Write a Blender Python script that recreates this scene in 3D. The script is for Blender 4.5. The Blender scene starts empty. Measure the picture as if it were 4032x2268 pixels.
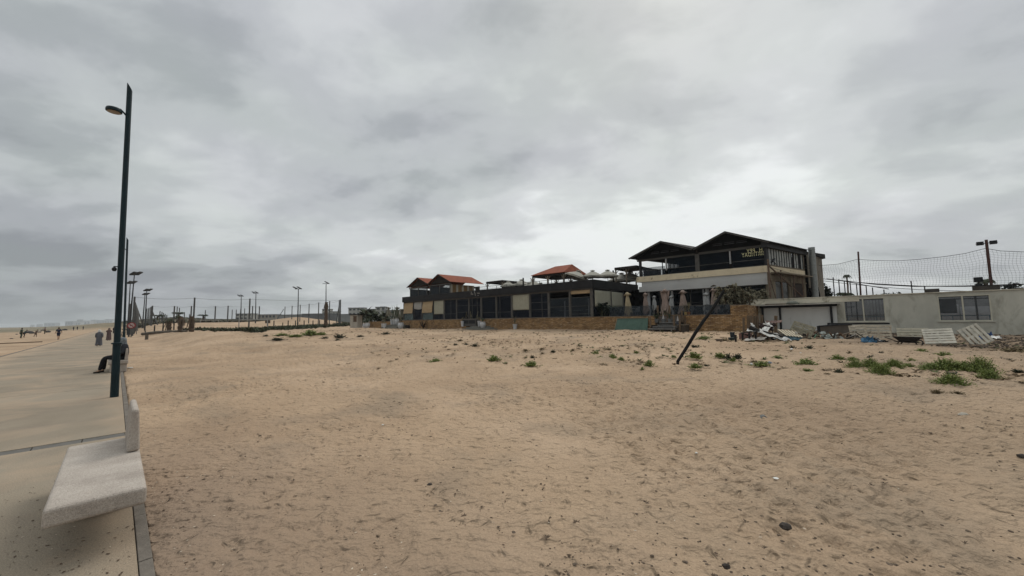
import bpy, bmesh, math, random
import numpy as np
from mathutils import Vector, Matrix, noise as mnoise
R = math.radians
scene = bpy.context.scene
COL = scene.collection
random.seed(7)
PI = math.pi

# ------------------------------------------------------------------ camera
EYE = Vector((0, 0, 1.8)); FPX = 1500.0
PITCH = math.atan((1258 - 1134) / FPX); ROLL = -R(0.9)
cam_d = bpy.data.cameras.new('camera'); cam = bpy.data.objects.new('camera', cam_d)
cam_d.sensor_width = 36; cam_d.lens = 36 * FPX / 4032
cam_d.clip_start = 0.05; cam_d.clip_end = 9000
CR = Matrix.Rotation(R(90) + PITCH, 3, 'X') @ Matrix.Rotation(ROLL, 3, 'Z')
cam.matrix_world = Matrix.Translation(EYE) @ CR.to_4x4()
COL.objects.link(cam); scene.camera = cam
scene.view_settings.view_transform = 'Standard'; scene.view_settings.look = 'None'
scene.view_settings.exposure = 0.0; scene.view_settings.gamma = 1.0
scene.render.resolution_x = 1024; scene.render.resolution_y = 576
try:
    scene.cycles.max_bounces = 6; scene.cycles.diffuse_bounces = 3
    scene.cycles.volume_bounces = 0; scene.cycles.transparent_max_bounces = 12
    scene.cycles.volume_step_rate = 8; scene.cycles.use_denoising = True
except Exception: pass

# ------------------------------------------------------------------ node helpers
def N(nt, typ, **kw):
    n = nt.nodes.new(typ)
    for k, v in kw.items():
        if k.startswith('_'): n.inputs[k[1:].replace('_', ' ')].default_value = v
        else: setattr(n, k, v)
    return n
def L(nt, a, b): nt.links.new(a, b)
def mathn(nt, op, a, b=None, clamp=False):
    n = nt.nodes.new('ShaderNodeMath'); n.operation = op; n.use_clamp = clamp
    for i, v in enumerate((a, b)):
        if v is None: continue
        if isinstance(v, (int, float)): n.inputs[i].default_value = v
        else: L(nt, v, n.inputs[i])
    return n.outputs[0]
def ramp(nt, fac, stops, interp='LINEAR'):
    n = nt.nodes.new('ShaderNodeValToRGB'); cr = n.color_ramp; cr.interpolation = interp
    while len(cr.elements) < len(stops): cr.elements.new(0.5)
    for e, (p, c) in zip(cr.elements, stops):
        e.position = p; e.color = (c, c, c, 1) if isinstance(c, (int, float)) else (*c, 1)
    L(nt, fac, n.inputs[0]); return n.outputs[0]
def mixc(nt, fac, a, b, mode='MIX'):
    n = nt.nodes.new('ShaderNodeMix'); n.data_type = 'RGBA'; n.blend_type = mode
    for i, v in ((0, fac), (6, a), (7, b)):
        if isinstance(v, (int, float)): n.inputs[i].default_value = v
        elif isinstance(v, (tuple, list)): n.inputs[i].default_value = (*v, 1)
        else: L(nt, v, n.inputs[i])
    return n.outputs[2]
def nz(nt, vec, scale, detail=4, rough=0.55, dist=0.0):
    n = nt.nodes.new('ShaderNodeTexNoise'); n.inputs['Scale'].default_value = scale
    n.inputs['Detail'].default_value = detail; n.inputs['Roughness'].default_value = rough
    n.inputs['Distortion'].default_value = dist
    if vec is not None: L(nt, vec, n.inputs['Vector'])
    return n.outputs[0]
def mapping(nt, vec, scale=(1, 1, 1), rot=(0, 0, 0), loc=(0, 0, 0)):
    n = nt.nodes.new('ShaderNodeMapping'); n.inputs['Scale'].default_value = scale
    n.inputs['Rotation'].default_value = rot; n.inputs['Location'].default_value = loc
    L(nt, vec, n.inputs['Vector']); return n.outputs[0]

# ------------------------------------------------------------------ sky: overcast cloud deck over a Nishita sky
SUN_EL, SUN_AZ = 48, 24          # azimuth clockwise from the view direction (+Y)
w = bpy.data.worlds.new('World'); scene.world = w; w.use_nodes = True
nt = w.node_tree; nt.nodes.clear()
out = N(nt, 'ShaderNodeOutputWorld'); bg = N(nt, 'ShaderNodeBackground'); bg2 = N(nt, 'ShaderNodeBackground')
sky = N(nt, 'ShaderNodeTexSky'); sky.sky_type = 'NISHITA'; sky.sun_disc = False
sky.sun_elevation = R(SUN_EL); sky.sun_rotation = R(SUN_AZ); sky.air_density = 1.5; sky.dust_density = 4
L(nt, sky.outputs[0], bg2.inputs[0]); bg2.inputs[1].default_value = 0.05
tc = N(nt, 'ShaderNodeTexCoord'); sep = N(nt, 'ShaderNodeSeparateXYZ'); L(nt, tc.outputs['Generated'], sep.inputs[0])
X, Y, Z = sep.outputs
zz = mathn(nt, 'ADD', mathn(nt, 'MAXIMUM', Z, 0.0), 0.24)
comb = N(nt, 'ShaderNodeCombineXYZ'); L(nt, mathn(nt, 'DIVIDE', X, zz), comb.inputs[0]); L(nt, mathn(nt, 'DIVIDE', Y, zz), comb.inputs[1])
P = comb.outputs[0]
P1 = mapping(nt, P, (0.8, 1.05, 1), (0, 0, R(28)), (3.1, 1.7, 0))
big = nz(nt, P1, 1.15, 4, 0.45, 0.3)
P2 = mapping(nt, P, (0.9, 1.1, 1), (0, 0, R(35)), (7.3, 2.2, 0))
mid = nz(nt, P2, 3.3, 8, 0.56, 0.2)
P3 = mapping(nt, P, (1, 1, 1), (0, 0, R(-20)), (1.0, 9.2, 0))
tint = nz(nt, P3, 1.6, 3, 0.5)
cl = mathn(nt, 'ADD', mathn(nt, 'MULTIPLY', big, 0.62), mathn(nt, 'MULTIPLY', mid, 0.38))
# brighter, thinner deck low in the middle, thicker deck to the left
az = mathn(nt, 'ARCTAN2', X, Y)
def lobe(center, width):
    t = mathn(nt, 'DIVIDE', mathn(nt, 'SUBTRACT', az, center), width)
    return mathn(nt, 'POWER', 2.718, mathn(nt, 'MULTIPLY', mathn(nt, 'MULTIPLY', t, t), -1.0))
def lobez(center, width):
    t = mathn(nt, 'DIVIDE', mathn(nt, 'SUBTRACT', Z, center), width)
    return mathn(nt, 'POWER', 2.718, mathn(nt, 'MULTIPLY', mathn(nt, 'MULTIPLY', t, t), -1.0))
glow = mathn(nt, 'MULTIPLY', lobe(0.15, 0.48), lobez(0.24, 0.16))
left = mathn(nt, 'MULTIPLY', lobe(-1.05, 0.55), lobez(0.03, 0.30))
low = mathn(nt, 'MULTIPLY', lobe(0.1, 0.55), lobez(0.0, 0.10))
cl = mathn(nt, 'ADD', cl, mathn(nt, 'MULTIPLY', glow, 0.175))
cl = mathn(nt, 'ADD', cl, mathn(nt, 'MULTIPLY', low, 0.06))
cl = mathn(nt, 'SUBTRACT', cl, mathn(nt, 'MULTIPLY', left, 0.20))
cc = ramp(nt, cl, [(0.28, (0.31, 0.33, 0.35)), (0.38, (0.42, 0.445, 0.46)), (0.46, (0.535, 0.56, 0.57)), (0.56, (0.66, 0.685, 0.685)), (0.70, (0.90, 0.925, 0.915))], 'EASE')
tn = ramp(nt, tint, [(0.35, (0.985, 0.98, 1.012)), (0.65, (0.985, 1.008, 0.995))])
cc = mixc(nt, 1.0, cc, tn, 'MULTIPLY')
hz = mathn(nt, 'MULTIPLY', mathn(nt, 'POWER', 2.718, mathn(nt, 'MULTIPLY', mathn(nt, 'MAXIMUM', Z, 0.0), -26.0)), 0.75)
hcol = mixc(nt, lobe(0.05, 0.62), (0.28, 0.30, 0.305), (0.72, 0.735, 0.725))
cc = mixc(nt, hz, cc, hcol)
L(nt, cc, bg.inputs[0])
zen = mathn(nt, 'MULTIPLY', mathn(nt, 'SUBTRACT', Z, 0.66, ), 4.0, True)
L(nt, mathn(nt, 'ADD', 1.0, mathn(nt, 'MULTIPLY', zen, 1.15)), bg.inputs[1])
add = N(nt, 'ShaderNodeMixShader'); add.inputs[0].default_value = 0.06
L(nt, bg.outputs[0], add.inputs[1]); L(nt, bg2.outputs[0], add.inputs[2]); L(nt, add.outputs[0], out.inputs[0])

sd = bpy.data.lights.new('sun', 'SUN'); sun = bpy.data.objects.new('sun', sd); COL.objects.link(sun)
sd.energy = 1.5; sd.angle = R(30); sd.color = (1.0, 0.95, 0.88)
sdir = Vector((math.sin(R(SUN_AZ)) * math.cos(R(SUN_EL)), math.cos(R(SUN_AZ)) * math.cos(R(SUN_EL)), math.sin(R(SUN_EL))))
sun.rotation_euler = sdir.to_track_quat('Z', 'Y').to_euler(); sun.location = sdir * 50

# ------------------------------------------------------------------ picture measurements -> places
def ray(px, py):
    return CR @ Vector((px - 2016, 1134 - py, -FPX)).normalized()
def at(px, py, y):
    d = ray(px, py); return EYE + d * (y / d.y)
PD = Vector((-.7200, .6940)); PN = Vector((.6940, .7200))        # promenade: along, across
def SN(x, y): return (x * PD.x + y * PD.y, x * PN.x + y * PN.y)
def XY(s, n): return (PD.x * s + PN.x * n, PD.y * s + PN.y * n)
def ss(v, a, b):
    t = np.clip((v - a) / (b - a), 0, 1); return t * t * (3 - 2 * t)
def zg(x, y, xp=np):
    x = np.asarray(x, dtype=float); y = np.asarray(y, dtype=float)
    s = x * PD.x + y * PD.y; n = x * PN.x + y * PN.y
    f1 = np.interp(n, [0.4, 6, 13, 22, 30, 60], [0, .05, .27, .60, .80, .9]) / .8
    f2 = ss(s, 27, 44) * ss(n, 2.0, 6.5)
    z = .8 * (1 - (1 - np.minimum(f1, 1)) * (1 - f2))
    e = x * .737 - y * .676
    z = z - .22 * ss(e, -7, 5) * ss(n, 14, 28)
    z = z + .35 * ss(s, 60, 130) * ss(n, 4, 12)
    z = z + .22 * np.exp(-((s - 49) / 5) ** 2 - ((n - 6.2) / 2.6) ** 2)
    z = np.where(n < -4.75, -0.03 - .9 * ss(n, -8, -70) * 0 - .8 * ss(-n, 8, 70), z)
    r = np.hypot(x, y)
    u = np.arctan2(x, y)
    hill = 3.6 * ss(r, 200, 380) * ss(u, -.93, -.80) * (1 - ss(u, -.60, -.55)) * (1 + .22 * np.sin(u * 23) + .12 * np.sin(u * 61 + 1))
    hill += 2.0 * ss(r, 450, 800) * (1 - ss(u, -.55, -.5))
    z = z + hill
    # sandy bank beyond the pitches
    z = z + 1.5 * np.exp(-((u + .515) / .05) ** 2) * ss(r, 125, 160) * (1 - ss(r, 200, 250))
    z = z + 1.5 * ss(r, 105, 150) * ss(u, -.80, -.74) * (1 - ss(u, -.45, -.40)) * .8
    return z
def z1(x, y): return float(zg(x, y))
def G(px, py):
    d = ray(px, py); lo, hi = 0.5, 400.0
    f = lambda t: (EYE + d * t).z - z1((EYE + d * t).x, (EYE + d * t).y)
    t = 0.5; prev = t
    while t < 600:
        if f(t) <= 0: break
        prev = t; t *= 1.03
    lo, hi = prev, t
    for _ in range(40):
        m = (lo + hi) / 2
        if f(m) > 0: lo = m
        else: hi = m
    p = EYE + d * hi; return Vector((p.x, p.y, z1(p.x, p.y)))
def frame(o, xa, ya=None):
    """frame with origin o, X along xa, Y along ya, Z up (may be skewed in plan)"""
    xa = Vector((xa[0], xa[1], 0)).normalized()
    ya = Vector((ya[0], ya[1], 0)).normalized() if ya else Vector((-xa.y, xa.x, 0))
    m = Matrix(((xa.x, ya.x, 0, o[0]), (xa.y, ya.y, 0, o[1]), (0, 0, 1, o[2]), (0, 0, 0, 1)))
    return m
def fr(px, py, Fm, Yc=0.0):
    """pixel ray met with the plane Y=Yc of frame Fm -> local (X, Z)"""
    Fi = Fm.inverted(); o = Fi @ EYE; d = Fi.to_3x3() @ ray(px, py)
    t = (Yc - o.y) / d.y; p = o + d * t; return p.x, p.z
def frx(px, py, Fm, Xc=0.0):
    Fi = Fm.inverted(); o = Fi @ EYE; d = Fi.to_3x3() @ ray(px, py)
    t = (Xc - o.x) / d.x; p = o + d * t; return p.y, p.z

# ------------------------------------------------------------------ materials
MATS = {}
def mat(name, col, rough=.8, var=.18, scale=6, spec=.18, metal=0, bump=0, bscale=40, col2=None, c2lo=.5, c2hi=.7, stretch=(1, 1, 1), coat=0, trans=0):
    if name in MATS: return MATS[name]
    m = bpy.data.materials.new(name); m.use_nodes = True; nt = m.node_tree; b = nt.nodes['Principled BSDF']
    tc = N(nt, 'ShaderNodeTexCoord'); v = mapping(nt, tc.outputs['Object'], stretch)
    f = nz(nt, v, scale, 6, .6)
    d = tuple(c * (1 - var) for c in col); u = tuple(min(1, c * (1 + var)) for c in col)
    c = ramp(nt, f, [(.3, d), (.7, u)])
    if col2:
        g = nz(nt, v, scale * 1.7, 8, .65, .4); k = ramp(nt, g, [(c2lo, 0.0), (c2hi, 1.0)])
        c = mixc(nt, k, c, col2)
    L(nt, c, b.inputs['Base Color']); b.inputs['Roughness'].default_value = rough
    b.inputs['Specular IOR Level'].default_value = spec; b.inputs['Metallic'].default_value = metal
    if bump:
        g = nz(nt, tc.outputs['Object'], bscale, 5, .6); bp = N(nt, 'ShaderNodeBump'); bp.inputs['Strength'].default_value = bump
        bp.inputs['Distance'].default_value = .02; L(nt, g, bp.inputs['Height']); L(nt, bp.outputs[0], b.inputs['Normal'])
    MATS[name] = m; return m
def glassmat(name, col=(.008, .011, .018), rough=.1, spec=.10, alpha=.55):
    """tinted window glass: part see-through, part dark mirror"""
    if name in MATS: return MATS[name]
    m = bpy.data.materials.new(name); m.use_nodes = True; nt = m.node_tree; b = nt.nodes['Principled BSDF']
    tc = N(nt, 'ShaderNodeTexCoord'); f = nz(nt, tc.outputs['Object'], 1.3, 3, .6)
    L(nt, ramp(nt, f, [(.3, tuple(c * .6 for c in col)), (.7, tuple(c * 1.5 for c in col))]), b.inputs['Base Color'])
    b.inputs['Roughness'].default_value = rough; b.inputs['Specular IOR Level'].default_value = spec
    b.inputs['Alpha'].default_value = alpha
    MATS[name] = m; return m

# ------------------------------------------------------------------ object helpers
def tag(o, label=None, cat=None, group=None, kind=None):
    if label: o['label'] = label
    if cat: o['category'] = cat
    if group: o['group'] = group
    if kind: o['kind'] = kind
    return o
def empty(name, loc=(0, 0, 0), label=None, cat=None, group=None, rz=0):
    o = bpy.data.objects.new(name, None); COL.objects.link(o); o.location = loc; o.rotation_euler = (0, 0, rz)
    o.empty_display_size = .2
    return tag(o, label, cat, group)
def abspos(o):
    v = Vector((0, 0, 0))
    while o is not None: v += o.location; o = o.parent
    return v
class MB:
    """collects shapes (given in frame M) and links them as ONE mesh object"""
    def __init__(s, M=None): s.v = []; s.f = []; s.M = M or Matrix.Identity(4); s.sm = False
    def add(s, vs, fs):
        b = len(s.v); s.v += [s.M @ Vector(v) for v in vs]; s.f += [tuple(i + b for i in f) for f in fs]; return s
    def box(s, x0, x1, y0, y1, z0, z1):
        return s.add([(x0, y0, z0), (x1, y0, z0), (x1, y1, z0), (x0, y1, z0), (x0, y0, z1), (x1, y0, z1), (x1, y1, z1), (x0, y1, z1)],
                     [(0, 3, 2, 1), (4, 5, 6, 7), (0, 1, 5, 4), (1, 2, 6, 5), (2, 3, 7, 6), (3, 0, 4, 7)])
    def bar(s, a, b, w, h=None, up=(0, 0, 1)):
        a = Vector(a); b = Vector(b); h = h or w; d = (b - a).normalized(); up = Vector(up)
        if abs(d.dot(up)) > .98: up = Vector((1, 0, 0))
        x = d.cross(up).normalized() * (w / 2); y = x.cross(d).normalized() * (h / 2)
        vs = [a - x - y, a + x - y, a + x + y, a - x + y, b - x - y, b + x - y, b + x + y, b - x + y]
        return s.add(vs, [(0, 1, 2, 3), (7, 6, 5, 4), (0, 4, 5, 1), (1, 5, 6, 2), (2, 6, 7, 3), (3, 7, 4, 0)])
    def tube(s, pts, rads, seg=8, cap=True):
        pts = [Vector(p) for p in pts]
        if isinstance(rads, (int, float)): rads = [rads] * len(pts)
        vs = []; fs = []; n = len(pts)
        prev = None
        for i, p in enumerate(pts):
            d = (pts[min(i + 1, n - 1)] - pts[max(i - 1, 0)]).normalized()
            if prev is None:
                u = Vector((0, 0, 1)) if abs(d.z) < .9 else Vector((1, 0, 0))
                x = d.cross(u).normalized()
            else: x = (prev - d * prev.dot(d)).normalized()
            prev = x; y = d.cross(x)
            for k in range(seg):
                a = 2 * PI * k / seg; vs.append(p + (x * math.cos(a) + y * math.sin(a)) * rads[i])
        for i in range(n - 1):
            for k in range(seg):
                a = i * seg + k; b = i * seg + (k + 1) % seg; fs.append((a, b, b + seg, a + seg))
        if cap: fs.append(tuple(range(seg))[::-1]); fs.append(tuple((n - 1) * seg + k for k in range(seg)))
        return s.add(vs, fs)
    def lathe(s, prof, c=(0, 0, 0), seg=16, jit=None):
        vs = []; fs = []; n = len(prof)
        for i, (r, z) in enumerate(prof):
            for k in range(seg):
                a = 2 * PI * k / seg; rr = r * (jit(a, i) if jit else 1)
                vs.append((c[0] + rr * math.cos(a), c[1] + rr * math.sin(a), c[2] + z))
        for i in range(n - 1):
            for k in range(seg):
                a = i * seg + k; b = i * seg + (k + 1) % seg; fs.append((a, b, b + seg, a + seg))
        fs.append(tuple(range(seg))[::-1]); fs.append(tuple((n - 1) * seg + k for k in range(seg)))
        return s.add(vs, fs)
    def poly(s, pts, thick=None, dirn=(0, 0, 1)):
        n = len(pts)
        if not thick: return s.add(pts, [tuple(range(n))])
        d = Vector(dirn).normalized() * thick; p = [Vector(q) for q in pts]; q = [a + d for a in p]
        return s.add(p + q, [tuple(range(n))[::-1], tuple(range(n, 2 * n))] + [(i, (i + 1) % n, n + (i + 1) % n, n + i) for i in range(n)])
    def sheet(s, fn, nu, nv, thick=0):
        """fn(u,v)->point on [0,1]^2"""
        vs = [fn(i / nu, j / nv) for j in range(nv + 1) for i in range(nu + 1)]
        fs = [(j * (nu + 1) + i, j * (nu + 1) + i + 1, (j + 1) * (nu + 1) + i + 1, (j + 1) * (nu + 1) + i) for j in range(nv) for i in range(nu)]
        return s.add(vs, fs)
    def build(s, name, m, parent=None, smooth=False, bevel=0, label=None, solid=0):
        me = bpy.data.meshes.new(name); off = abspos(parent) if parent is not None else Vector((0, 0, 0))
        me.from_pydata([tuple(v - off) for v in s.v], [], s.f); me.validate()
        bm = bmesh.new(); bm.from_mesh(me); bmesh.ops.recalc_face_normals(bm, faces=bm.faces); bm.to_mesh(me); bm.free()
        if smooth: me.polygons.foreach_set('use_smooth', [True] * len(me.polygons))
        me.materials.append(m)
        o = bpy.data.objects.new(name, me); COL.objects.link(o)
        if parent is not None: o.parent = parent
        if bevel:
            b = o.modifiers.new('bevel', 'BEVEL'); b.width = bevel; b.segments = 3; b.limit_method = 'ANGLE'
        if solid:
            b = o.modifiers.new('solid', 'SOLIDIFY'); b.thickness = solid
        if label: o['label'] = label
        return o
def solo(mb, name, m, base, label, cat, group=None, **kw):
    """a thing that is one mesh, origin at its base"""
    me_off = Vector(base); mb.v = [v - me_off for v in mb.v]
    o = mb.build(name, m, None, **kw); o.location = me_off; return tag(o, label, cat, group)
def copy_tree(o, parent=None):
    c = o.copy(); COL.objects.link(c)
    if parent is not None: c.parent = parent
    for ch in [q for q in o.children]: copy_tree(ch, c)
    return c
def hsh(*a):
    return (math.sin(sum(v * k for v, k in zip(a, (12.9898, 78.233, 37.719, 4.581)))) * 43758.5453) % 1.0

def vnoise(x, y, seed=0):
    xi = np.floor(x).astype(np.int64); yi = np.floor(y).astype(np.int64); xf = x - xi; yf = y - yi
    def h(a, b):
        n = (a * 374761393 + b * 668265263 + seed * 1442695041) & 0xffffffff
        n = ((n ^ (n >> 13)) * 1274126177) & 0xffffffff
        return ((n ^ (n >> 16)) & 0xffff) / 65535.0
    u = xf * xf * (3 - 2 * xf); v = yf * yf * (3 - 2 * yf)
    return (h(xi, yi) * (1 - u) + h(xi + 1, yi) * u) * (1 - v) + (h(xi, yi + 1) * (1 - u) + h(xi + 1, yi + 1) * u) * v

def depth_for(px, py, z): d = ray(px, py); t = (z - 1.8) / d.z; return EYE + d * t
pa = depth_for(2941, 1184, 2.95); pb = depth_for(4023, 1140, 2.95)
dr = (pb - pa); dr.z = 0; dr.normalize()
# ------------------------------------------------------------------ the beach sand: one sheet out to the horizon
def sand_material():
    m = bpy.data.materials.new('sand'); m.use_nodes = True; nt = m.node_tree; b = nt.nodes['Principled BSDF']
    tc = N(nt, 'ShaderNodeTexCoord'); v = tc.outputs['Object']
    a = nz(nt, v, .22, 5, .6, .3)
    c = ramp(nt, a, [(.30, (.29, .205, .135)), (.5, (.385, .278, .185)), (.70, (.465, .342, .237))])
    # greyer, trampled patches and dark damp smears
    p = nz(nt, mapping(nt, v, (1, 1, 1), (0, 0, 0), (31, 7, 0)), .42, 6, .62, .5)
    c = mixc(nt, mathn(nt, 'MULTIPLY', ramp(nt, p, [(.50, 0.0), (.66, 1.0)]), .6), c, (.25, .195, .14))
    q = nz(nt, mapping(nt, v, (1, 1, 1), (0, 0, .4), (3, 17, 0)), 1.1, 8, .7, .8)
    c = mixc(nt, mathn(nt, 'MULTIPLY', ramp(nt, q, [(.60, 0.0), (.74, 1.0)]), .5), c, (.17, .115, .075))
    fine = nz(nt, v, 55, 4, .8)
    c = mixc(nt, 1.0, c, ramp(nt, fine, [(.3, .72), (.7, 1.24)]), 'MULTIPLY')
    sp = nz(nt, v, 17, 5, .75)
    c = mixc(nt, mathn(nt, 'MULTIPLY', ramp(nt, sp, [(.64, 0.0), (.72, 1.0)]), .7), c, (.10, .072, .05))
    # dry ground cover far away turns it dull green-brown
    sepn = N(nt, 'ShaderNodeSeparateXYZ'); L(nt, v, sepn.inputs[0])
    s_ = mathn(nt, 'ADD', mathn(nt, 'MULTIPLY', sepn.outputs[0], PD.x), mathn(nt, 'MULTIPLY', sepn.outputs[1], PD.y))
    n_ = mathn(nt, 'ADD', mathn(nt, 'MULTIPLY', sepn.outputs[0], PN.x), mathn(nt, 'MULTIPLY', sepn.outputs[1], PN.y))
    dist = N(nt, 'ShaderNodeVectorMath'); dist.operation = 'LENGTH'; L(nt, v, dist.inputs[0])
    far = mathn(nt, 'MULTIPLY', ramp(nt, mathn(nt, 'DIVIDE', dist.outputs['Value'], 1000.0), [(.22, 0.0), (.30, 1.0)]), ramp(nt, nz(nt, v, .02, 4, .6), [(.35, .5), (.6, 1.0)]))
    g = nz(nt, v, .06, 6, .7)
    gc = ramp(nt, g, [(.35, (.07, .075, .045)), (.6, (.15, .14, .095)), (.75, (.24, .20, .14))])
    c = mixc(nt, mathn(nt, 'MULTIPLY', far, .9), c, gc)
    # earthy, littered strip in front of the right wall
    # sand darkened by rotted plant litter along the promenade edge; lens vignetting painted into the foreground colour
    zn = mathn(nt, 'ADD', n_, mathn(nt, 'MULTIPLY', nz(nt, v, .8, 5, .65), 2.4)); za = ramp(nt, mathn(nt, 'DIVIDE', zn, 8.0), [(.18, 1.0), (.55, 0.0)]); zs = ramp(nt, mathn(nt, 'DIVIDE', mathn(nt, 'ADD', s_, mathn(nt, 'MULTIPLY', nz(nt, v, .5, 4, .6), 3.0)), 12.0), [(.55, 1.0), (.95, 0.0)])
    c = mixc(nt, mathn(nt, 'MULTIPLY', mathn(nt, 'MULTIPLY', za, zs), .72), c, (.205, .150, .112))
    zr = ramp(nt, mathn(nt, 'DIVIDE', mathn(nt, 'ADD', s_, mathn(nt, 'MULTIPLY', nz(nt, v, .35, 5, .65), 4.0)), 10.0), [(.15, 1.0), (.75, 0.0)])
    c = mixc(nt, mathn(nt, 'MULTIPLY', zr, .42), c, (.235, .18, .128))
    wd = mathn(nt, 'ADD', mathn(nt, 'MULTIPLY', sepn.outputs[0], dr.y), mathn(nt, 'MULTIPLY', sepn.outputs[1], -dr.x)); wd = mathn(nt, 'SUBTRACT', wd, pa.x * dr.y - pa.y * dr.x)
    wa = mathn(nt, 'ADD', mathn(nt, 'MULTIPLY', sepn.outputs[0], dr.x), mathn(nt, 'MULTIPLY', sepn.outputs[1], dr.y)); wa = mathn(nt, 'SUBTRACT', wa, pa.x * dr.x + pa.y * dr.y)
    wd = mathn(nt, 'ADD', wd, mathn(nt, 'MULTIPLY', nz(nt, v, .5, 4, .6), 3.0))
    er = mathn(nt, 'MULTIPLY', ramp(nt, mathn(nt, 'DIVIDE', wd, 20.0), [(.62, 1.0), (.70, 0.0)]), ramp(nt, mathn(nt, 'DIVIDE', wa, 20.0), [(.15, 0.0), (.38, 1.0)]))
    er = mathn(nt, 'MULTIPLY', er, ramp(nt, nz(nt, v, .9, 5, .6), [(.35, .35), (.55, 1.0)]))
    c = mixc(nt, mathn(nt, 'MULTIPLY', er, .75), c, (.115, .085, .06))
    L(nt, c, b.inputs['Base Color']); b.inputs['Roughness'].default_value = 1; b.inputs['Specular IOR Level'].default_value = .1
    # relief: wind ripples, footprints, grain
    h1 = nz(nt, mapping(nt, v, (1, 1, 1), (0, 0, R(40))), 2.6, 3, .5, .1)
    vo = N(nt, 'ShaderNodeTexVoronoi'); vo.feature = 'SMOOTH_F1'; vo.inputs['Scale'].default_value = 5.5; vo.inputs['Smoothness'].default_value = .6
    dv = N(nt, 'ShaderNodeVectorMath'); dv.operation = 'ADD'
    nn = N(nt, 'ShaderNodeTexNoise'); nn.inputs['Scale'].default_value = 2.0; L(nt, v, nn.inputs['Vector'])
    L(nt, v, dv.inputs[0]); L(nt, nn.outputs['Color'], dv.inputs[1]); L(nt, dv.outputs[0], vo.inputs['Vector'])
    foot = ramp(nt, vo.outputs['Distance'], [(.05, 0.0), (.28, .8), (.5, 1.0)])
    h2 = nz(nt, v, 26, 3, .6, .0)
    h3 = nz(nt, mapping(nt, v, (1, 1.4, 1), (0, 0, R(-15))), 8.0, 2, .5, .1)
    H = mathn(nt, 'ADD', mathn(nt, 'MULTIPLY', h3, .065), mathn(nt, 'ADD', mathn(nt, 'MULTIPLY', h1, .07), mathn(nt, 'ADD', mathn(nt, 'MULTIPLY', foot, .042), mathn(nt, 'MULTIPLY', h2, .022))))
    bp = N(nt, 'ShaderNodeBump'); bp.inputs['Strength'].default_value = 1.0; bp.inputs['Distance'].default_value = 1.0
    L(nt, H, bp.inputs['Height']); L(nt, bp.outputs[0], b.inputs['Normal'])
    return m
SAND = sand_material()
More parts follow.
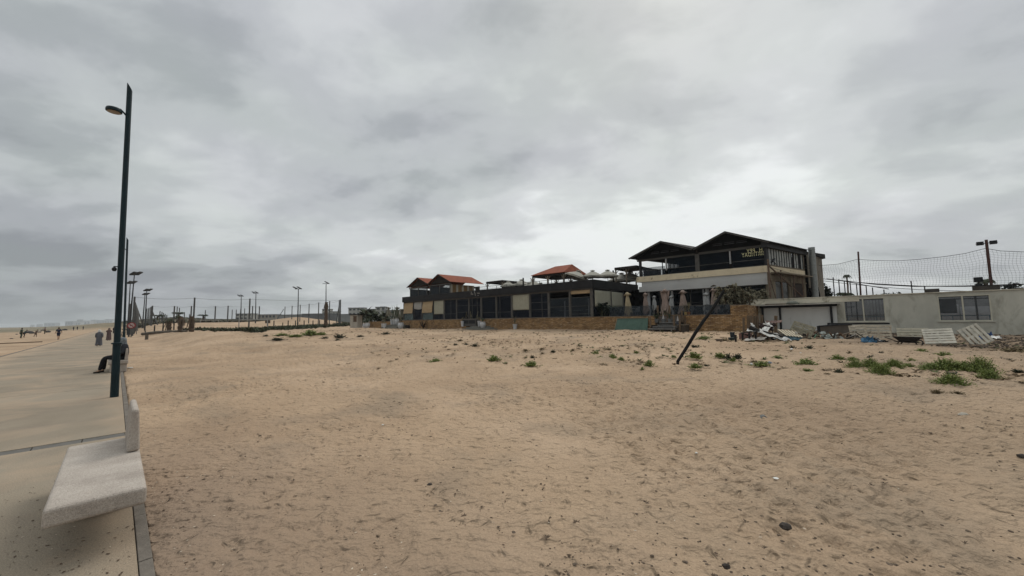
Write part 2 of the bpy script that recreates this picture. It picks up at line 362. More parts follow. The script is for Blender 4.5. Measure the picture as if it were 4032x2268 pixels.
def build_ground():
    half = 64.0
    A = np.concatenate([np.linspace(-180, -half, 60, endpoint=False), np.linspace(-half, half, 860), np.linspace(half, 180, 60, endpoint=False)[1:]])
    A = np.radians(A); r = [0.6]
    while r[-1] < 6500: r.append(r[-1] * (1.0075 if 2.2 < r[-1] < 14 else 1.013 if r[-1] < 40 else 1.02 if r[-1] < 120 else 1.05))
    r = np.array(r); na, nr = len(A), len(r)
    rr, aa = np.meshgrid(r, A, indexing='ij'); x = rr * np.sin(aa); y = rr * np.cos(aa)
    z = zg(x, y); n = x * PN.x + y * PN.y
    amp = ss(n, .25, 1.2) * (1 - ss(rr, 60, 110))
    xs, ys = x + .8 * vnoise(x * .7, y * .7, 9), y + .8 * vnoise(x * .7, y * .7, 10)
    f = vnoise(xs * 2.8, ys * 2.8, 1); g = vnoise(xs * 6.1, ys * 6.1, 2); lo = vnoise(x * .33, y * .33, 3)
    def dimples(cell, rad, seed, th=0.0):
        gx, gy = x / cell, y / cell; ix, iy = np.floor(gx).astype(np.int64), np.floor(gy).astype(np.int64); best = np.full(x.shape, 9.0)
        def hh(a, b, k):
            n_ = (a * 374761393 + b * 668265263 + (seed * 7 + k) * 1442695041) & 0xffffffff
            n_ = ((n_ ^ (n_ >> 13)) * 1274126177) & 0xffffffff
            return ((n_ ^ (n_ >> 16)) & 0xffff) / 65535.0
        for dx in (-1, 0, 1):
            for dy in (-1, 0, 1):
                a, b = ix + dx, iy + dy; px_, py_ = a + .15 + .7 * hh(a, b, 1), b + .15 + .7 * hh(a, b, 2); an = hh(a, b, 3) * np.pi; sz = .65 + .7 * hh(a, b, 4)
                ux, uy = gx - px_, gy - py_; u_ = ux * np.cos(an) + uy * np.sin(an); v_ = -ux * np.sin(an) + uy * np.cos(an)
                best = np.minimum(best, np.sqrt((u_ * .62) ** 2 + v_ ** 2) * cell / (rad * sz))
        return -np.exp(-best ** 2 * 1.6) + .42 * np.exp(-((best - 1.25) / .38) ** 2)
    trod = .35 + .9 * ss(vnoise(x * .35 + 7, y * .35, 12), .25, .65)
    near = (rr < 45)
    dm = np.zeros_like(x); dm[near] = 0
    dmf = dimples(.30, .09, 3) * .040 + dimples(.17, .045, 5) * .018
    foot0 = trod * dmf
    foot = foot0 - np.clip(.45 - f, 0, .3) * .10 + (g - .5) * .012 + (lo - .5) * .13 + (vnoise(xs * 1.2, ys * 1.2, 5) - .5) * .05
    z = z + amp * foot
    z = z + np.where((n < -4.9), (vnoise(x * .5, y * .5, 6) - .5) * .1, 0)
    z = np.where((n > -5.0) & (n < .28), z - .25, z)
    edge = ss(n, .28, .45); z = np.where((n >= .28) & (n < 1.5), z - .018 * (1 - edge) + .012 * vnoise(x * 1.3, y * 1.3, 8) - .004, z)
    V = np.stack([x, y, z], -1).reshape(-1, 3)
    V = np.vstack([V, [[0, 0, -.3]]])
    i, j = np.meshgrid(np.arange(nr - 1), np.arange(na), indexing='ij'); j2 = (j + 1) % na
    q = np.stack([i * na + j, i * na + j2, (i + 1) * na + j2, (i + 1) * na + j], -1).reshape(-1, 4)
    c = len(V) - 1; tri = np.stack([np.full(na, c), (np.arange(na) + 1) % na, np.arange(na)], -1)
    me = bpy.data.meshes.new('beach_sand')
    me.vertices.add(len(V)); me.vertices.foreach_set('co', V.ravel().astype(np.float32))
    nl = len(q) * 4 + len(tri) * 3; me.loops.add(nl); me.loops.foreach_set('vertex_index', np.concatenate([q[:, ::-1].ravel(), tri[:, ::-1].ravel()]).astype(np.int32))
    me.polygons.add(len(q) + len(tri))
    me.polygons.foreach_set('loop_start', np.concatenate([np.arange(len(q)) * 4, len(q) * 4 + np.arange(len(tri)) * 3]).astype(np.int32))
    me.update(calc_edges=True); me.validate()
    me.polygons.foreach_set('use_smooth', np.ones(len(me.polygons), bool))
    bm = bmesh.new(); bm.from_mesh(me)
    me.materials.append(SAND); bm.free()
    if me.polygons[1000].normal.z < 0: me.flip_normals()
    o = bpy.data.objects.new('beach_sand', me); COL.objects.link(o); tag(o, kind='structure')
build_ground()

# ------------------------------------------------------------------ promenade
FP = frame((0, 0, 0), PN, None)      # X across (PN), Y along -> need Y = PD
FP = Matrix(((PN.x, PD.x, 0, 0), (PN.y, PD.y, 0, 0), (0, 0, 1, 0), (0, 0, 0, 1)))
def paving_material():
    m = bpy.data.materials.new('promenade_concrete'); m.use_nodes = True; nt = m.node_tree; b = nt.nodes['Principled BSDF']
    tc = N(nt, 'ShaderNodeTexCoord'); v = tc.outputs['Object']
    a = nz(nt, v, .35, 5, .6, .2)
    c = ramp(nt, a, [(.3, (.185, .152, .112)), (.5, (.235, .196, .146)), (.7, (.28, .236, .178))])
    st = nz(nt, mapping(nt, v, (1, 1, 1), (0, 0, R(46))), .8, 7, .7, .5)
    c = mixc(nt, mathn(nt, 'MULTIPLY', ramp(nt, st, [(.5, 0.0), (.72, 1.0)]), .55), c, (.19, .155, .12))
    # sand blown onto the slab
    sd_ = nz(nt, mapping(nt, v, (1, 1, 1), (0, 0, 0), (9, 3, 0)), .5, 6, .6, .6)
    c = mixc(nt, mathn(nt, 'MULTIPLY', ramp(nt, sd_, [(.47, 0.0), (.66, 1.0)]), .7), c, (.36, .272, .19))
    se = N(nt, 'ShaderNodeSeparateXYZ'); L(nt, v, se.inputs[0]); nn_ = mathn(nt, 'ADD', mathn(nt, 'MULTIPLY', se.outputs[0], PN.x), mathn(nt, 'MULTIPLY', se.outputs[1], PN.y))
    dd_ = mathn(nt, 'ADD', nn_, mathn(nt, 'MULTIPLY', nz(nt, v, .9, 5, .65), 1.6)); c = mixc(nt, mathn(nt, 'MULTIPLY', ramp(nt, dd_, [(.55, 0.0), (.95, 1.0)]), .4), c, (.345, .26, .18))
    de_ = mathn(nt, 'ADD', mathn(nt, 'MULTIPLY', nn_, -1.0), mathn(nt, 'MULTIPLY', nz(nt, v, .35, 5, .65), 3.0)); c = mixc(nt, mathn(nt, 'MULTIPLY', ramp(nt, mathn(nt, 'DIVIDE', de_, 8.0), [(.62, 0.0), (.78, 1.0)]), .8), c, (.36, .27, .185))
    fine = nz(nt, v, 90, 3, .8); c = mixc(nt, .9, c, ramp(nt, fine, [(.3, .6), (.7, 1.35)]), 'MULTIPLY')
    sp = nz(nt, mapping(nt, v, (1, 2.2, 1), (0, 0, R(-20))), 15, 4, .7)
    c = mixc(nt, mathn(nt, 'MULTIPLY', ramp(nt, sp, [(.68, 0.0), (.73, 1.0)]), .75), c, (.09, .07, .055))
    L(nt, c, b.inputs['Base Color']); b.inputs['Roughness'].default_value = .95; b.inputs['Specular IOR Level'].default_value = .2
    bp = N(nt, 'ShaderNodeBump'); bp.inputs['Strength'].default_value = .5; bp.inputs['Distance'].default_value = .01
    L(nt, nz(nt, v, 60, 5, .7), bp.inputs['Height']); L(nt, bp.outputs[0], b.inputs['Normal'])
    return m
PAVE = paving_material()
KERB = mat('kerb_stone', (.14, .122, .102), .9, .25, 5, bump=.4)
JOINT = mat('joint_sealant', (.12, .10, .08), .95, .3, 9)
def prom():
    m = MB(FP); gaps = [9.2, 16.45, 24.0, 30.7] + [38 + 7.3 * k for k in range(22)]
    y0 = -12.0
    for i, g in enumerate(gaps + [330.0]):
        w0 = .14 if i == 0 else .012
        m.box(-4.8, .20, y0, g - w0, -.3, 0); y0 = g + w0
    o = m.build('promenade', PAVE); tag(o, kind='structure')
    m = MB(FP)
    for g in gaps[1:]: m.box(-4.8, .20, g - .012, g + .012, -.3, -.006)
    m.box(-4.8, .2, 9.02, 9.3, -.3, -.03)
    tag(m.build('promenade_joints', JOINT), kind='structure')
    m = MB(FP); x = -4.78
    while x < .18: m.box(x, min(x + .49, .19), 9.07, 9.33, -.06, -.004); x += .5
    tag(m.build('drain_channel', mat('drain_stone', (.115, .108, .097), .8, .3, 4, bump=.3), bevel=.006), kind='structure')
    m = MB(FP); y = -11.8; k = 0
    while y < 200:
        m.box(.206, .286, y, y + .99, -.3, .004 + .004 * (hsh(k) - .5)); y += 1.0; k += 1
    tag(m.build('kerb', KERB, bevel=.006), kind='structure')
    m = MB(FP)
    m.box(-4.95, -4.804, -12, 330, -.3, .008)
    tag(m.build('seaward_kerb', KERB), kind='structure')
prom()
# dark timber edge lying in the beach sand beyond the promenade
a = G(0, 1357); b_ = G(165, 1347)
m = MB(); m.bar((a.x - 3, a.y - 1.5, a.z + .03), (b_.x, b_.y, b_.z + .03), .16, .12)
solo(m, 'timber_edging', mat('old_timber', (.10, .065, .04), .9, .4, 8, stretch=(1, 1, 8)), a, 'dark timber edging half buried in the beach sand left of the promenade', 'edging')

# ------------------------------------------------------------------ benches
def terrazzo():
    m = bpy.data.materials.new('granite_concrete'); m.use_nodes = True; nt = m.node_tree; b = nt.nodes['Principled BSDF']
    tc = N(nt, 'ShaderNodeTexCoord'); v = tc.outputs['Object']
    a = nz(nt, v, 2.2, 5, .6, .3); c = ramp(nt, a, [(.3, (.29, .25, .215)), (.5, (.37, .325, .28)), (.7, (.44, .39, .34))])
    f = nz(nt, v, 75, 4, .95); c = mixc(nt, 1.0, c, ramp(nt, f, [(.30, .5), (.5, 1.0), (.70, 1.32)]), 'MULTIPLY')
    s = nz(nt, v, 5, 7, .75, .6); c = mixc(nt, mathn(nt, 'MULTIPLY', ramp(nt, s, [(.58, 0.0), (.75, 1.0)]), .45), c, (.26, .19, .15))
    L(nt, c, b.inputs['Base Color']); b.inputs['Roughness'].default_value = .85; b.inputs['Specular IOR Level'].default_value = .25
    bp = N(nt, 'ShaderNodeBump'); bp.inputs['Strength'].default_value = .5; bp.inputs['Distance'].default_value = .01
    L(nt, nz(nt, v, 70, 4, .7), bp.inputs['Height']); L(nt, bp.outputs[0], b.inputs['Normal']); return m
TERR = terrazzo()
def bench(s0, n0, flip, label):
    x, y = XY(s0, n0); root = empty('concrete_bench', (x, y, 0), label, 'bench', 'concrete benches along the promenade edge')
    M = Matrix(((PN.x, PD.x, 0, x), (PN.y, PD.y, 0, y), (0, 0, 1, 0), (0, 0, 0, 1)))
    Lb = 2.15
    def Y(v): return Lb - v if flip else v
    m = MB(M); m.box(-.56, 0, 0, Lb, .31, .455); m.build('seat', TERR, root, bevel=.028)
    m = MB(M); y0, y1 = sorted((Y(1.0), Y(2.1))); m.box(-.50, -.03, y0, y1, 0, .307); m.build('base', TERR, root, bevel=.02)
    m = MB(M); y0, y1 = sorted((Y(1.30), Y(2.13)))
    v = []
    for yy in (y0, y1):
        v += [(-.112, yy, .457), (-.004, yy, .457), (-.028, yy, .90), (-.085, yy, .905)]
    m.add(v, [(0, 1, 2, 3), (7, 6, 5, 4), (0, 4, 5, 1), (1, 5, 6, 2), (2, 6, 7, 3), (3, 7, 4, 0)])
    m.build('backrest', TERR, root, bevel=.03)
    return root
# near bench from four measured corners of the slab
p = EYE + ray(580, 1916) * ((.45 - 1.8) / ray(580, 1916).z); sN, nN = SN(p.x, p.y)
bench(sN, nN, False, 'empty pale concrete bench in the foreground with short backrest at its far end')
p = EYE + ray(503, 1463) * ((0 - 1.8) / ray(503, 1463).z); sB, nB = SN(p.x, p.y)
BENCH2 = bench(sB, nB, True, 'concrete bench behind the lamp post with a hooded person sitting on it')

# ------------------------------------------------------------------ promenade lamps
LAMP = mat('dark_green_lamp_paint', (.004, .016, .021), .5, .3, 3, spec=.22, bump=.05, bscale=8)
LENS = mat('lamp_lens', (.22, .17, .13), .3, .15, 30, spec=.5)
BLACK = mat('black_metal', (.012, .013, .015), .5, .3, 6)
def lamp(pb, top, label, bulb=True):
    b = Vector((pb[0], pb[1], 0)); ax = (Vector(top) - b); H = ax.length; ax = ax.normalized()
    root = empty('street_lamp', b, label, 'street lamp', 'dark lamp posts along the promenade')
    m = MB(); m.tube([b, b + ax * 1.33], [.083, .079], 12); m.build('base_sleeve', LAMP, root)
    m = MB(); m.tube([b + ax * 1.332, b + ax * 1.36, b + ax * 1.375], [.108, .108, .075], 16); m.build('collar', LAMP, root)
    # round pole with its top cut on the slant, high towards the sea
    n3 = Vector((PN.x, PN.y, 0)); side = n3.cross(ax).normalized(); n3 = side.cross(ax) * -1
    vs = []; seg = 16; m = MB()
    for i, h in enumerate((1.376, H)):
        rad = .064 if i == 0 else .055
        for k in range(seg):
            a = 2 * PI * k / seg; off = n3 * math.cos(a) * rad + side * math.sin(a) * rad
            cut = -1.9 * math.cos(a) * rad if i else 0
            vs.append(b + ax * (h + cut) + off)
    m.add(vs, [(k, (k + 1) % seg, seg + (k + 1) % seg, seg + k) for k in range(seg)] + [tuple(range(seg))[::-1], tuple(range(seg, 2 * seg))])
    m.build('pole', LAMP, root)
    hd = b + ax * (H - .80); dn = Vector((-PN.x, -PN.y, 0)); c = hd + dn * .27 + Vector((0, 0, .03))
    m = MB(); m.tube([hd - Vector((0, 0, .07)), hd + dn * .07 + Vector((0, 0, .02)), hd + dn * .15 + Vector((0, 0, .11)), c + Vector((0, 0, .06))], [.022, .022, .018, .03], 8); m.build('arm', LAMP, root)
    m = MB(); m.lathe([(.05, .07), (.145, .055), (.16, .02), (.16, -.03), (.14, -.045)], c, 24); hdo = m.build('luminaire', LAMP, root)
    m = MB(); m.lathe([(.13, -.047), (.11, -.056)], c, 24); m.build('lens', LENS, hdo)
    if bulb:
        q = b + ax * 3.25 + dn * .115
        m = MB(); m.lathe([(.0, -.05), (.03, -.04), (.048, -.01), (.05, .02), (.035, .05), (.01, .06)], q, 12)
        m.bar(q + Vector((0, 0, .055)), q + Vector((0, 0, .085)), .03); m.bar(q + Vector((0, 0, .08)), b + ax * 3.33, .02); m.build('dome_camera', BLACK, root)
    return root
g = G(450, 1563); d = ray(511, 343); t = (g.y / d.y); top1 = EYE + d * t
lamp((g.x, g.y), top1, 'tall dark green street lamp in the foreground with a round lamp head')
g2 = EYE + ray(486, 1385) * (-1.8 / ray(486, 1385).z); y2 = g2.y; tp = at(502, 940, y2)
lamp((g2.x, g2.y), tp, 'second dark street lamp half hidden just behind the foreground lamp post', bulb=False)
# ================================================================== RESTAURANT
_O = at(2336, 1297, 34.0)
F = frame((_O.x, _O.y, 0), (.737, -.676))
_c = F @ Vector((0, 7, 0)); FM = frame((_c.x, _c.y, 0), (.737, -.676), (.83, .56))
def W(M, x, y, z=0): return M @ Vector((x, y, z))

def brick_material(name, c1, c2, mort):
    m = bpy.data.materials.new(name); m.use_nodes = True; nt = m.node_tree; b = nt.nodes['Principled BSDF']
    tc = N(nt, 'ShaderNodeTexCoord'); sp = N(nt, 'ShaderNodeSeparateXYZ'); L(nt, tc.outputs['Object'], sp.inputs[0])
    # run along the wall whichever way it faces
    u = mathn(nt, 'ADD', mathn(nt, 'MULTIPLY', sp.outputs[0], .737), mathn(nt, 'MULTIPLY', sp.outputs[1], -.676))
    v2 = mathn(nt, 'ADD', mathn(nt, 'MULTIPLY', sp.outputs[0], .676), mathn(nt, 'MULTIPLY', sp.outputs[1], .737))
    cb = N(nt, 'ShaderNodeCombineXYZ'); L(nt, mathn(nt, 'ADD', u, v2), cb.inputs[0]); L(nt, sp.outputs[2], cb.inputs[1])
    br = N(nt, 'ShaderNodeTexBrick'); L(nt, cb.outputs[0], br.inputs['Vector']); br.inputs['Scale'].default_value = 1
    br.inputs['Brick Width'].default_value = .31; br.inputs['Row Height'].default_value = .098
    br.inputs['Mortar Size'].default_value = .012; br.inputs['Mortar Smooth'].default_value = .5; br.inputs['Bias'].default_value = -.25
    br.inputs['Color1'].default_value = (*c1, 1); br.inputs['Color2'].default_value = (*c2, 1); br.inputs['Mortar'].default_value = (*mort, 1)
    f = nz(nt, tc.outputs['Object'], 1.4, 6, .65); c = mixc(nt, .8, br.outputs[0], ramp(nt, f, [(.3, .6), (.7, 1.25)]), 'MULTIPLY')
    st = nz(nt, mapping(nt, cb.outputs[0], (1.0, 4, 1)), 2.6, 5, .7)
    c = mixc(nt, mathn(nt, 'MULTIPLY', ramp(nt, st, [(.56, 0.0), (.64, 1.0)]), .75), c, (.50, .39, .26))
    L(nt, c, b.inputs['Base Color']); b.inputs['Roughness'].default_value = .9; b.inputs['Specular IOR Level'].default_value = .2
    bp = N(nt, 'ShaderNodeBump'); bp.inputs['Strength'].default_value = .6; bp.inputs['Distance'].default_value = .02
    L(nt, mathn(nt, 'SUBTRACT', mathn(nt, 'MULTIPLY', f, .4), br.outputs['Fac']), bp.inputs['Height']); L(nt, bp.outputs[0], b.inputs['Normal'])
    return m
BRICK = brick_material('ochre_brick', (.31, .19, .088), (.13, .072, .036), (.045, .030, .021))
COPE = mat('coping_mortar', (.20, .165, .125), .9, .25, 5, bump=.3)
FASCIA = mat('anthracite_panel', (.018, .018, .0195), .6, .2, 1.2, spec=.12)
GREYP = mat('grey_paint', (.085, .08, .073), .75, .3, 3, col2=(.06, .05, .04), c2lo=.55, c2hi=.75)
DARKF = mat('dark_frame', (.022, .022, .023), .6, .3, 3)
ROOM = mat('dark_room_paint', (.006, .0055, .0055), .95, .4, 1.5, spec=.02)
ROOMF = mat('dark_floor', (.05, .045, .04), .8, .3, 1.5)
CEIL = mat('roof_felt', (.07, .068, .065), .9, .3, 1)
GLASS = glassmat('tinted_glass')
GLASSB = glassmat('clear_glass', (.02, .027, .034), .05, .2, .4)
TAN = mat('tan_canvas', (.36, .27, .165), .9, .12, 2, col2=(.26, .19, .12), c2lo=.5, c2hi=.7, stretch=(1, 1, 4))
CREAM = mat('cream_canvas', (.31, .30, .235), .9, .1, 2, col2=(.22, .22, .17), c2lo=.5, c2hi=.7, stretch=(4, 4, 1))
GREYC = mat('grey_canvas', (.30, .29, .27), .9, .15, 3)
RED = mat('red_roof_sheet', (.20, .058, .030), .9, .25, 2.5, col2=(.12, .042, .028), c2lo=.58, c2hi=.75)
WOODD = mat('dark_wood', (.022, .018, .015), .85, .35, 4, stretch=(1, 1, .2))
WOODG = mat('weathered_wood', (.15, .125, .095), .9, .3, 5, stretch=(1, 1, .2))

# ---- brick wall along the sand
bw = empty('brick_wall', W(F, -9, 0, .8), 'long ochre brick terrace wall standing in the sand in front of the restaurant', 'wall')
XSa, XSb = fr(2580, 1260, F)[0], fr(2692, 1260, F)[0]
m = MB(F); m.box(-31.3, XSa, 0, .28, .2, 1.9); m.box(XSb, 10.93, 0, .28, .2, 1.9); m.box(10.93, 11.95, -.004, .5, .2, 2.53); m.box(11.67, 11.95, .5, 5.5, .2, 2.53)
m.build('brickwork', BRICK, bw)
m = MB(F); m.box(-31.33, -.3, -.03, .31, 1.902, 1.945); m.box(-.3, XSa, -.03, .31, 1.902, 1.935); m.box(XSb, 10.9, -.03, .31, 1.902, 1.935); m.box(10.9, 11.98, -.03, .53, 2.533, 2.57)
m.build('coping', COPE, bw)
m = MB(F); m.box(-31.0, 11.6, .283, 7.6, 1.2, 1.86); tag(m.build('terrace_floor', mat('terrace_paving', (.12, .105, .09), .85, .25, 3)), kind='structure')
# ---- single storey restaurant
rb = empty('restaurant', W(F, -15, 3, 1.9), 'long single storey restaurant with dark fascia and glazed bays with canvas blinds', 'building')
X0, X1 = -31.05, 0.0
m = MB(F)
seam = [X0, -25.2, -18.6, -14.9, -11.4, -7.9, -4.4, -1.9, X1 + .18]
for a_, b_ in zip(seam[:-1], seam[1:]): m.box(a_ + .008, b_ - .008, -.20, -.12, 4.50, 5.25)
ys = [-.1, 2.2, 5.2, 6.0, 9.2]
for a_, b_ in zip(ys[:-1], ys[1:]): m.box(.10, .18, a_ + .008, b_ - .008, 4.50, 5.27)
m.box(X0 - .02, X0 + .06, -.1, 9.0, 4.5, 5.25)
m.build('fascia', FASCIA, rb)
m = MB(F); m.box(X0 + .08, .08, -.10, 9.2, 4.46, 4.60); m.build('roof_slab', CEIL, rb)
m = MB(F); m.box(X0 + .1, .02, -.02, .16, 4.38, 4.455); m.build('lintel', GREYP, rb)
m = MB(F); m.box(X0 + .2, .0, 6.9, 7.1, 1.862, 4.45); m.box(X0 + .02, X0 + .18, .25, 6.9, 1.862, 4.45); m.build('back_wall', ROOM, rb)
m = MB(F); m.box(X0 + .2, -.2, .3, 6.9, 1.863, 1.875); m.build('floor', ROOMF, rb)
px_posts = [1591, 1628, 1662, 1706.5, 1748.6, 1797, 1846, 1894.5, 1954, 2015.6, 2087, 2161, 2245, 2336]
XP = [fr(p, 1220, F)[0] for p in px_posts]; XP[-1] = -.08; XP[0] = X0 + .1
wide = {4, 7, 9, 11, 13}
for i, x in enumerate(XP):
    wd = .14 if i in wide else .085
    m = MB(F); m.box(x - wd, x + wd * .6, .0, .16, 1.95, 4.378); m.build('post', GREYP if i not in (1, 3) else DARKF, rb)
def bay(i, spec):
    xa, xb = XP[i] + .09, XP[i + 1] - .15
    wnd = empty('window', W(F, (xa + xb) / 2, .1, 1.96)); wnd.parent = rb; wnd.location = W(F, (xa + xb) / 2, .1, 1.96) - abspos(rb)
    m = MB(F); z0, z1 = 1.955, 4.37; t = .03
    m.box(xa, xa + t, .06, .10, z0, z1); m.box(xb - t, xb, .06, .10, z0, z1); m.box(xa + t, xb - t, .06, .10, z1 - t, z1); m.box(xa + t, xb - t, .06, .10, z0, z0 + t)
    for zt in spec.get('tr', []): m.box(xa + t, xb - t, .055, .095, zt, zt + .03)
    for fx in spec.get('mul', []): xx = xa + (xb - xa) * fx; m.box(xx - .02, xx + .02, .052, .10, z0 + t, z1 - t)
    m.build('frame', GREYP, wnd)
    if spec.get('glass', 1):
        m = MB(F); top = spec.get('gt', z1 - t); m.box(xa + t, xb - t, .075, .083, z0 + t, top); m.build('pane', spec.get('gm', GLASS), wnd)
    if 'blind' in spec:
        mt_, frac, bulge = spec['blind']; zb = z1 - (z1 - z0) * frac
        def fn(u, v):
            z = z1 + (zb - z1) * v; y = .04 - bulge * math.sin(v * PI * .9) ** 2 - (.10 * v ** 6 if bulge > .05 else 0)
            y += .008 * math.sin(u * 9 + i) * v; x = xa + (xb - xa) * u
            if bulge > .05: x -= .10 * v ** 3
            z += spec.get('crump', 0) * math.sin(u * 5 + v * 8) * v
            return (x, y, z)
        m = MB(F); m.sheet(fn, 8, 14); m.build('blind', mt_, wnd, smooth=True, solid=.01)
TEAL = glassmat('teal_glass', (.06, .085, .085), .12, .3, .8)
bays = [dict(blind=(TAN, .62, .06), gm=TEAL), dict(blind=(GREYC, .40, .03), crump=.06, tr=[2.6]), dict(blind=(TAN, .62, .10), gm=TEAL), dict(blind=(CREAM, .72, .01), mul=[.5]),
        dict(tr=[2.62], mul=[.55]), dict(tr=[3.55, 2.75]), dict(tr=[3.5], mul=[.25, .7]), dict(tr=[2.62]), dict(tr=[2.62], mul=[.2]),
        dict(blind=(CREAM, .66, .01)), dict(tr=[3.45, 2.72], mul=[.66]), dict(tr=[3.72, 2.92], gt=3.72, gm=GLASSB), dict(blind=(TAN, .13, .02), tr=[3.72, 2.92, 2.2], gt=3.72, gm=GLASSB)]
for i, sp_ in enumerate(bays): bay(i, sp_)
# return side of the wing, facing the terrace: two long pale blinds, then glass
m = MB(F); m.box(-.03, .07, 5.9, 6.05, 1.95, 4.45); m.build('post', GREYP, rb)
m = MB(F); m.box(-.03, .07, 3.4, 3.5, 1.95, 4.45); m.build('post', GREYP, rb)
m = MB(F); m.box(.02, .03, .2, 6.9, 1.96, 4.45); m.build('pane', GLASS, rb)
sb = MB(F); sb.sheet(lambda u, v: (.06 + .02 * math.sin(u * 7), .35 + 2.95 * u, 4.33 - 1.48 * v), 8, 6); sb.build('blind', CREAM, rb, smooth=True, solid=.01)
sb = MB(F); sb.sheet(lambda u, v: (.06 + .02 * math.sin(u * 6), 3.5 + 2.35 * u, 4.31 - 1.46 * v), 8, 6); sb.build('blind', CREAM, rb, smooth=True, solid=.01)
# remains of the old lettering on the fascia
LET = mat('worn_white_letters', (.42, .40, .36), .8, .3, 8)
m = MB()
def stroke(m, pts, wd=.03, Fm=F, Yc=-.215):
    q = [fr(px, py, Fm, Yc) for px, py in pts]
    for a_, b_ in zip(q[:-1], q[1:]): m.bar(W(Fm, a_[0], Yc, a_[1]), W(Fm, b_[0], Yc, b_[1]), wd, .02)
def z8(x, y): return (1750 + x * .1747, 1030 + y * .1747)
for st_ in ([(568, 684), (616, 682), (606, 705), (598, 735)], [(604, 722), (602, 742), (622, 742), (622, 722)], [(628, 722), (640, 742), (650, 728)], [(678, 672), (698, 766)],
            [(752, 704), (738, 704), (736, 722), (752, 724)], [(762, 726), (774, 702), (790, 724), (768, 720)], [(746, 766), (760, 758), (772, 768)]):
    stroke(m, [z8(*p) for p in st_], .05)
m.build('lettering', LET, rb)
# two red roofed rooms on the roof terrace (parts of the building)
def gable_roof(M, x0, xp, x1, z0, zp, z1_, ya, yb, th, name, mt_, par):
    m = MB(M)
    for (a_, za, b_, zb) in ((x0, z0, xp, zp), (x1, z1_, xp, zp)):
        s_ = .004 if a_ < b_ else -.004
        m.add([(a_, ya, za), (b_ - s_, ya, zb), (b_ - s_, yb, zb), (a_, yb, za), (a_, ya, za + th), (b_ - s_, ya, zb + th), (b_ - s_, yb, zb + th), (a_, yb, za + th)],
              [(0, 3, 2, 1), (4, 5, 6, 7), (0, 1, 5, 4), (1, 2, 6, 5), (2, 3, 7, 6), (3, 0, 4, 7)])
    return m.build(name, mt_, par)
def lodge(pl, pp, pr, zeave_px, wl, wr, yb, sidepanels):
    Yc = .5
    x0, z0 = fr(*pl, F, Yc); xp, zp = fr(*pp, F, Yc); x1_, z1_ = fr(*pr, F, Yc)
    zb = min(z0, z1_); 
    gable_roof(F, x0, xp, x1_, z0 - .05, zp - .07, z1_ - .05, Yc, yb, .05, 'roof', RED, rb)
    m = MB(F); m.add([(x0 + .1, Yc + .30, z0 - .09), (xp, Yc + .30, zp - .16), (x1_ - .1, Yc + .30, z1_ - .09)], [(0, 1, 2)])
    for a_, b_ in (((x0, z0), (xp, zp)), ((x1_, z1_), (xp, zp))):
        m.bar((a_[0], Yc - .03, a_[1] - .07), (b_[0], Yc - .03, b_[1] - .09), .04, .12)
    m.build('gable', WOODD, rb)
    xl = fr(wl, 1140, F, Yc + .5)[0]; xr = fr(wr, 1140, F, Yc + .5)[0]; zt = zb - .28
    ye = yb - .3
    for x in (xl, (xl + xr) / 2, xr):
        m = MB(F); m.box(x - .05, x + .05, Yc + .45, Yc + .55, 4.61, zt); m.build('post', GREYP, rb)
    m = MB(F); m.box(xl - .2, xr + .2, Yc + .40, Yc + .58, zt, zt + .16); m.build('beam', GREYP, rb)
    m = MB(F); m.box(xl + .05, (xl + xr) / 2 - .05, Yc + .48, Yc + .49, 4.7, zt); m.box((xl + xr) / 2 + .05, xr - .05, Yc + .48, Yc + .49, 4.7, zt); m.build('pane', GLASSB, rb)
    # back wall with openings
    m = MB(F); n = 5; wdt = (xr - xl) / n
    for k in range(n):
        if k % 2 == 0: m.box(xl + k * wdt, xl + (k + 1) * wdt, ye, ye + .08, 4.61, zt)
        else: m.box(xl + k * wdt, xl + (k + 1) * wdt, ye, ye + .08, 4.61, 5.5); m.box(xl + k * wdt, xl + (k + 1) * wdt, ye, ye + .08, zt - .25, zt); m.box(xl + k * wdt, xl + (k + 1) * wdt, ye + .02, ye + .05, 5.9, 5.94)
    m.box(xl - .04, xl + .04, Yc + .6, ye, 4.61, zt)
    m.build('wall', mat('lodge_paint', (.10, .10, .095), .8, .2, 2), rb)
    return xl, xr, zt, x1_, z1_, ye, xp, zp
_, zz1 = frx(1905, 1116, F, fr(1771, 1109, F, .5)[0])
yb_ = frx(1905, 1116, F, fr(1771, 1109, F, .5)[0])[0]
yb_ = max(4.0, min(7.5, yb_))
lodge((1602, 1131), (1643, 1092), (1684, 1117), 0, 1616, 1682, yb_, False)
xl, xr, zt, xe, ze, ye, xp_, zp_ = lodge((1684, 1117), (1724, 1078.6), (1772, 1108), 0, 1694, 1772, yb_, True)
CRM = mat('cream_wall_paint', (.30, .27, .215), .8, .15, 2); OAK = mat('brown_boarding', (.16, .10, .045), .8, .3, 3, stretch=(4, 4, 1))
m = MB(F); m2 = MB(F); y = 1.05; k = 0
while y < ye - 1.1:
    (m if k % 2 == 0 else m2).box(xr - .02, xr + (.05 if k % 2 == 0 else .03), y, y + (.32 if k % 2 == 0 else .62), 4.61, zt); y += .325 if k % 2 == 0 else .625; k += 1
m.build('side_wall', CRM, rb); m2.build('shutter', OAK, rb)

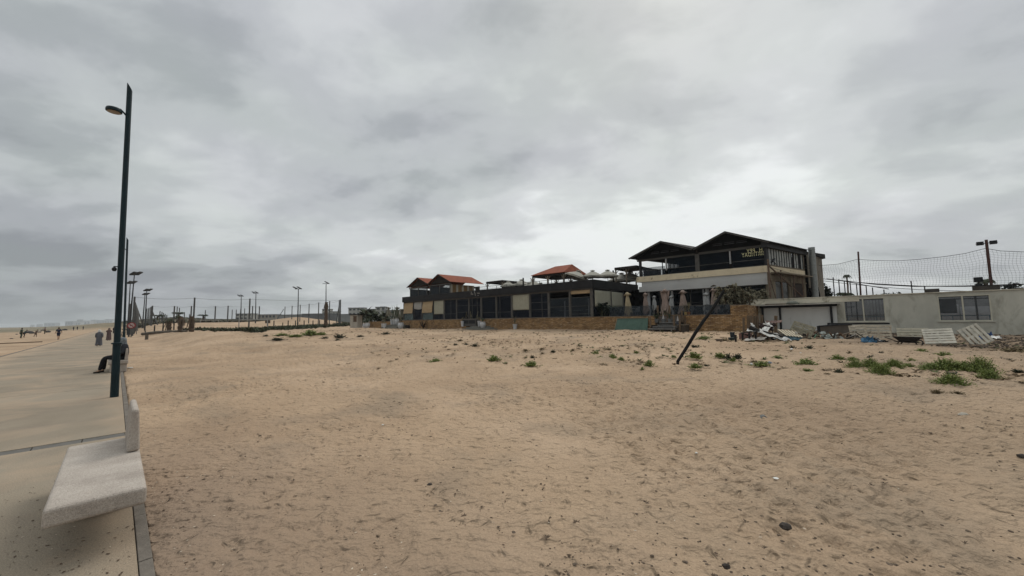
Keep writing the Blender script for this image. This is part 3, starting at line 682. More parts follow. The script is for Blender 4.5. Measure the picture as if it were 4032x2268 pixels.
# ---- hip roofed gazebo on the roof terrace
def slab_poly(m, pts, th=.07): m.poly(pts, th, (0, 0, -1))
Yg = .9
xl0, zl0 = fr(2090, 1086, F, Yg); xf0, zf0 = fr(2221, 1069, F, Yg); ze0 = (zl0 + zf0) / 2
yb0 = frx(2316, 1075, F, xf0)[0]; yb0 = max(3.5, min(6.5, yb0))
gz = empty('gazebo', W(F, (xl0 + xf0) / 2, 2.5, 4.6), 'open gazebo with orange red hipped roof on the restaurant roof terrace', 'gazebo')
ymid = (Yg + yb0) / 2 + Yg * 0; hip = (ymid - Yg) * .8
zr = fr(2187, 1049, F, ymid)[1]
A_ = (xl0, Yg, ze0); B_ = (xf0, Yg, ze0); C_ = (xf0, yb0, ze0); D_ = (xl0, yb0, ze0); R1 = (fr(2187, 1049, F, ymid)[0], ymid, zr); R2 = (min(xf0 - .5, fr(2253, 1056, F, ymid)[0]), ymid, zr)
m = MB(F); m.add([A_, B_, C_, D_, R1, R2], [(0, 1, 5, 4), (1, 2, 5), (2, 3, 4, 5), (3, 0, 4)]); m.build('roof', RED, gz, solid=.05)
m = MB(F)
m.box(xl0 + .1, xf0 - .1, Yg + .1, Yg + .2, ze0 - .22, ze0 - .06); m.box(xl0 + .1, xf0 - .1, yb0 - .2, yb0 - .1, ze0 - .22, ze0 - .06)
m.box(xl0 + .1, xl0 + .2, Yg + .2, yb0 - .2, ze0 - .22, ze0 - .06); m.box(xf0 - .2, xf0 - .1, Yg + .2, yb0 - .2, ze0 - .22, ze0 - .06)
m.box(xl0 + .2, xf0 - .2, Yg + .2, yb0 - .2, ze0 - .10, ze0 - .065)
m.build('beam', WOODD, gz)
for x in (xl0 + .15, (xl0 + xf0) / 2, xf0 - .15):
    for y in (Yg + .15, yb0 - .15):
        m = MB(F); m.box(x - .07, x + .07, y - .07, y + .07, 4.61, ze0 - .22)
        for s_ in (-1, 1): m.bar((x + s_ * .04, y, ze0 - .62), (x + s_ * .32, y, ze0 - .25), .06)
        m.build('post', WOODG, gz)

# ---- flat canopies
def canopy(name, label, x0, x1_, y0, y1, z, posts, mt_=WOODD, front=None):
    r = empty(name, W(F, (x0 + x1_) / 2, (y0 + y1) / 2, 4.6), label, 'pergola')
    m = MB(F); m.box(x0, x1_, y0, y1, z - .06, z); 
    m.build('roof', mt_, r)
    m = MB(F); m.box(x0, x1_, y0, y0 + .08, z - .26, z - .062); m.box(x0, x0 + .08, y0 + .08, y1, z - .24, z - .062); m.box(x1_ - .08, x1_, y0 + .08, y1, z - .24, z - .062); m.build('beam', WOODD, r)
    for (x, y) in posts:
        m = MB(F); m.box(x - .06, x + .06, y - .06, y + .06, 4.61, z - .262); m.bar((x, y, z - .7), (x + .35, y, z - .28), .05); m.bar((x, y, z - .7), (x - .35, y, z - .28), .05); m.build('post', WOODG, r)
    return r
xa, za = fr(1914, 1110, F, 2.2); xb, zb = fr(1978, 1102, F, 2.2)
canopy('pergola', 'flat dark pergola on the roof beside the red gabled rooms', xa, xb, 2.2, 8.5, (za + zb) / 2, [(xa + .1, 2.3), (xb - .1, 2.3), (xb - .1, 8.3), (xa + .1, 8.3)])
xa, za = fr(2419, 1054, F, 7.2); xb = 1.0
canopy('pergola', 'dark timber pergola with curved braces beside the two storey building', xa, xb, 7.2, 11.5, za, [(xa + .1, 7.3), ((xa + xb) / 2 + .05, 7.3), (xa + .5, 11.3), (xb - .1, 11.3), ((xa + xb) / 2, 11.3)])
m = MB(F); m.box(-9, 1.0, 9.2, 14, 4.3, 4.6); solo(m, 'rear_roof_deck', CEIL, W(F, -4, 11, 4.3), 'flat roof deck behind the restaurant fascia', 'roof deck')

# ---- railing on the roof edge
rl = empty('roof_railing', W(F, -7, 1.2, 4.6), 'thin metal railing along the roof terrace behind the dark fascia', 'railing')
m = MB(F); m.box(-17.5, -.3, .7, .74, 5.66, 5.70); m.box(-.34, -.3, .74, 9, 5.66, 5.70); m.box(-17.5, -.3, .71, .73, 5.42, 5.44); m.build('rail', GREYP, rl)
for k in range(12): m = MB(F); m.box(-17.4 + 1.55 * k, -17.36 + 1.55 * k, .7, .74, 4.61, 5.655); m.build('baluster', GREYP, rl)
BOL = mat('black_timber', (.02, .018, .016), .8, .3, 6)
for (px, pt, Y_, lab) in ((2414, 1064, 6.4, 'black timber post standing on the roof terrace left of the dark pergola'), (2060, 1094, 1.2, 'grey post on the roof terrace in front of a white parasol'), (2032, 1107, 2.4, 'short dark post on the roof between two white parasols')):
    x, z = fr(px, pt, F, Y_); m = MB(F); m.tube([(x, Y_, 4.6), (x, Y_, z - .08), (x, Y_, z)], [.085, .085, .05], 8)
    solo(m, 'timber_post', BOL, W(F, x, Y_, 4.6), lab, 'post', 'posts standing on the roof terrace')

# ---- open parasols on the roof terrace
CANV = mat('offwhite_canvas', (.30, .29, .25), .9, .12, 4, col2=(.22, .21, .17), c2lo=.55, c2hi=.75)
def open_parasol(px, pt, Y_, rad, lab, tilt=0, drop=.32):
    x, z = fr(px, pt, F, Y_); b = W(F, x, Y_, 4.6)
    r = empty('parasol', b, lab, 'parasol', 'open white parasols on the roof terrace')
    drop = rad * .52
    T = Matrix.Translation(Vector((b.x, b.y, z))) @ Matrix.Rotation(tilt, 4, 'Y')
    m = MB(T); n = 8; vs = [(0, 0, -.06)]; fs = []
    for j, f in enumerate((.35, .7, 1.0)):
        for k in range(n * 2):
            a_ = PI * k / n; rr = rad * f * (1 if k % 2 == 0 else .93 + .02 * hsh(k, px)); dz = -.06 - drop * f ** 1.15 - (0 if k % 2 == 0 else .03 * f) * (-1)
            vs.append((rr * math.cos(a_), rr * math.sin(a_), dz))
    n2 = n * 2
    for k in range(n2): fs.append((0, 1 + k, 1 + (k + 1) % n2))
    for j in range(2):
        for k in range(n2): fs.append((1 + j * n2 + k, 1 + (j + 1) * n2 + k, 1 + (j + 1) * n2 + (k + 1) % n2, 1 + j * n2 + (k + 1) % n2))
    b0 = len(vs); 
    for k in range(n2):
        p = vs[1 + 2 * n2 + k]; vs.append((p[0] * .99, p[1] * .99, p[2] - .13 - .05 * hsh(k, px, 3)))
        fs.append((1 + 2 * n2 + k, b0 + k, b0 + (k + 1) % n2, 1 + 2 * n2 + (k + 1) % n2))
    m.add(vs, fs); cn = m.build('canopy', CANV, r, solid=.01)
    m = MB(T); m.lathe([(.02, .03), (rad * .22, -.03), (rad * .25, -.075)], seg=8); m.build('vent', CANV, cn)
    m = MB(); m.tube([b, (b.x, b.y, z - .1)], .025, 8); m.build('pole', GREYP, r)
    for k in range(4):
        a_ = PI / 2 * k + .4; m = MB(T); m.bar((0, 0, -.6), (rad * .5 * math.cos(a_), rad * .5 * math.sin(a_), -.06 - drop * .5), .02); m.build('strut', GREYP, r)
for a_ in ((2001, 1107, 2.6, .95, 'white open parasol furthest left on the roof, in front of the dark pergola'),
           (2053, 1100, 3.2, 1.15, 'white open parasol just behind the grey post on the roof'),
           (2098, 1102, 4.4, 1.25, 'white open parasol behind the left posts of the red roofed gazebo'),
           (2083, 1113, 2.2, .95, 'low white open parasol peeking over the fascia left of the gazebo'),
           (2130, 1113, 2.6, .8, 'small low white parasol seen between the gazebo posts'),
           (2280, 1066, 1.6, 1.2, 'tilted white parasol with a pointed corner right of the gazebo', .38),
           (2333, 1064, 1.8, .98, 'round topped cream parasol with a vent, right of the tilted one', 0),
           (2392, 1062, 4.0, 1.05, 'cream parasol with peaked canopy left of the black timber post', 0),
           (2447, 1074, 9.2, 1.5, 'wide cream parasol seen through the dark pergola', 0, .4),
           (2478, 1070, 10.0, 1.2, 'cream parasol behind the dark pergola nearest the two storey building', 0, .4)):
    open_parasol(*a_)

# ================================================================== TWO STOREY BUILDING (frame FM, front plane y=0)
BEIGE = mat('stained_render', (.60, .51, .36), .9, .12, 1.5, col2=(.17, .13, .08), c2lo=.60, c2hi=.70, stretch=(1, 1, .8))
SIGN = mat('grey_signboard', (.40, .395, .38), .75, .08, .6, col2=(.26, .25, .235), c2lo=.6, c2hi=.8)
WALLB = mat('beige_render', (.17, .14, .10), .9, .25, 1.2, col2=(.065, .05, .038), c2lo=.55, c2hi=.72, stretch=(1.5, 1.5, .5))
NAVY = glassmat('navy_glass', (.003, .006, .010), .12, .05, .7)
STRIP = mat('translucent_panel', (.34, .35, .33), .6, .25, 2.5, col2=(.14, .14, .13), c2lo=.5, c2hi=.7, stretch=(1, 1, .4))
COLW = mat('white_column_paint', (.38, .38, .38), .7, .1, 3)
tb = empty('two_storey_building', W(FM, 6.5, 4, 1.9), 'dark two storey building with twin gables above a stained beige concrete band', 'building')
XL, XR, DB = 1.1, 12.2, 7.7
m = MB(FM); m.box(XL, XR, -.12, DB, 5.33, 5.87); m.build('floor_slab', BEIGE, tb)
m = MB(FM); m.box(1.62, XR - .05, -.04, .3, 4.84, 5.327); m.build('signboard', SIGN, tb)
m = MB(FM); m.box(1.45, XR - .05, -.30, .02, 4.33, 4.836); m.box(1.45, XR - .05, .024, 1.0, 4.33, 4.38); m.build('signboard', SIGN, tb)
# ground floor: dark glazing, columns
m = MB(FM); m.box(1.0, XR - .2, 1.0, 1.02, 1.87, 4.33); m.build('pane', NAVY, tb)
m = MB(FM)
for px in (2600, 2647, 2720, 2771, 2850, 2905, 2960):
    x = fr(px, 1190, FM, .95)[0]; m.box(x - .04, x + .04, .93, .995, 1.87, 4.33)
for z in (2.3, 3.1): m.box(3.9, XR - .2, .95, .99, z, z + .035)
m.build('frame', GREYP, tb)
for px, wpx in ((2555, 13), (2648, 9), (2772, 6), (2787, 13)):
    x = fr(px, 1190, FM, .3)[0]; m = MB(FM); m.tube([(x, .3, 1.87), (x, .3, 4.32)], wpx * .0115, 12); m.build('column', COLW, tb)
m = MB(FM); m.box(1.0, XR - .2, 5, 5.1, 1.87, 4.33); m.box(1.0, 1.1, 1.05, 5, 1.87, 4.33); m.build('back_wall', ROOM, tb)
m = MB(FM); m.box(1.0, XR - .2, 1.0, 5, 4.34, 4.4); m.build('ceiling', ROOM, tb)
m = MB(FM); m.box(2.6, 4.2, 1.4, 2.2, 1.87, 2.9); m.box(6.6, 9.2, 1.5, 2.2, 1.87, 2.95); m.build('counter', mat('counter_blue', (.06, .075, .09), .6, .2, 2), tb)
# side wall, ground floor
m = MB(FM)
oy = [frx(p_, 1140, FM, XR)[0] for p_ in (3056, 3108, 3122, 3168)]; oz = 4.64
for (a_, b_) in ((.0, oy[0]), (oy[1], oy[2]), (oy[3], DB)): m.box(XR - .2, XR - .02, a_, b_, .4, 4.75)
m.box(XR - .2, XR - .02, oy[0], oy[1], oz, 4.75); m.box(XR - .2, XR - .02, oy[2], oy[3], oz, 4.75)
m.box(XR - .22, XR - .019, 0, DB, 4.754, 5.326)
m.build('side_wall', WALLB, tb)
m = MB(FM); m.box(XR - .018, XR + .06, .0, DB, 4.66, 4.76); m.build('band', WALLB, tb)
m = MB(FM); m.box(XR - .12, XR - .10, oy[0], oy[1], .5, oz); m.build('pane', glassmat('dusty_glass', (.035, .033, .026), .25, .2, .92), tb)
m = MB(FM); m.box(XR - .09, XR - .05, (oy[0] + oy[1]) / 2 - .04, (oy[0] + oy[1]) / 2 + .04, .5, oz); m.build('mullion', GREYP, tb)
m = MB(FM); m.box(XR - .12, XR - .10, oy[2], oy[3], .5, oz); m.build('door', mat('brown_door', (.028, .018, .014), .7, .3, 2), tb)
# upper floor
zb1 = 7.42
posts = [(2521, .10, DARKF), (2623, .035, COLW), (2747, .18, GREYP), (2877, .035, COLW), (3017, .09, DARKF)]
PX = []
for px, hw, mt_ in posts:
    x = fr(px, 1050, FM, .05)[0]; PX.append(x)
    m = MB(FM); m.box(x - hw, x + hw, .0, .16, (5.875 if hw > .05 else 6.3), zb1 + .1); m.build('post', mt_, tb)
m = MB(FM); m.box(XL + .1, PX[2] - .2, -.06, .2, zb1, zb1 + .17); m.box(PX[2] + .2, XR, -.06, .2, zb1, zb1 + .2); m.build('beam', mat('dark_beam', (.06, .055, .048), .8, .3, 3, stretch=(.3, .3, 3)), tb)
for a_, b_, kind in ((0, 1, 'open'), (1, 2, 'g'), (2, 3, 'g'), (3, 4, 'g')):
    xa, xb = PX[a_] + .12, PX[b_] - .12
    m = MB(FM); m.box(xa, xb, .07, .08, 5.88, 6.75 if kind == 'open' else zb1); m.build('pane', GLASSB if kind == 'open' else NAVY, tb)
    m = MB(FM); m.box(xa, xb, .03, .07, 6.42, 6.46); 
    if kind != 'open': m.box(xa, xb, .03, .068, 5.88, 5.93)
    m.build('rail', GREYP, tb)
# gable infill, louvres
for (x0, xp, x1_) in ((1.0, 3.94, 6.7), (6.9, 9.52, 12.2)):
    m = MB(FM); m.poly([(x0, .1, zb1 + .21), (x1_, .1, zb1 + .21), (x1_, .1, 7.95), (xp, .1, 8.98), (x0, .1, 7.85)], .06, (0, 1, 0)); m.build('gable', ROOM, tb)
    m = MB(FM)
    for k in (-1, 0, 1): m.box(xp + k * .95 - .38, xp + k * .95 + .38, .06, .098, 8.05, 8.09); m.box(xp + k * .95 - .38, xp + k * .95 + .38, .06, .098, 8.2, 8.22)
    m.build('louvre', mat('louvre_grey', (.06, .06, .062), .7, .2, 4), tb)
ROOFD = mat('dark_fibre_roof', (.012, .011, .0105), .9, .35, 2.5)
gable_roof(FM, .62, 3.94, 6.80, 7.76, 9.05, 7.90, -.55, DB + .3, .07, 'roof', ROOFD, tb)
gable_roof(FM, 6.82, 9.52, 12.72, 7.90, 9.05, 7.70, -.55, DB + .3, .07, 'roof', ROOFD, tb)
for a_, b_ in (((.66, 7.74), (3.94, 9.02)), ((6.76, 7.88), (3.94, 9.02)), ((6.86, 7.88), (9.52, 9.02)), ((12.66, 7.68), (9.52, 9.02))):
    m = MB(FM); m.bar((a_[0], -.50, a_[1]), (b_[0], -.50, b_[1]), .04, .10); m.build('barge_board', mat('barge_board_paint', (.09, .085, .078), .8, .3, 4), tb)
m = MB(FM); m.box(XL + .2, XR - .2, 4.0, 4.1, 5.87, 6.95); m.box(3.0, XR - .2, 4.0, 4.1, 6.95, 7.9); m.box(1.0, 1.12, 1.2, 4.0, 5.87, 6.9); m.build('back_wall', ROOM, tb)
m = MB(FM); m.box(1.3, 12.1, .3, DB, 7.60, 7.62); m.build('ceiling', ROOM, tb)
m = MB(FM)
for k in range(5): m.box(1.3 + .4 * k, 1.36 + .4 * k, 3.92, 3.99, 6.3, 7.6)
m.build('mullion', DARKF, tb)
# furniture silhouettes behind the upper glass
m = MB(FM)
for x in (4.6, 5.6, 8.0, 10.9): m.box(x, x + .8, 1.0, 1.5, 5.88, 6.35)
m.box(8.5, 9.3, .8, 1.2, 5.88, 6.55); m.build('furniture', mat('dim_furniture', (.06, .055, .06), .8, .3, 4), tb)
# upper side wall: row of pale upright panels between dark bars
m = MB(FM); m2 = MB(FM); y = .55; k = 0
ylim = frx(3168, 1040, FM, XR)[0]
while y < min(ylim, 7.2):
    wdt = .50; m.box(XR - .10, XR - .06, y, y + wdt - .09, 6.02, 7.45) if not (k in (9, 12)) else None
    m2.box(XR - .14, XR - .02, y + wdt - .085, y + wdt - .005, 6.0, 7.5); y += wdt; k += 1
m.build('panel', STRIP, tb); m2.box(XR - .14, XR - .02, .1, .5, 6.0, 7.5); m2.build('mullion', DARKF, tb)
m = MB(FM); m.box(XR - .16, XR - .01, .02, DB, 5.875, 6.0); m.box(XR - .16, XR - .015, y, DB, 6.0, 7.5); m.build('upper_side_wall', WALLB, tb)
m = MB(FM); m.box(XR - .21, XR + .22, -.3, DB + .2, 7.36, 7.84); m.build('eave', DARKF, tb)
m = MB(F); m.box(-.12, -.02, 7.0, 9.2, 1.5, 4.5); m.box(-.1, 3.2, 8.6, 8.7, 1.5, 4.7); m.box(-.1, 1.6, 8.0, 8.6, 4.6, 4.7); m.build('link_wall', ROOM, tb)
# narrow side ledge
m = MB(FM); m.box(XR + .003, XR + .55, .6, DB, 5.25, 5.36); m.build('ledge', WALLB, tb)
# mirrored party lettering on the glass
YEL = mat('yellow_letters', (.60, .57, .33), .7, .1, 9)
def text_mesh(body, x0, x1_, z0, z1_, Y_, cut=None):
    cu = bpy.data.curves.new('lettering', 'FONT'); cu.body = body; cu.size = 1; cu.extrude = .01; cu.offset = .004; cu.space_character = 1.15
    o = bpy.data.objects.new('tmp', cu); COL.objects.link(o); dg = bpy.context.evaluated_depsgraph_get(); me = bpy.data.meshes.new_from_object(o.evaluated_get(dg))
    bpy.data.objects.remove(o); bm = bmesh.new(); bm.from_mesh(me)
    if cut:
        for lo_, hi_ in cut:
            zs = [v.co.y for v in bm.verts]; a_, b_ = min(zs), max(zs); l = a_ + (b_ - a_) * lo_; h = a_ + (b_ - a_) * hi_
            for c_ in (l, h): bmesh.ops.bisect_plane(bm, geom=bm.verts[:] + bm.edges[:] + bm.faces[:], plane_co=(0, c_, 0), plane_no=(0, 1, 0))
            kill = [f for f in bm.faces if l < f.calc_center_median().y < h]; bmesh.ops.delete(bm, geom=kill, context='FACES')
    vs = [v.co.copy() for v in bm.verts]; bm.verts.index_update(); fs = [tuple(v.index for v in f.verts) for f in bm.faces]
    xs = [v.x for v in vs]; zs = [v.y for v in vs]; a_, b_, c_, d_ = min(xs), max(xs), min(zs), max(zs)
    m = MB(FM); m.add([(x1_ - (v.x - a_) / (b_ - a_) * (x1_ - x0), Y_ + v.z, z0 + (v.y - c_) / (d_ - c_) * (z1_ - z0)) for v in vs], fs)
    bm.free(); return m
xa, za = fr(2940, 998, FM, .05); xb, zb = fr(3001, 976, FM, .05)
text_mesh('H  PPY', xa, xb, za + .02, za + .36, .055).build('lettering', YEL, tb)
xa, za = fr(2921, 1013, FM, .05); xb, zb = fr(3011, 993, FM, .05)
text_mesh('BIRTHDAY', xa, xb, za, za + .34, .055, [(.40, .55)]).build('lettering', YEL, tb)

# ---- rusty support frame beside the building
RUST = mat('rusty_steel', (.105, .07, .05), .9, .4, 5, col2=(.19, .15, .12), c2lo=.5, c2hi=.7)
sf = empty('support_frame', W(FM, XR + .6, 2, .8), 'rusty steel support frame with long diagonal braces against the side of the two storey building', 'support frame')
Xs = XR + .35
def sp3(px, py, Xc=Xs): y, z = frx(px, py, FM, Xc); return Vector((Xc, y, z))
for px, pt, r_, mt_ in ((3023, 1020, .07, RUST), (3074, 1063, .055, RUST), (3115, 1098, .06, WALLB), (3124, 1080, .045, RUST), (3158, 1084, .045, RUST)):
    p = sp3(px, pt); m = MB(FM); m.tube([(p.x, p.y, .6), tuple(p)], r_, 8); m.build('post', mt_, sf)
for a_, b_, r_ in (((3028, 1047), (3168, 1176), .06), ((3026, 1077), (3056, 1178), .035), ((3086, 1108), (3098, 1075), .03), ((3120, 1100), (3140, 1080), .03)):
    m = MB(FM); m.tube([tuple(sp3(*a_)), tuple(sp3(*b_))], r_, 6); m.build('brace', RUST, sf)
for a_, b_ in (((3026, 1050), (3186, 1088)), ((3026, 1045), (3190, 1056)), ((3030, 1020), (3190, 1046))):
    m = MB(FM); m.tube([tuple(sp3(*a_)), tuple((sp3(*a_) + sp3(*b_)) / 2 - Vector((0, 0, .12))), tuple(sp3(*b_))], .014, 5); m.build('cable', BLACK, sf)
p = W(FM, *sp3(3044, 1026)); m = MB(Matrix.Translation(p) @ Matrix.Rotation(-.6, 4, 'Y') @ Matrix.Rotation(.6, 4, 'Z')); m.box(-.32, .32, -.1, .1, -.05, .06); m.box(-.02, .02, -.02, .02, -.4, -.05)
solo(m, 'floodlight', BLACK, p, 'dark floodlight fixed at the corner of the two storey building', 'floodlight')

# ---- duct and rear annex
_dy = frx(3216, 1100, FM, XR + .55)[0]; _dd = W(FM, XR + .55, _dy).y
dp = at(3209, 1150, _dd); top = at(3204.5, 971, _dd)
def duct(a_, i): return 1 + .035 * (1 if i % 2 else -1)
m = MB(); zs = np.arange(2.0, top.z, .115); m.lathe([(.262, z_) for z_ in zs], (dp.x, dp.y, 0), 20, duct)
solo(m, 'ventilation_duct', mat('galvanised_duct', (.20, .21, .20), .5, .2, 6, spec=.5, metal=.3), Vector((dp.x, dp.y, 2.0)), 'tall ribbed grey ventilation duct rising behind the two storey building', 'duct', smooth=True)
CORR = mat('stained_corrugated', (.22, .20, .165), .85, .3, 2, col2=(.09, .07, .05), c2lo=.48, c2hi=.65, stretch=(3, 3, .3))
ax_ = at(3190, 1150, _dd + .6); bx_ = at(3246, 1150, _dd + 3.0); t1 = at(3190, 996, _dd + .6).z; t2 = at(3246, 1018, _dd + 3).z
an = empty('corrugated_annex', ((ax_.x + bx_.x) / 2, (ax_.y + bx_.y) / 2, 1.0), 'stained corrugated annex behind the ventilation duct', 'annex')
m = MB(); n = 24; vs = []; 
for k in range(n + 1):
    f = k / n; q = ax_.lerp(bx_, f); o_ = .04 * (1 if k % 2 else -1); tz = t1 + (t2 - t1) * f
    zbm = 4.3 + .4 * hsh(k, 5) if f < .7 else 3.2
    vs += [(q.x + o_, q.y - o_, zbm), (q.x + o_, q.y - o_, tz)]
m.add(vs, [(2 * k, 2 * k + 2, 2 * k + 3, 2 * k + 1) for k in range(n)]); m.build('cladding', CORR, an, solid=.03)
m = MB(); m.add([(ax_.x + .2, ax_.y + .2, 1), (bx_.x + .1, bx_.y + .2, 1), (bx_.x + 1.0, bx_.y + 3, 1), (ax_.x + .2, ax_.y + 4, 1), (ax_.x + .2, ax_.y + .2, t1 - .1), (bx_.x + .1, bx_.y + .2, t2 - .1), (bx_.x + .1, bx_.y + 3, t2 - .1), (ax_.x + .2, ax_.y + 4, t1 - .1)],
      [(0, 1, 5, 4), (1, 2, 6, 5), (2, 3, 7, 6), (3, 0, 4, 7), (4, 5, 6, 7)]); m.build('walls', ROOM, an)
m = MB(); m.add([(ax_.x, ax_.y - .1, t1 + .12), (bx_.x + .3, bx_.y - .1, t2 + .42), (bx_.x + .3, bx_.y + 2, t2 + .5), (ax_.x, ax_.y + 2, t1 + .15), (ax_.x, ax_.y - .1, t1 - .02), (bx_.x + .3, bx_.y - .1, t2 - .02), (bx_.x + .3, bx_.y + 2, t2 - .02), (ax_.x, ax_.y + 2, t1 - .02)],
      [(0, 1, 2, 3), (7, 6, 5, 4), (0, 4, 5, 1), (1, 5, 6, 2), (2, 6, 7, 3), (3, 7, 4, 0)]); m.build('roof_edge', ROOFD, an)
# rear block joining duct and building
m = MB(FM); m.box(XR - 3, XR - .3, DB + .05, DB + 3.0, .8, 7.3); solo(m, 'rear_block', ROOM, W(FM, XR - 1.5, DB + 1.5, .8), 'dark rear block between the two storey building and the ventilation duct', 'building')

# ================================================================== LOW CONCRETE BUILDING on the right
FC = frame((pa.x, pa.y, 0), (dr.x, dr.y)); LC = (pb - pa).length + 7
CONC = mat('stained_concrete_render', (.41, .40, .345), .95, .16, .8, col2=(.25, .242, .20), c2lo=.5, c2hi=.68, stretch=(1, 1, .45), bump=.25, bscale=14)
CONCL = mat('pale_render', (.50, .465, .375), .95, .12, 1.2, col2=(.18, .16, .12), c2lo=.55, c2hi=.7)
cb = empty('concrete_building', W(FC, LC / 2, 2, .5), 'low stained concrete building with sliding windows behind the rubbish and pallets', 'building')
w1a, w1b = fr(3323, 1220, FC)[0], fr(3486, 1220, FC)[0]; w2a, w2b = fr(3694, 1210, FC)[0], fr(3904, 1210, FC)[0]
zw0 = fr(3486, 1266, FC)[1]; zw1 = fr(3486, 1171, FC)[1] ; zv0 = fr(3800, 1264, FC)[1]; zv1 = fr(3800, 1162, FC)[1]
sx0, sx1 = fr(3004, 1250, FC)[0], fr(3278, 1250, FC)[0]
m = MB(FC); m.box(0, w1a, 0, .2, .2, 2.95); m.box(w1a, w1b, 0, .2, .2, zw0); m.box(w1a, w1b, 0, .2, zw1, 2.95)
m.box(w1b, w2a, 0, .2, .2, 2.95); m.box(w2a, w2b, 0, .2, .2, zv0); m.box(w2a, w2b, 0, .2, zv1, 2.95); m.box(w2b, LC, 0, .2, .2, 2.95)
m.box(LC - .2, LC, .2, 5, .2, 2.95); m.box(.0, .2, .2, 5, .2, 2.95); m.build('wall', CONC, cb)
m = MB(FC); m.box(-.03, sx1 + 1.4, -.03, -.004, 2.62, 2.93); m.box(-.03, sx0 - .1, -.035, -.004, .3, 2.615); m.build('render_band', CONCL, cb)
m = MB(FC); m.box(-.05, LC + .05, -.06, .25, 2.953, 3.0); m.build('parapet_coping', CONCL, cb)
m = MB(FC); m.box(.2, LC - .2, 3.52, 5, 2.75, 2.85); m.box(.2, LC - .2, .25, .8, 2.75, 2.85); m.build('roof', CEIL, cb)
m = MB(FC); m.box(.2, LC - .2, 3.4, 3.5, .3, 2.75); m.build('inner_wall', mat('dim_inner_wall', (.30, .30, .30), .9, .3, 1.5), cb)
m = MB(FC); m.box(.2, LC - .2, .2, 3.4, .3, .45); m.build('floor', ROOMF, cb)
WFR = mat('cream_window_frame', (.44, .42, .34), .6, .12, 4)
BLUE = mat('blue_rail_paint', (.10, .20, .27), .6, .15, 5)
for (a_, b_, z0, z1_) in ((w1a, w1b, zw0, zw1), (w2a, w2b, zv0, zv1)):
    wn = empty('window'); wn.parent = cb; wn.location = W(FC, (a_ + b_) / 2, 0, z0) - abspos(cb)
    mid = (a_ + b_) / 2 - .03; t = .05
    m = MB(FC); m.box(a_, a_ + t, -.01, .12, z0, z1_); m.box(b_ - t, b_, -.01, .12, z0, z1_); m.box(a_ + t, b_ - t, -.01, .12, z1_ - t, z1_); m.box(a_ + t, b_ - t, -.01, .12, z0, z0 + t)
    m.box(mid - .03, mid + .03, -.005, .10, z0 + t, z1_ - t); m.build('frame', WFR, wn)
    m = MB(FC); m.box(a_ + t, mid - .03, .05, .056, z0 + t, z1_ - t); m.box(mid + .03, b_ - t, .07, .076, z0 + t, z1_ - t); m.build('pane', glassmat('reflective_glass', (.05, .055, .06), .04, .6, .38), wn)
    m = MB(FC); m.box(a_ - .08, b_ + .08, -.06, -.012, z0 - .05, z0 - .003); m.build('sill', CONC, wn)
    m = MB(FC); m.box(a_ - .1, b_ + .3, .9, .93, z0 + .28, z0 + .33); m.box(a_ - .1, b_ + .3, .9, .93, z0 + .02, z0 + .05)
    k = 0
    while a_ + .1 + k * .45 < b_ + .3: m.box(a_ + .1 + k * .45, a_ + .13 + k * .45, .9, .93, .45, z0 + .28); k += 1
    m.build('rail', BLUE, wn)
m = MB(FC); m.box(w2a - .1, w2a + .75, .7, .75, zv0 + .45, zv1 - .15); m.box(w2b - .5, w2b - .42, .7, .75, zv0, zv1); m.box(w2a, w2b, .6, .64, zv1 - .22, zv1 - .16)
m.box(w1a + .05, w1a + .1, .7, .74, zw0, zw1); m.box(w1a + .12, w1a + .5, .7, .74, zw1 - .55, zw1 - .5); m.box(w1a + .3, w1a + .34, .7, .74, zw0 + .3, zw1); m.box(w1a + .55, w1a + .62, .7, .74, zw0, zw1); m.box(w1a, w1b, 1.0, 1.05, zw0 + .38, zw0 + .42)
m.build('inner_frames', mat('dark_inner_frame', (.03, .034, .038), .8, .3, 3), cb)
m = MB(FC)
k = 0
while k < 6: m.box((w1a + w1b) / 2 + .1 + k * .15, (w1a + w1b) / 2 + .2 + k * .15, 1.2, 1.22, 1.2, 2.7); k += 1
m.box(w2a - .2, w2a + .9, 2.0, 2.4, 1.2, 2.3); m.box(w2a + 1.0, w2b + .3, 2.6, 2.7, 1.2, 2.15); m.build('slats', mat('inner_pale_slats', (.55, .56, .58), .8, .2, 3), cb)
# lean-to shed front: white boards in a black frame under a thin metal roof
ld = empty('lean_to_shed', W(FC, (sx0 + sx1) / 2, -.4, .6), 'white boarded lean to shed with black frame built against the concrete building', 'shed')
zs_ = fr(3150, 1197, FC, -.7)[1]
WHB = mat('dirty_white_board', (.46, .465, .45), .8, .08, 1.2, col2=(.32, .32, .30), c2lo=.58, c2hi=.78, stretch=(1, 1, .4))
m = MB(FC)
m.box(sx0 + .05, sx1 + .25, -.12, -.08, .45, zs_ - .22); m.build('board', WHB, ld)
for px in (3005, 3073, 3275):
    x = fr(px, 1250, FC, -.14)[0]; m = MB(FC); m.box(x - .06, x + .06, -.22, -.13, .4, zs_ - .2); m.build('post', BLACK, ld)
m = MB(FC); m.box(sx0 - .1, sx1 + .3, -.24, -.13, zs_ - .197, zs_ - .06); m.build('beam', BLACK, ld)
m = MB(FC); m.box(sx0 - .3, sx1 + .45, -.75, -.036, zs_ - .045, zs_ - .01); m.build('roof', mat('pale_sheet_metal', (.42, .40, .36), .6, .15, 3), ld)
m = MB(FC); m.box(sx0 + .3, sx0 + 1.6, -.5, -.1, zs_ - .005, zs_ + .09)
solo(m, 'timber_plank', WOODG, W(FC, sx0 + .9, -.3, zs_), 'weathered plank lying on the lean to shed roof', 'plank')
xx = fr(3120, 1190, FC, -.4)[0]
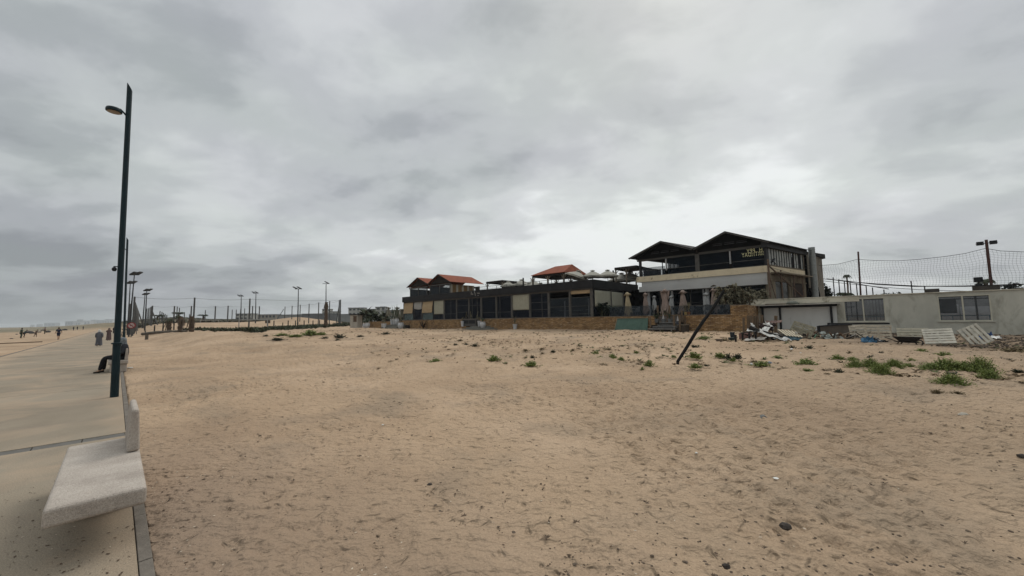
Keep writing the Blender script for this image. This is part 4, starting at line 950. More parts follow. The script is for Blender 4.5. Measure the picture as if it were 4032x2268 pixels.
m = MB(FC); m.lathe([(.40, -.005), (.36, .1), (.24, .2), (.08, .245), (.0, .25)], (xx, -.4, zs_), 16); solo(m, 'upturned_basin', mat('grey_green_basin', (.10, .105, .085), .7, .2, 4), W(FC, xx, -.4, zs_), 'grey upturned basin resting on the lean to shed roof', 'basin', smooth=True)
# ================================================================== PEOPLE
def skin_mesh(name, chains, mt_, parent, loc, sub=1, M=None):
    """chains: list of (points {key:(pos,r)}, edges, root) grown with a Skin modifier into one surface"""
    vs = []; es = []; rs = []; roots = []
    for pts, edges, root in chains:
        idx = {k: len(vs) + i for i, k in enumerate(pts)}
        for k, (p, r) in pts.items(): vs.append(tuple(M @ Vector(p)) if M else p); rs.append(r)
        es += [(idx[a], idx[b]) for a, b in edges]; roots.append(idx[root])
    me = bpy.data.meshes.new(name); me.from_pydata(vs, es, []); me.materials.append(mt_)
    o = bpy.data.objects.new(name, me); COL.objects.link(o); o.parent = parent; o.location = loc
    md = o.modifiers.new('skin', 'SKIN'); md.use_smooth_shade = True
    if not me.skin_vertices: me.attributes.new if False else None
    sv = me.skin_vertices[0].data if me.skin_vertices else None
    if sv is None:
        bm = bmesh.new(); bm.from_mesh(me); bm.verts.layers.skin.verify(); bm.to_mesh(me); bm.free(); sv = me.skin_vertices[0].data
    for i, r in enumerate(rs):
        sv[i].radius = (r, r) if not isinstance(r, tuple) else r; sv[i].use_root = i in roots
    if sub: s = o.modifiers.new('sub', 'SUBSURF'); s.levels = sub; s.render_levels = sub
    return o
SKINM = mat('skin', (.28, .17, .11), .6, .1, 20)
def cloth(name, c): return mat(name, c, .9, .2, 9, spec=.15)
def pose(kind, ph=0.0, hunch=0.0):
    J = dict(pel=(0, 0, .93), bel=(0, .01, 1.10), che=(0, .03 + hunch, 1.30), nek=(0, .03 + 1.6 * hunch, 1.47), hd=(0, .06 + 2 * hunch, 1.58), top=(0, .05 + 2.1 * hunch, 1.69))
    for s, sx in (('L', -1), ('R', 1)):
        a = ph * sx
        J['sh' + s] = (.17 * sx, .03 + 1.3 * hunch, 1.40); J['el' + s] = (.235 * sx, -.02 - .12 * a + hunch, 1.14); J['wr' + s] = (.25 * sx, .05 - .26 * a + hunch, .93); J['ha' + s] = (.25 * sx, .07 - .29 * a + hunch, .86)
        J['hp' + s] = (.09 * sx, 0, .88); J['kn' + s] = (.10 * sx, .05 + .16 * a, .49); J['an' + s] = (.10 * sx, .22 * a - .03 - (.08 if a < 0 else 0), .09 + (.06 if a < 0 else 0)); J['to' + s] = (.11 * sx, .22 * a + .10 - (.08 if a < 0 else 0), .035)
    if kind == 'sit':
        J.update(pel=(0, 0, .10), bel=(0, -.05, .26), che=(0, -.06, .45), nek=(0, -.01, .60), hd=(0, .03, .70), top=(0, .02, .81))
        for s, sx, ex in (('L', -1, .05), ('R', 1, 0)):
            J['sh' + s] = (.18 * sx, -.05, .54); J['el' + s] = (.25 * sx, -.02, .28); J['wr' + s] = (.15 * sx, .16, .21); J['ha' + s] = (.08 * sx, .22, .20)
            J['hp' + s] = (.10 * sx, .04, .09); J['kn' + s] = (.12 * sx, .45 + ex * .5, .11); J['an' + s] = (.12 * sx, .47 + ex * 2, -.35); J['to' + s] = (.13 * sx, .60 + ex * 2, -.42)
    return J
RB = dict(pel=.13, bel=.125, che=.135, nek=.055, hd=.085, top=.07, shL=.06, shR=.06, elL=.042, elR=.042, wrL=.028, wrR=.028, haL=.03, haR=.03, hpL=.085, hpR=.085, knL=.058, knR=.058, anL=.04, anR=.04, toL=.032, toR=.032)
BE = [('pel', 'bel'), ('bel', 'che'), ('che', 'nek'), ('nek', 'hd'), ('hd', 'top')] + [(a + s, b + s) for s in 'LR' for a, b in (('sh', 'el'), ('el', 'wr'), ('wr', 'ha'), ('hp', 'kn'), ('kn', 'an'), ('an', 'to'))] + [('che', 'shL'), ('che', 'shR'), ('pel', 'hpL'), ('pel', 'hpR')]
def person(loc, face, height, label, kind='stand', ph=0.0, hunch=0.0, top=None, legs=None, robe=None, scarf=None, hair=None, shoes=(.03, .025, .02), short=False, hood=None, sleeves=1.0, armfold=False, lift=0):
    k = height / 1.72; r = empty('person', (loc[0], loc[1], loc[2]), label, 'person', rz=math.atan2(-face[0], face[1]))
    J = pose(kind, ph, hunch)
    if armfold:
        for s, sx in (('L', -1), ('R', 1)): J['el' + s] = (.22 * sx, .12, 1.16); J['wr' + s] = (.08 * sx, .26, 1.22); J['ha' + s] = (.02 * sx, .28, 1.28)
    S = Matrix.Diagonal((k, k, k, 1)) @ Matrix.Translation((0, 0, lift))
    def rad(n, f=1, add=0): return RB[n] * k * f + add * k
    chains = [({n: (J[n], rad(n)) for n in J}, BE, 'pel')]
    for s, sx in (('L', -1), ('R', 1)):
        w_ = Vector(J['wr' + s]); h_ = Vector(J['ha' + s]); d = (h_ - w_).normalized(); side = Vector((0, 1, 0)).cross(d); side = side.normalized() if side.length > .1 else Vector((1, 0, 0)); side = d.cross(side).normalized()
        for q, (off, ln) in enumerate(((-.024, .07), (-.008, .082), (.008, .078), (.023, .062))):
            a = h_ + side * off; chains.append(({0: (tuple(a), .009 * k), 1: (tuple(a + d * ln * .55), .0085 * k), 2: (tuple(a + d * ln + Vector((0, .012, 0))), .007 * k)}, [(0, 1), (1, 2)], 0))
        a = h_ - d * .02 + side * .03; chains.append(({0: (tuple(a), .011 * k), 1: (tuple(a + side * .03 + d * .03), .009 * k), 2: (tuple(a + side * .035 + d * .055), .008 * k)}, [(0, 1), (1, 2)], 0))
    chains.append(({0: ((J['hd'][0], J['hd'][1] + .07, J['hd'][2]), .014 * k), 1: ((J['hd'][0], J['hd'][1] + .105, J['hd'][2] - .015), .012 * k)}, [(0, 1)], 0))
    body = skin_mesh('body', chains, SKINM, r, (0, 0, 0), 1, S)
    arm = [(a + s, b + s) for s in 'LR' for a, b in (('sh', 'el'), ('el', 'wr'))]
    if top:
        ns = ['pel', 'bel', 'che', 'shL', 'shR', 'elL', 'elR'] + (['wrL', 'wrR'] if sleeves > .6 else [])
        E = [('pel', 'bel'), ('bel', 'che'), ('che', 'shL'), ('che', 'shR')] + [e for e in arm if e[0] in ns and e[1] in ns]
        P = {n: (J[n], rad(n, 1.12, .018)) for n in ns}; P['nk'] = ((J['nek'][0], J['nek'][1], J['nek'][2] - .03), .07 * k); E.append(('che', 'nk'))
        skin_mesh('jacket' if kind == 'sit' else 'shirt', [(P, E, 'pel')], top, r, (0, 0, 0), 1, S)
    if legs:
        ns = ['pel', 'hpL', 'hpR', 'knL', 'knR'] + ([] if short else ['anL', 'anR'])
        E = [('pel', 'hpL'), ('pel', 'hpR'), ('hpL', 'knL'), ('hpR', 'knR')] + ([] if short else [('knL', 'anL'), ('knR', 'anR')])
        skin_mesh('trousers', [({n: (J[n], rad(n, 1.1, .014)) for n in ns}, E, 'pel')], legs, r, (0, 0, 0), 1, S)
    if robe:
        m = MB(Matrix.Diagonal((k, k, k, 1))); rings = [(.10, .27, .25, 0), (.35, .25, .22, 0), (.62, .23, .20, 0), (.95, .21, .18, 0), (1.12, .19, .165, .01), (1.30, .20, .16, .03 + hunch), (1.43, .17, .13, .03 + 1.4 * hunch), (1.50, .08, .08, .03 + 1.6 * hunch)]
        vs = []; seg = 18
        for z, rx, ry, yo in rings:
            for q in range(seg):
                a = 2 * PI * q / seg; f = 1 + .06 * math.sin(a * 5 + z * 3) * (1.2 - z if z < 1.2 else 0); vs.append((rx * f * math.cos(a), yo + ry * f * math.sin(a), z + (.03 * math.sin(a * 3) if z < .2 else 0)))
        fs = [(i * seg + q, i * seg + (q + 1) % seg, (i + 1) * seg + (q + 1) % seg, (i + 1) * seg + q) for i in range(len(rings) - 1) for q in range(seg)]
        m.add(vs, fs); o = m.build('robe', robe, None, smooth=True); o.parent = r
        P = {n: (J[n], rad(n, 1.3, .03)) for n in ('shL', 'elL', 'wrL')}; P2 = {n: (J[n], rad(n, 1.3, .03)) for n in ('shR', 'elR', 'wrR')}
        skin_mesh('sleeve', [(P, [('shL', 'elL'), ('elL', 'wrL')], 'shL')], robe, r, (0, 0, 0), 1, S); skin_mesh('sleeve', [(P2, [('shR', 'elR'), ('elR', 'wrR')], 'shR')], robe, r, (0, 0, 0), 1, S)
    if scarf or hood:
        hd = J['hd']; cm = scarf or hood
        m = MB(S @ Matrix.Translation((hd[0], hd[1] - .012, hd[2] - .02)))
        m.lathe([(.165, -.17), (.12, -.08), (.115, 0), (.118, .06), (.10, .12), (.055, .155), (.005, .165)], seg=14, jit=lambda a, i: 1 + .06 * math.sin(3 * a + i)); o = m.build('headscarf' if scarf else 'hood', cm, None, smooth=True); o.parent = r
    elif hair:
        hd = J['hd']; m = MB(S @ Matrix.Translation((hd[0], hd[1] - .015, hd[2] + .01))); m.lathe([(.085, -.05), (.098, .02), (.094, .08), (.06, .125), (.005, .14)], seg=12); o = m.build('hair', hair, None, smooth=True); o.parent = r
    sm = mat('dark_shoe_leather', shoes, .7, .2, 9)
    for s in 'LR':
        skin_mesh('shoe', [({0: ((J['an' + s][0], J['an' + s][1] - .03, J['an' + s][2] - .035), .05 * k), 1: ((Vector(J['to' + s]) * .6 + Vector(J['an' + s]) * .4 + Vector((0, 0, -.01))), .042 * k), 2: ((J['to' + s][0], J['to' + s][1] + .03, J['to' + s][2]), .034 * k)}, [(0, 1), (1, 2)], 0)], sm, r, (0, 0, 0), 1, S)
    return r
AWAY = (PD.x, PD.y)
def pplace(px, py): return depth_for(px, py, 0.0)
NAVYC = cloth('navy_cotton', (.012, .016, .035)); BLKC = cloth('black_cloth', (.012, .012, .013))
p = pplace(388, 1363); person(p, AWAY, 1.47, 'elderly person in a grey hooded robe and white headscarf walking on the promenade', ph=.8, hunch=.05, robe=cloth('grey_wool', (.085, .085, .095)), scarf=cloth('white_scarf', (.50, .49, .46)), legs=cloth('grey_wool', (.085, .085, .095)))
p = pplace(427, 1341); person(p, AWAY, 1.55, 'person in a long mauve brown robe with arms folded, on the promenade', robe=cloth('mauve_robe', (.10, .065, .062)), scarf=cloth('taupe_scarf', (.16, .12, .10)), armfold=True, legs=BLKC)
p = pplace(449, 1313); person(p, AWAY, 1.6, 'person dressed all in black beside the lamp post, far along the promenade', robe=BLKC, scarf=BLKC, legs=BLKC)
p = G(229, 1337); person(p, (-.9, .45), 1.72, 'person in navy shirt and dark shorts walking on the sand left of the promenade', ph=.9, top=NAVYC, legs=NAVYC, short=True, hair=BLKC, sleeves=.5)
p = G(82, 1332); person(p, (.3, 1), 1.7, 'person in dark green patterned clothes standing on the beach, leftmost of all', top=cloth('dark_green_cloth', (.035, .05, .035)), legs=cloth('dark_green_cloth', (.035, .05, .035)), hair=BLKC)
p = G(94, 1329); person(p, (.6, 1), 1.35, 'person in black trousers and teal top bending forward on the beach', hunch=.16, top=cloth('teal_cloth', (.03, .05, .055)), legs=BLKC, hair=BLKC)
p = G(139, 1327); person(p, (.2, 1), 1.35, 'person in brown clothes crouching low on the beach sand', hunch=.14, ph=.5, top=cloth('brown_cloth', (.12, .085, .065)), legs=cloth('brown_cloth', (.12, .085, .065)), hair=BLKC)
p = G(175, 1315); person(p, (.2, 1), 1.75, 'person in pink brown top farther back on the beach, left of the navy walker', top=cloth('pink_brown_cloth', (.18, .12, .11)), legs=cloth('olive_cloth', (.07, .065, .04)), hair=BLKC)
for (px, py, h_, lab) in ((289, 1301, 1.6, 'tiny distant person in dark clothes at the far beach edge, left one of two'), (304, 1299, 1.5, 'tiny distant person in dark clothes at the far beach edge, right one of two'), (327, 1298, 1.5, 'tiny distant person on the far beach close to the promenade line')):
    p = G(px, py); person(p, (0, 1), h_, lab, top=BLKC, legs=NAVYC, hair=BLKC)
# hooded person sitting on the second bench, facing the sea
bx, by = XY(sB + .42, nB - .17)
person((bx, by, .455), (-PN.x, -PN.y), 1.8, 'hooded person in dark clothes sitting on the bench behind the lamp post', kind='sit', top=cloth('dark_jacket', (.03, .032, .038)), legs=cloth('black_jeans', (.012, .012, .014)), hood=mat('mottled_hood', (.10, .11, .12), .9, .5, 25, col2=(.25, .28, .29), c2lo=.5, c2hi=.6), shoes=(.13, .09, .06))
# litter by the bench
def pebble_mesh(m, c, rx, ry, rz, seed=0, seg=7):
    pr = []; vs = []; fs = []
    for i, (f, zf) in enumerate(((.55, -.6), (1, -.05), (.8, .6), (.3, .95))):
        for q in range(seg):
            a = 2 * PI * q / seg; rr = f * (.78 + .44 * hsh(q, i, seed)); vs.append((c[0] + rx * rr * math.cos(a), c[1] + ry * rr * math.sin(a), c[2] + rz * (zf + .25 * (hsh(i, q, seed, 5) - .5))))
    n = 4
    for i in range(n - 1):
        for q in range(seg): fs.append((i * seg + q, i * seg + (q + 1) % seg, (i + 1) * seg + (q + 1) % seg, (i + 1) * seg + q))
    fs.append(tuple(range(seg))[::-1]); fs.append(tuple((n - 1) * seg + q for q in range(seg))); m.add(vs, fs)
WHT = mat('white_plastic', (.60, .60, .57), .5, .08, 6)
p = G(512, 1451); m = MB(); m.lathe([(.05, 0), (.09, .03), (.085, .05), (.02, .055)], p, 12); solo(m, 'food_tray', WHT, p, 'white disposable bowl lying on the sand beside the occupied bench', 'litter')

# bicycle parked behind the lamps, only its rear wheel shows
def bicycle(px, py):
    p = pplace(px, py); r = empty('bicycle', p, 'bicycle standing behind the lamp posts, its wheel just visible', 'bicycle', rz=math.atan2(PD.y, PD.x)); r.rotation_euler = (0, 0, math.atan2(PD.y, PD.x) + .25)
    T = Matrix.Identity(4)
    for x in (0, 1.02):
        m = MB(); pts = [(x + .33 * math.cos(a), 0, .35 + .33 * math.sin(a)) for a in np.linspace(0, 2 * PI, 25)]; m.tube(pts, .022, 6, cap=False); o = m.build('wheel', BLACK); o.parent = r
        m = MB()
        for k in range(8): a = PI * k / 8; m.tube([(x + .31 * math.cos(a), 0, .35 + .31 * math.sin(a)), (x - .31 * math.cos(a), 0, .35 - .31 * math.sin(a))], .004, 4)
        o2 = m.build('spokes', GREYP); o2.parent = o
    m = MB()
    for a, b in (((0, 0, .35), (.40, 0, .30)), ((.40, 0, .30), (.28, 0, .85)), ((0, 0, .35), (.30, 0, .78)), ((.30, 0, .78), (.86, 0, .82)), ((.40, 0, .30), (.88, 0, .72)), ((1.02, 0, .35), (.84, 0, .95))): m.tube([a, b], .017, 6)
    o = m.build('bicycle_frame', BLACK); o.parent = r
    m = MB(); m.box(.16, .40, -.06, .06, .86, .91); o = m.build('saddle', BLACK, bevel=.02); o.parent = r
    m = MB(); m.tube([(.84, -.27, 1.0), (.84, 0, .95), (.84, .27, 1.0)], .014, 6); o = m.build('handlebar', BLACK); o.parent = r
bicycle(486, 1334)

# ================================================================== SPORTS PITCHES: posts, cables, floodlights
PST = mat('grey_net_post', (.075, .075, .072), .8, .3, 3)
A1 = G(518, 1323); B1 = at(1339, 1283, 90.0)
zb_ = z1(B1.x, B1.y)
def line_at(px, a, b):
    d = ray(px, 1280); # solve for point on segment a-b seen at px
    u = d.x / d.y; t = (u * a.y - a.x) / ((b.x - a.x) - u * (b.y - a.y)); q = a + (b - a) * t
    return Vector((q.x, q.y, z1(q.x, q.y)))
def post(base, ztop, r_, label, group, name='net_post', mt_=None):
    m = MB(); m.tube([(base.x, base.y, base.z - .1), (base.x, base.y, ztop)], [r_ * 1.1, r_], 8); return solo(m, name, mt_ or PST, base, label, 'post', group)
ORD = ['first', 'second', 'third', 'fourth', 'fifth', 'sixth', 'seventh', 'eighth', 'ninth', 'tenth', 'eleventh', 'twelfth', 'thirteenth', 'fourteenth', 'fifteenth', 'sixteenth']
def row(pxs, pys, a, b, r_, desc, group, cable=True):
    tops = []
    for i, (px, py) in enumerate(zip(pxs, pys)):
        q = line_at(px, a, b); zt_ = at(px, py, q.y).z; post(q, zt_, r_, '%s net post from the left in the %s' % (ORD[i], desc), group); tops.append(Vector((q.x, q.y, zt_)))
    if cable:
        m = MB(); pts = []
        for k in range(len(tops) - 1):
            for j in range(6): f = j / 6; c = tops[k].lerp(tops[k + 1], f); c.z -= .1 + .25 * math.sin(f * PI); pts.append(c)
        pts.append(tops[-1] - Vector((0, 0, .1))); m.tube(pts, .022, 4); solo(m, 'net_cable', PST, tops[0], 'thin sagging cable strung along the tops of the %s' % desc, 'cable', 'net cables of the sports pitches')
    return tops
T1 = row([523, 761, 980, 1339], [1168, 1172, 1176, 1180], A1, B1, .13, 'tall near row', 'tall posts of the near net row')
# left side of the near pitch: a tight file of posts with a grey net gathered between them
fileB = A1 + Vector((PD.x, PD.y, 0)) * 30
for i, (px, py) in enumerate(((513, 1184), (507, 1196), (503, 1206))):
    q = line_at(px, A1 + Vector((0, 0, 0)), fileB); post(q, at(px, py, q.y).z, .12, '%s post in the file running away behind the round sign' % ORD[i], 'posts running away behind the round sign')
m = MB(); c = A1; pts = []
for k in range(7): f = k / 6; pts.append((c.x - .35 - .25 * math.sin(f * PI) * -1, c.y + .6, c.z + .3 + f * 5.2))
m.tube(pts, [.16, .32, .42, .45, .40, .3, .12], 9); solo(m, 'gathered_net', mat('grey_netting', (.10, .098, .095), .95, .5, 9, stretch=(3, 3, .4)), A1, 'grey netting gathered into a long bundle beside the first tall post', 'net')
g_ = G(575, 1311); m = MB(); m.tube([tuple(T1[0] - Vector((0, 0, .7))), (g_.x, g_.y, g_.z - .1)], .09, 7); solo(m, 'brace_pole', PST, g_, 'long slanting brace leaning against the first tall net post', 'brace')
g_ = G(544, 1303); m = MB(); m.tube([tuple(at(527, 1250, g_.y)), (g_.x, g_.y, g_.z - .1)], .08, 7); solo(m, 'brace_pole', PST, g_, 'short slanting brace to the right of the round sign', 'brace')
# right side of the near pitch, running back from the last tall post
C1 = line_at(1120, B1, B1 + Vector((PD.x * 2.2, PD.y * 2.2 + .2, 0)) * 30)
T2 = row([1120, 1148, 1180, 1215, 1253, 1296, 1334], [1207, 1204, 1200, 1196, 1191, 1186, 1182], C1 + Vector((0, 0, 0)), B1, .12, 'right hand row of the near pitch', 'posts of the right hand row')
g_ = line_at(1097, C1, B1); g_ = at(1090, 1283, C1.y); g_.z = z1(g_.x, g_.y); m = MB(); m.tube([tuple(at(1117, 1218, C1.y)), tuple(g_)], .09, 6); solo(m, 'brace_pole', PST, g_, 'slanting brace at the far left end of the right hand row', 'brace')
g_ = at(1322, 1268, B1.y); g_.z = z1(g_.x, g_.y); m = MB(); m.tube([tuple(at(1337, 1193, B1.y)), tuple(g_)], .09, 6); solo(m, 'brace_pole', PST, g_, 'slanting brace against the last tall net post on the right', 'brace')
# middle pitch
A2 = at(595, 1300, 100.0); A2.z = z1(A2.x, A2.y); B2 = at(1019, 1290, 128.0); B2.z = z1(B2.x, B2.y)
row([596, 683, 750, 845, 895, 992, 1019], [1204, 1205, 1205, 1206, 1204, 1205, 1206], A2, B2, .16, 'middle row behind the palms', 'posts of the middle row')
fB = A2 + Vector((PD.x, PD.y, 0)) * 60
row([574, 579, 583, 588, 592], [1215, 1214, 1212, 1209, 1207], fB, A2, .09, 'file leading up to the middle row', 'posts leading up to the middle row', cable=False)
for px, pt, pb, lab in ((1244, 0, 0, ''),):
    pass
g_ = at(620, 1290, A2.y); g_.z = z1(g_.x, g_.y); m = MB(); m.tube([tuple(at(597, 1218, A2.y)), tuple(g_)], .13, 6); solo(m, 'brace_pole', PST, g_, 'slanting brace beside the small leaning palms', 'brace')
# far rows
A3 = at(625, 1285, 165.0); A3.z = z1(A3.x, A3.y); B3 = at(975, 1283, 190.0); B3.z = z1(B3.x, B3.y)
row([627, 635, 641, 648, 655, 694, 703, 724, 744, 806, 912, 928, 945, 961], [1225, 1228, 1232, 1236, 1240, 1207, 1212, 1229, 1237, 1221, 1219, 1219, 1218, 1214], A3, B3, .17, 'farthest row of pitch posts', 'thin far posts of the pitches', cable=False)
# floodlights
FLM = mat('floodlight_metal', (.028, .03, .032), .6, .2, 5)
def floodlight(px, pt, pb, depth, lab, flip=1, heads=2):
    b = at(px[0], pb, depth); b.z = z1(b.x, b.y); t = at(px[1], pt, depth)
    r = empty('floodlight_mast', b, lab, 'floodlight', 'slender floodlight masts of the sports pitches')
    sc = depth / 60.0
    m = MB(); m.tube([b, Vector((b.x, b.y, 0)).lerp(Vector((t.x, t.y, 0)), .5) + Vector((0, 0, (b.z + t.z) * .5)), t], [.115 * sc ** .5, .09 * sc ** .5, .06 * sc ** .5], 8); m.build('mast', FLM, r)
    m = MB(); m.box(t.x - .75, t.x + .75, t.y - .05, t.y + .05, t.z - .04, t.z + .06); m.build('crossarm', FLM, r)
    for k in range(heads):
        x = t.x + (k * .85 - .15) * flip
        m = MB(Matrix.Translation((x, t.y, t.z + .28)) @ Matrix.Rotation(-.5 * flip, 4, 'Y')); m.box(-.42, .42, -.3, .3, -.09, .07); m.build('lamp_head', FLM, r)
floodlight((507, 529), 1083, 1320, 60, 'tallest floodlight mast, just right of the foreground lamp post')
floodlight((502, 513), 1117, 1309, 72, 'floodlight mast just behind the tallest one beside the lamp post')
floodlight((570, 578), 1146, 1300, 85, 'right one of the close pair of floodlight masts by the slanting brace')
floodlight((560, 571), 1161, 1295, 98, 'left one of the close pair of floodlight masts by the slanting brace')
floodlight((947, 950), 1167, 1292, 115, 'floodlight mast between the palms and the right pitch, left of its neighbour', -1)
floodlight((1005, 1008), 1155, 1290, 108, 'floodlight mast at the right end of the middle row', -1)
floodlight((1172, 1175), 1138, 1291, 80, 'floodlight mast left of the dead palm trunk', -1)
floodlight((1283, 1284), 1117, 1283, 84, 'floodlight mast rising behind the dead palm trunk', -1, 1)
# goals
GOAL = mat('chalky_white_paint', (.30, .29, .27), .7, .1, 5)
def goal(pxa, pxb, py, pyb, d, lab):
    a = at(pxa, pyb, d); a.z = z1(a.x, a.y); b = at(pxb, pyb, d + 2); b.z = z1(b.x, b.y); zt_ = at(pxa, py, d).z
    r = empty('goal', (a + b) / 2, lab, 'goal', 'football goals on the pitches')
    for q in (a, b): m = MB(); m.tube([q, (q.x, q.y, zt_)], .07, 6); m.build('goal_post', GOAL, r)
    m = MB(); m.tube([(a.x, a.y, zt_), (b.x, b.y, zt_)], .07, 6); m.build('crossbar', GOAL, r)
goal(940, 1052, 1260, 1292, 62, 'pale football goal frame in front of the middle row')
goal(787, 860, 1261, 1288, 110, 'distant pale goal frame behind the stubby palm')
# fence stubs and low wooden posts
for i, (px, pt, pb) in enumerate(((608, 1281, 1301), (641, 1271, 1306), (684, 1266, 1302), (1052, 1262, 1297), (1078, 1263, 1291), (1134, 1262, 1291), (1163, 1262, 1291), (1197, 1262, 1288), (1232, 1262, 1284), (1258, 1260, 1283), (1113, 1270, 1290))):
    q = at(px, pb, 66 + 2 * i); q.z = z1(q.x, q.y); post(q, max(q.z + .8, at(px, pt, q.y).z), .09, '%s low dark fence post from the left in front of the pitches' % ORD[i], 'low dark fence posts in front of the pitches', 'fence_post', WOODD)
# log barrier
q0 = G(560, 1321); q1 = G(735, 1307); m = MB(); m.tube([(q0.x, q0.y, q0.z + .25), tuple(q0.lerp(q1, .35) + Vector((0, 0, .32))), (q1.x, q1.y, q1.z + .15)], [.22, .2, .15], 8)
lb = solo(m, 'log_barrier', mat('grey_log', (.095, .08, .062), .95, .35, 3, bump=.4, bscale=8), q0, 'long grey log lying as a barrier at the edge of the pitches', 'log')
q = G(577, 1338); m = MB(); m.tube([(q.x, q.y, q.z - .1), (q.x, q.y, q.z + .62)], .16, 9); solo(m, 'timber_stump', mat('stump_wood', (.10, .085, .068), .95, .3, 6), q, 'thick upright timber stump in front of the log barrier', 'post')
# round sign on its posts
q = G(517, 1326); y_ = q.y - 2; c = at(517.5, 1281.5, y_)
sg = empty('prohibition_sign', (c.x, y_, q.z), 'round red rimmed sign with a diagonal bar on grey posts beside the promenade', 'sign')
RT = Matrix.Translation(c) @ Matrix.Rotation(math.atan2(c.x, -c.y) * 0 + R(35), 4, 'Z') @ Matrix.Rotation(R(90), 4, 'X')
m = MB(RT); m.lathe([(.40, -.02), (.40, .02)], seg=28); m.build('disc', mat('pale_sign_face', (.42, .33, .31), .5, .1, 5), sg)
m = MB(RT); m.lathe([(.36, -.025), (.47, -.025), (.47, .03), (.36, .03)], seg=28); m2 = MB(RT)
ring = MB(RT); vs = []; n = 32
for k in range(n):
    a = 2 * PI * k / n
    for rr, zz_ in ((.36, .035), (.48, .035), (.48, -.03), (.36, -.03)): vs.append((rr * math.cos(a), rr * math.sin(a), zz_))
ring.add(vs, [(4 * k + j, 4 * ((k + 1) % n) + j, 4 * ((k + 1) % n) + (j + 1) % 4, 4 * k + (j + 1) % 4) for k in range(n) for j in range(4)]); SRED = mat('sign_red', (.22, .02, .02), .5, .1, 5); ring.build('rim', SRED, sg)
m = MB(RT); m.bar((-.28, .28, .045), (.28, -.28, .045), .09, .02); m.build('diagonal_bar', SRED, sg)
m = MB(RT); m.bar((-.17, -.02, .036), (.19, .06, .036), .06, .015); m.bar((-.05, -.10, .036), (-.12, .02, .036), .05, .015); m.build('symbol', BLACK, sg)
m = MB(); m.tube([(c.x, y_ + .06, q.z - .1), (c.x, y_ + .06, c.z + .1)], .07, 8); m.build('post', PST, sg)
for (px, py, w_, col_, lab) in ((538, 1271, .9, (.02, .02, .022), 'small dark rectangular sign behind the round sign'), (1054, 1267, 1.0, (.08, .06, .045), 'small brown board on a post beside the goal')):
    q = at(px, 1297, 75); q.z = z1(q.x, q.y); c = at(px, py, 75); r = empty('notice_board', q, lab, 'sign'); m = MB(); m.box(c.x - w_ / 2, c.x + w_ / 2, c.y - .03, c.y + .03, c.z - .28, c.z + .28); m.build('board', mat('board_%d' % px, col_, .8, .2, 5), r); m = MB(); m.tube([q, (c.x, c.y + .08, c.z)], .06, 6); m.build('post', PST, r)

# ================================================================== PALMS, BANANA PLANTS, SHRUBS
TRK = mat('palm_trunk_fibre', (.085, .06, .042), .98, .45, 5, bump=.5, bscale=12, stretch=(1, 1, 3)); FRO = mat('palm_frond', (.035, .042, .022), .9, .45, 3); DEAD = mat('dead_frond', (.085, .062, .042), .95, .4, 3)
def frond(m, base, dirn, ln, droop, wd, seed, ragged=True):
    n = 8; d = Vector((dirn[0], dirn[1], 0)).normalized(); p = Vector(base); up = dirn[2]; side = Vector((-d.y, d.x, 0))
    pts = []
    for i in range(n + 1):
        f = i / n; pts.append(p + d * ln * f * (1 - .12 * f) + Vector((0, 0, ln * (up * f - droop * f * f))))
    for i in range(n):
        a, b = pts[i], pts[i + 1]; f = (i + .5) / n; w_ = wd * math.sin(PI * min(1, f * .9 + .12)) + .01
        for s_ in (-1, 1):
            for j in range(2 if ragged else 1):
                q = a.lerp(b, j * .5); q2 = a.lerp(b, j * .5 + .45); o_ = side * s_ * w_ * (.8 + .4 * hsh(i, j, seed, s_)) + (b - a) * .6 + Vector((0, 0, -w_ * (.35 + .5 * hsh(i, seed, j))))
                m.add([q, q2, q2 + o_ * .95, q + o_], [(0, 1, 2, 3)])
    m.tube(pts, [.02] * (n) + [.006], 4)
def palm(base, h, label, nf=14, fl=1.3, r0=.2, lean=(0, 0), dead=0, droop=.6, group='palm trees around the pitches', skirt=True, up=.5, wd=.3):
    r = empty('palm_tree', base, label, 'palm tree', group); top = Vector(base) + Vector((lean[0], lean[1], h)); m = MB()
    n = 9; m.tube([Vector(base).lerp(top, k / n) + Vector((.03 * math.sin(k * 2), 0, 0)) for k in range(n + 1)], [r0 * (1.15 - .35 * k / n) * (1 + .14 * (k % 2)) for k in range(n + 1)], 9); 
    if skirt:
        for k in range(26):
            a = 2 * PI * hsh(k, h); z = h * (.12 + .85 * hsh(k, 3, h)); q = Vector(base).lerp(top, z / h); d = Vector((math.cos(a), math.sin(a), 0)); m.bar(q + d * r0 * .8, q + d * (r0 * 1.5) + Vector((0, 0, .22)), .07, .03)
    m.build('trunk', TRK, r)
    m = MB(); md = MB()
    for k in range(nf):
        a = 2 * PI * (k + .5 * hsh(k, h)) / nf; u = up + .5 * hsh(k, 7, h); dd = hsh(k, 9, h) < dead
        frond(md if dd else m, top, (math.cos(a), math.sin(a), u * (.3 if dd else 1)), fl * (.75 + .5 * hsh(k, 2)), (droop * 2 if dd else droop) + u * .55, wd, k)
    if m.v: m.build('crown', FRO, r)
    if md.v: md.build('dead_fronds', DEAD, r)
    return r
def pb_(px, py, d): q = at(px, py, d); q.z = z1(q.x, q.y); return q
def hpx(q, py, px): return at(px, py, q.y).z - q.z
q = G(665, 1307); palm(q, hpx(q, 1258, 667), 'stubby palm with drooping fronds, leftmost of the three by the log barrier', 9, .85, .24, dead=.4, droop=.9, wd=.13)
q = G(709, 1307); palm(q, hpx(q, 1246, 711), 'ragged palm in the middle of the three by the log barrier', 10, .85, .24, dead=.4, droop=.8, wd=.13)
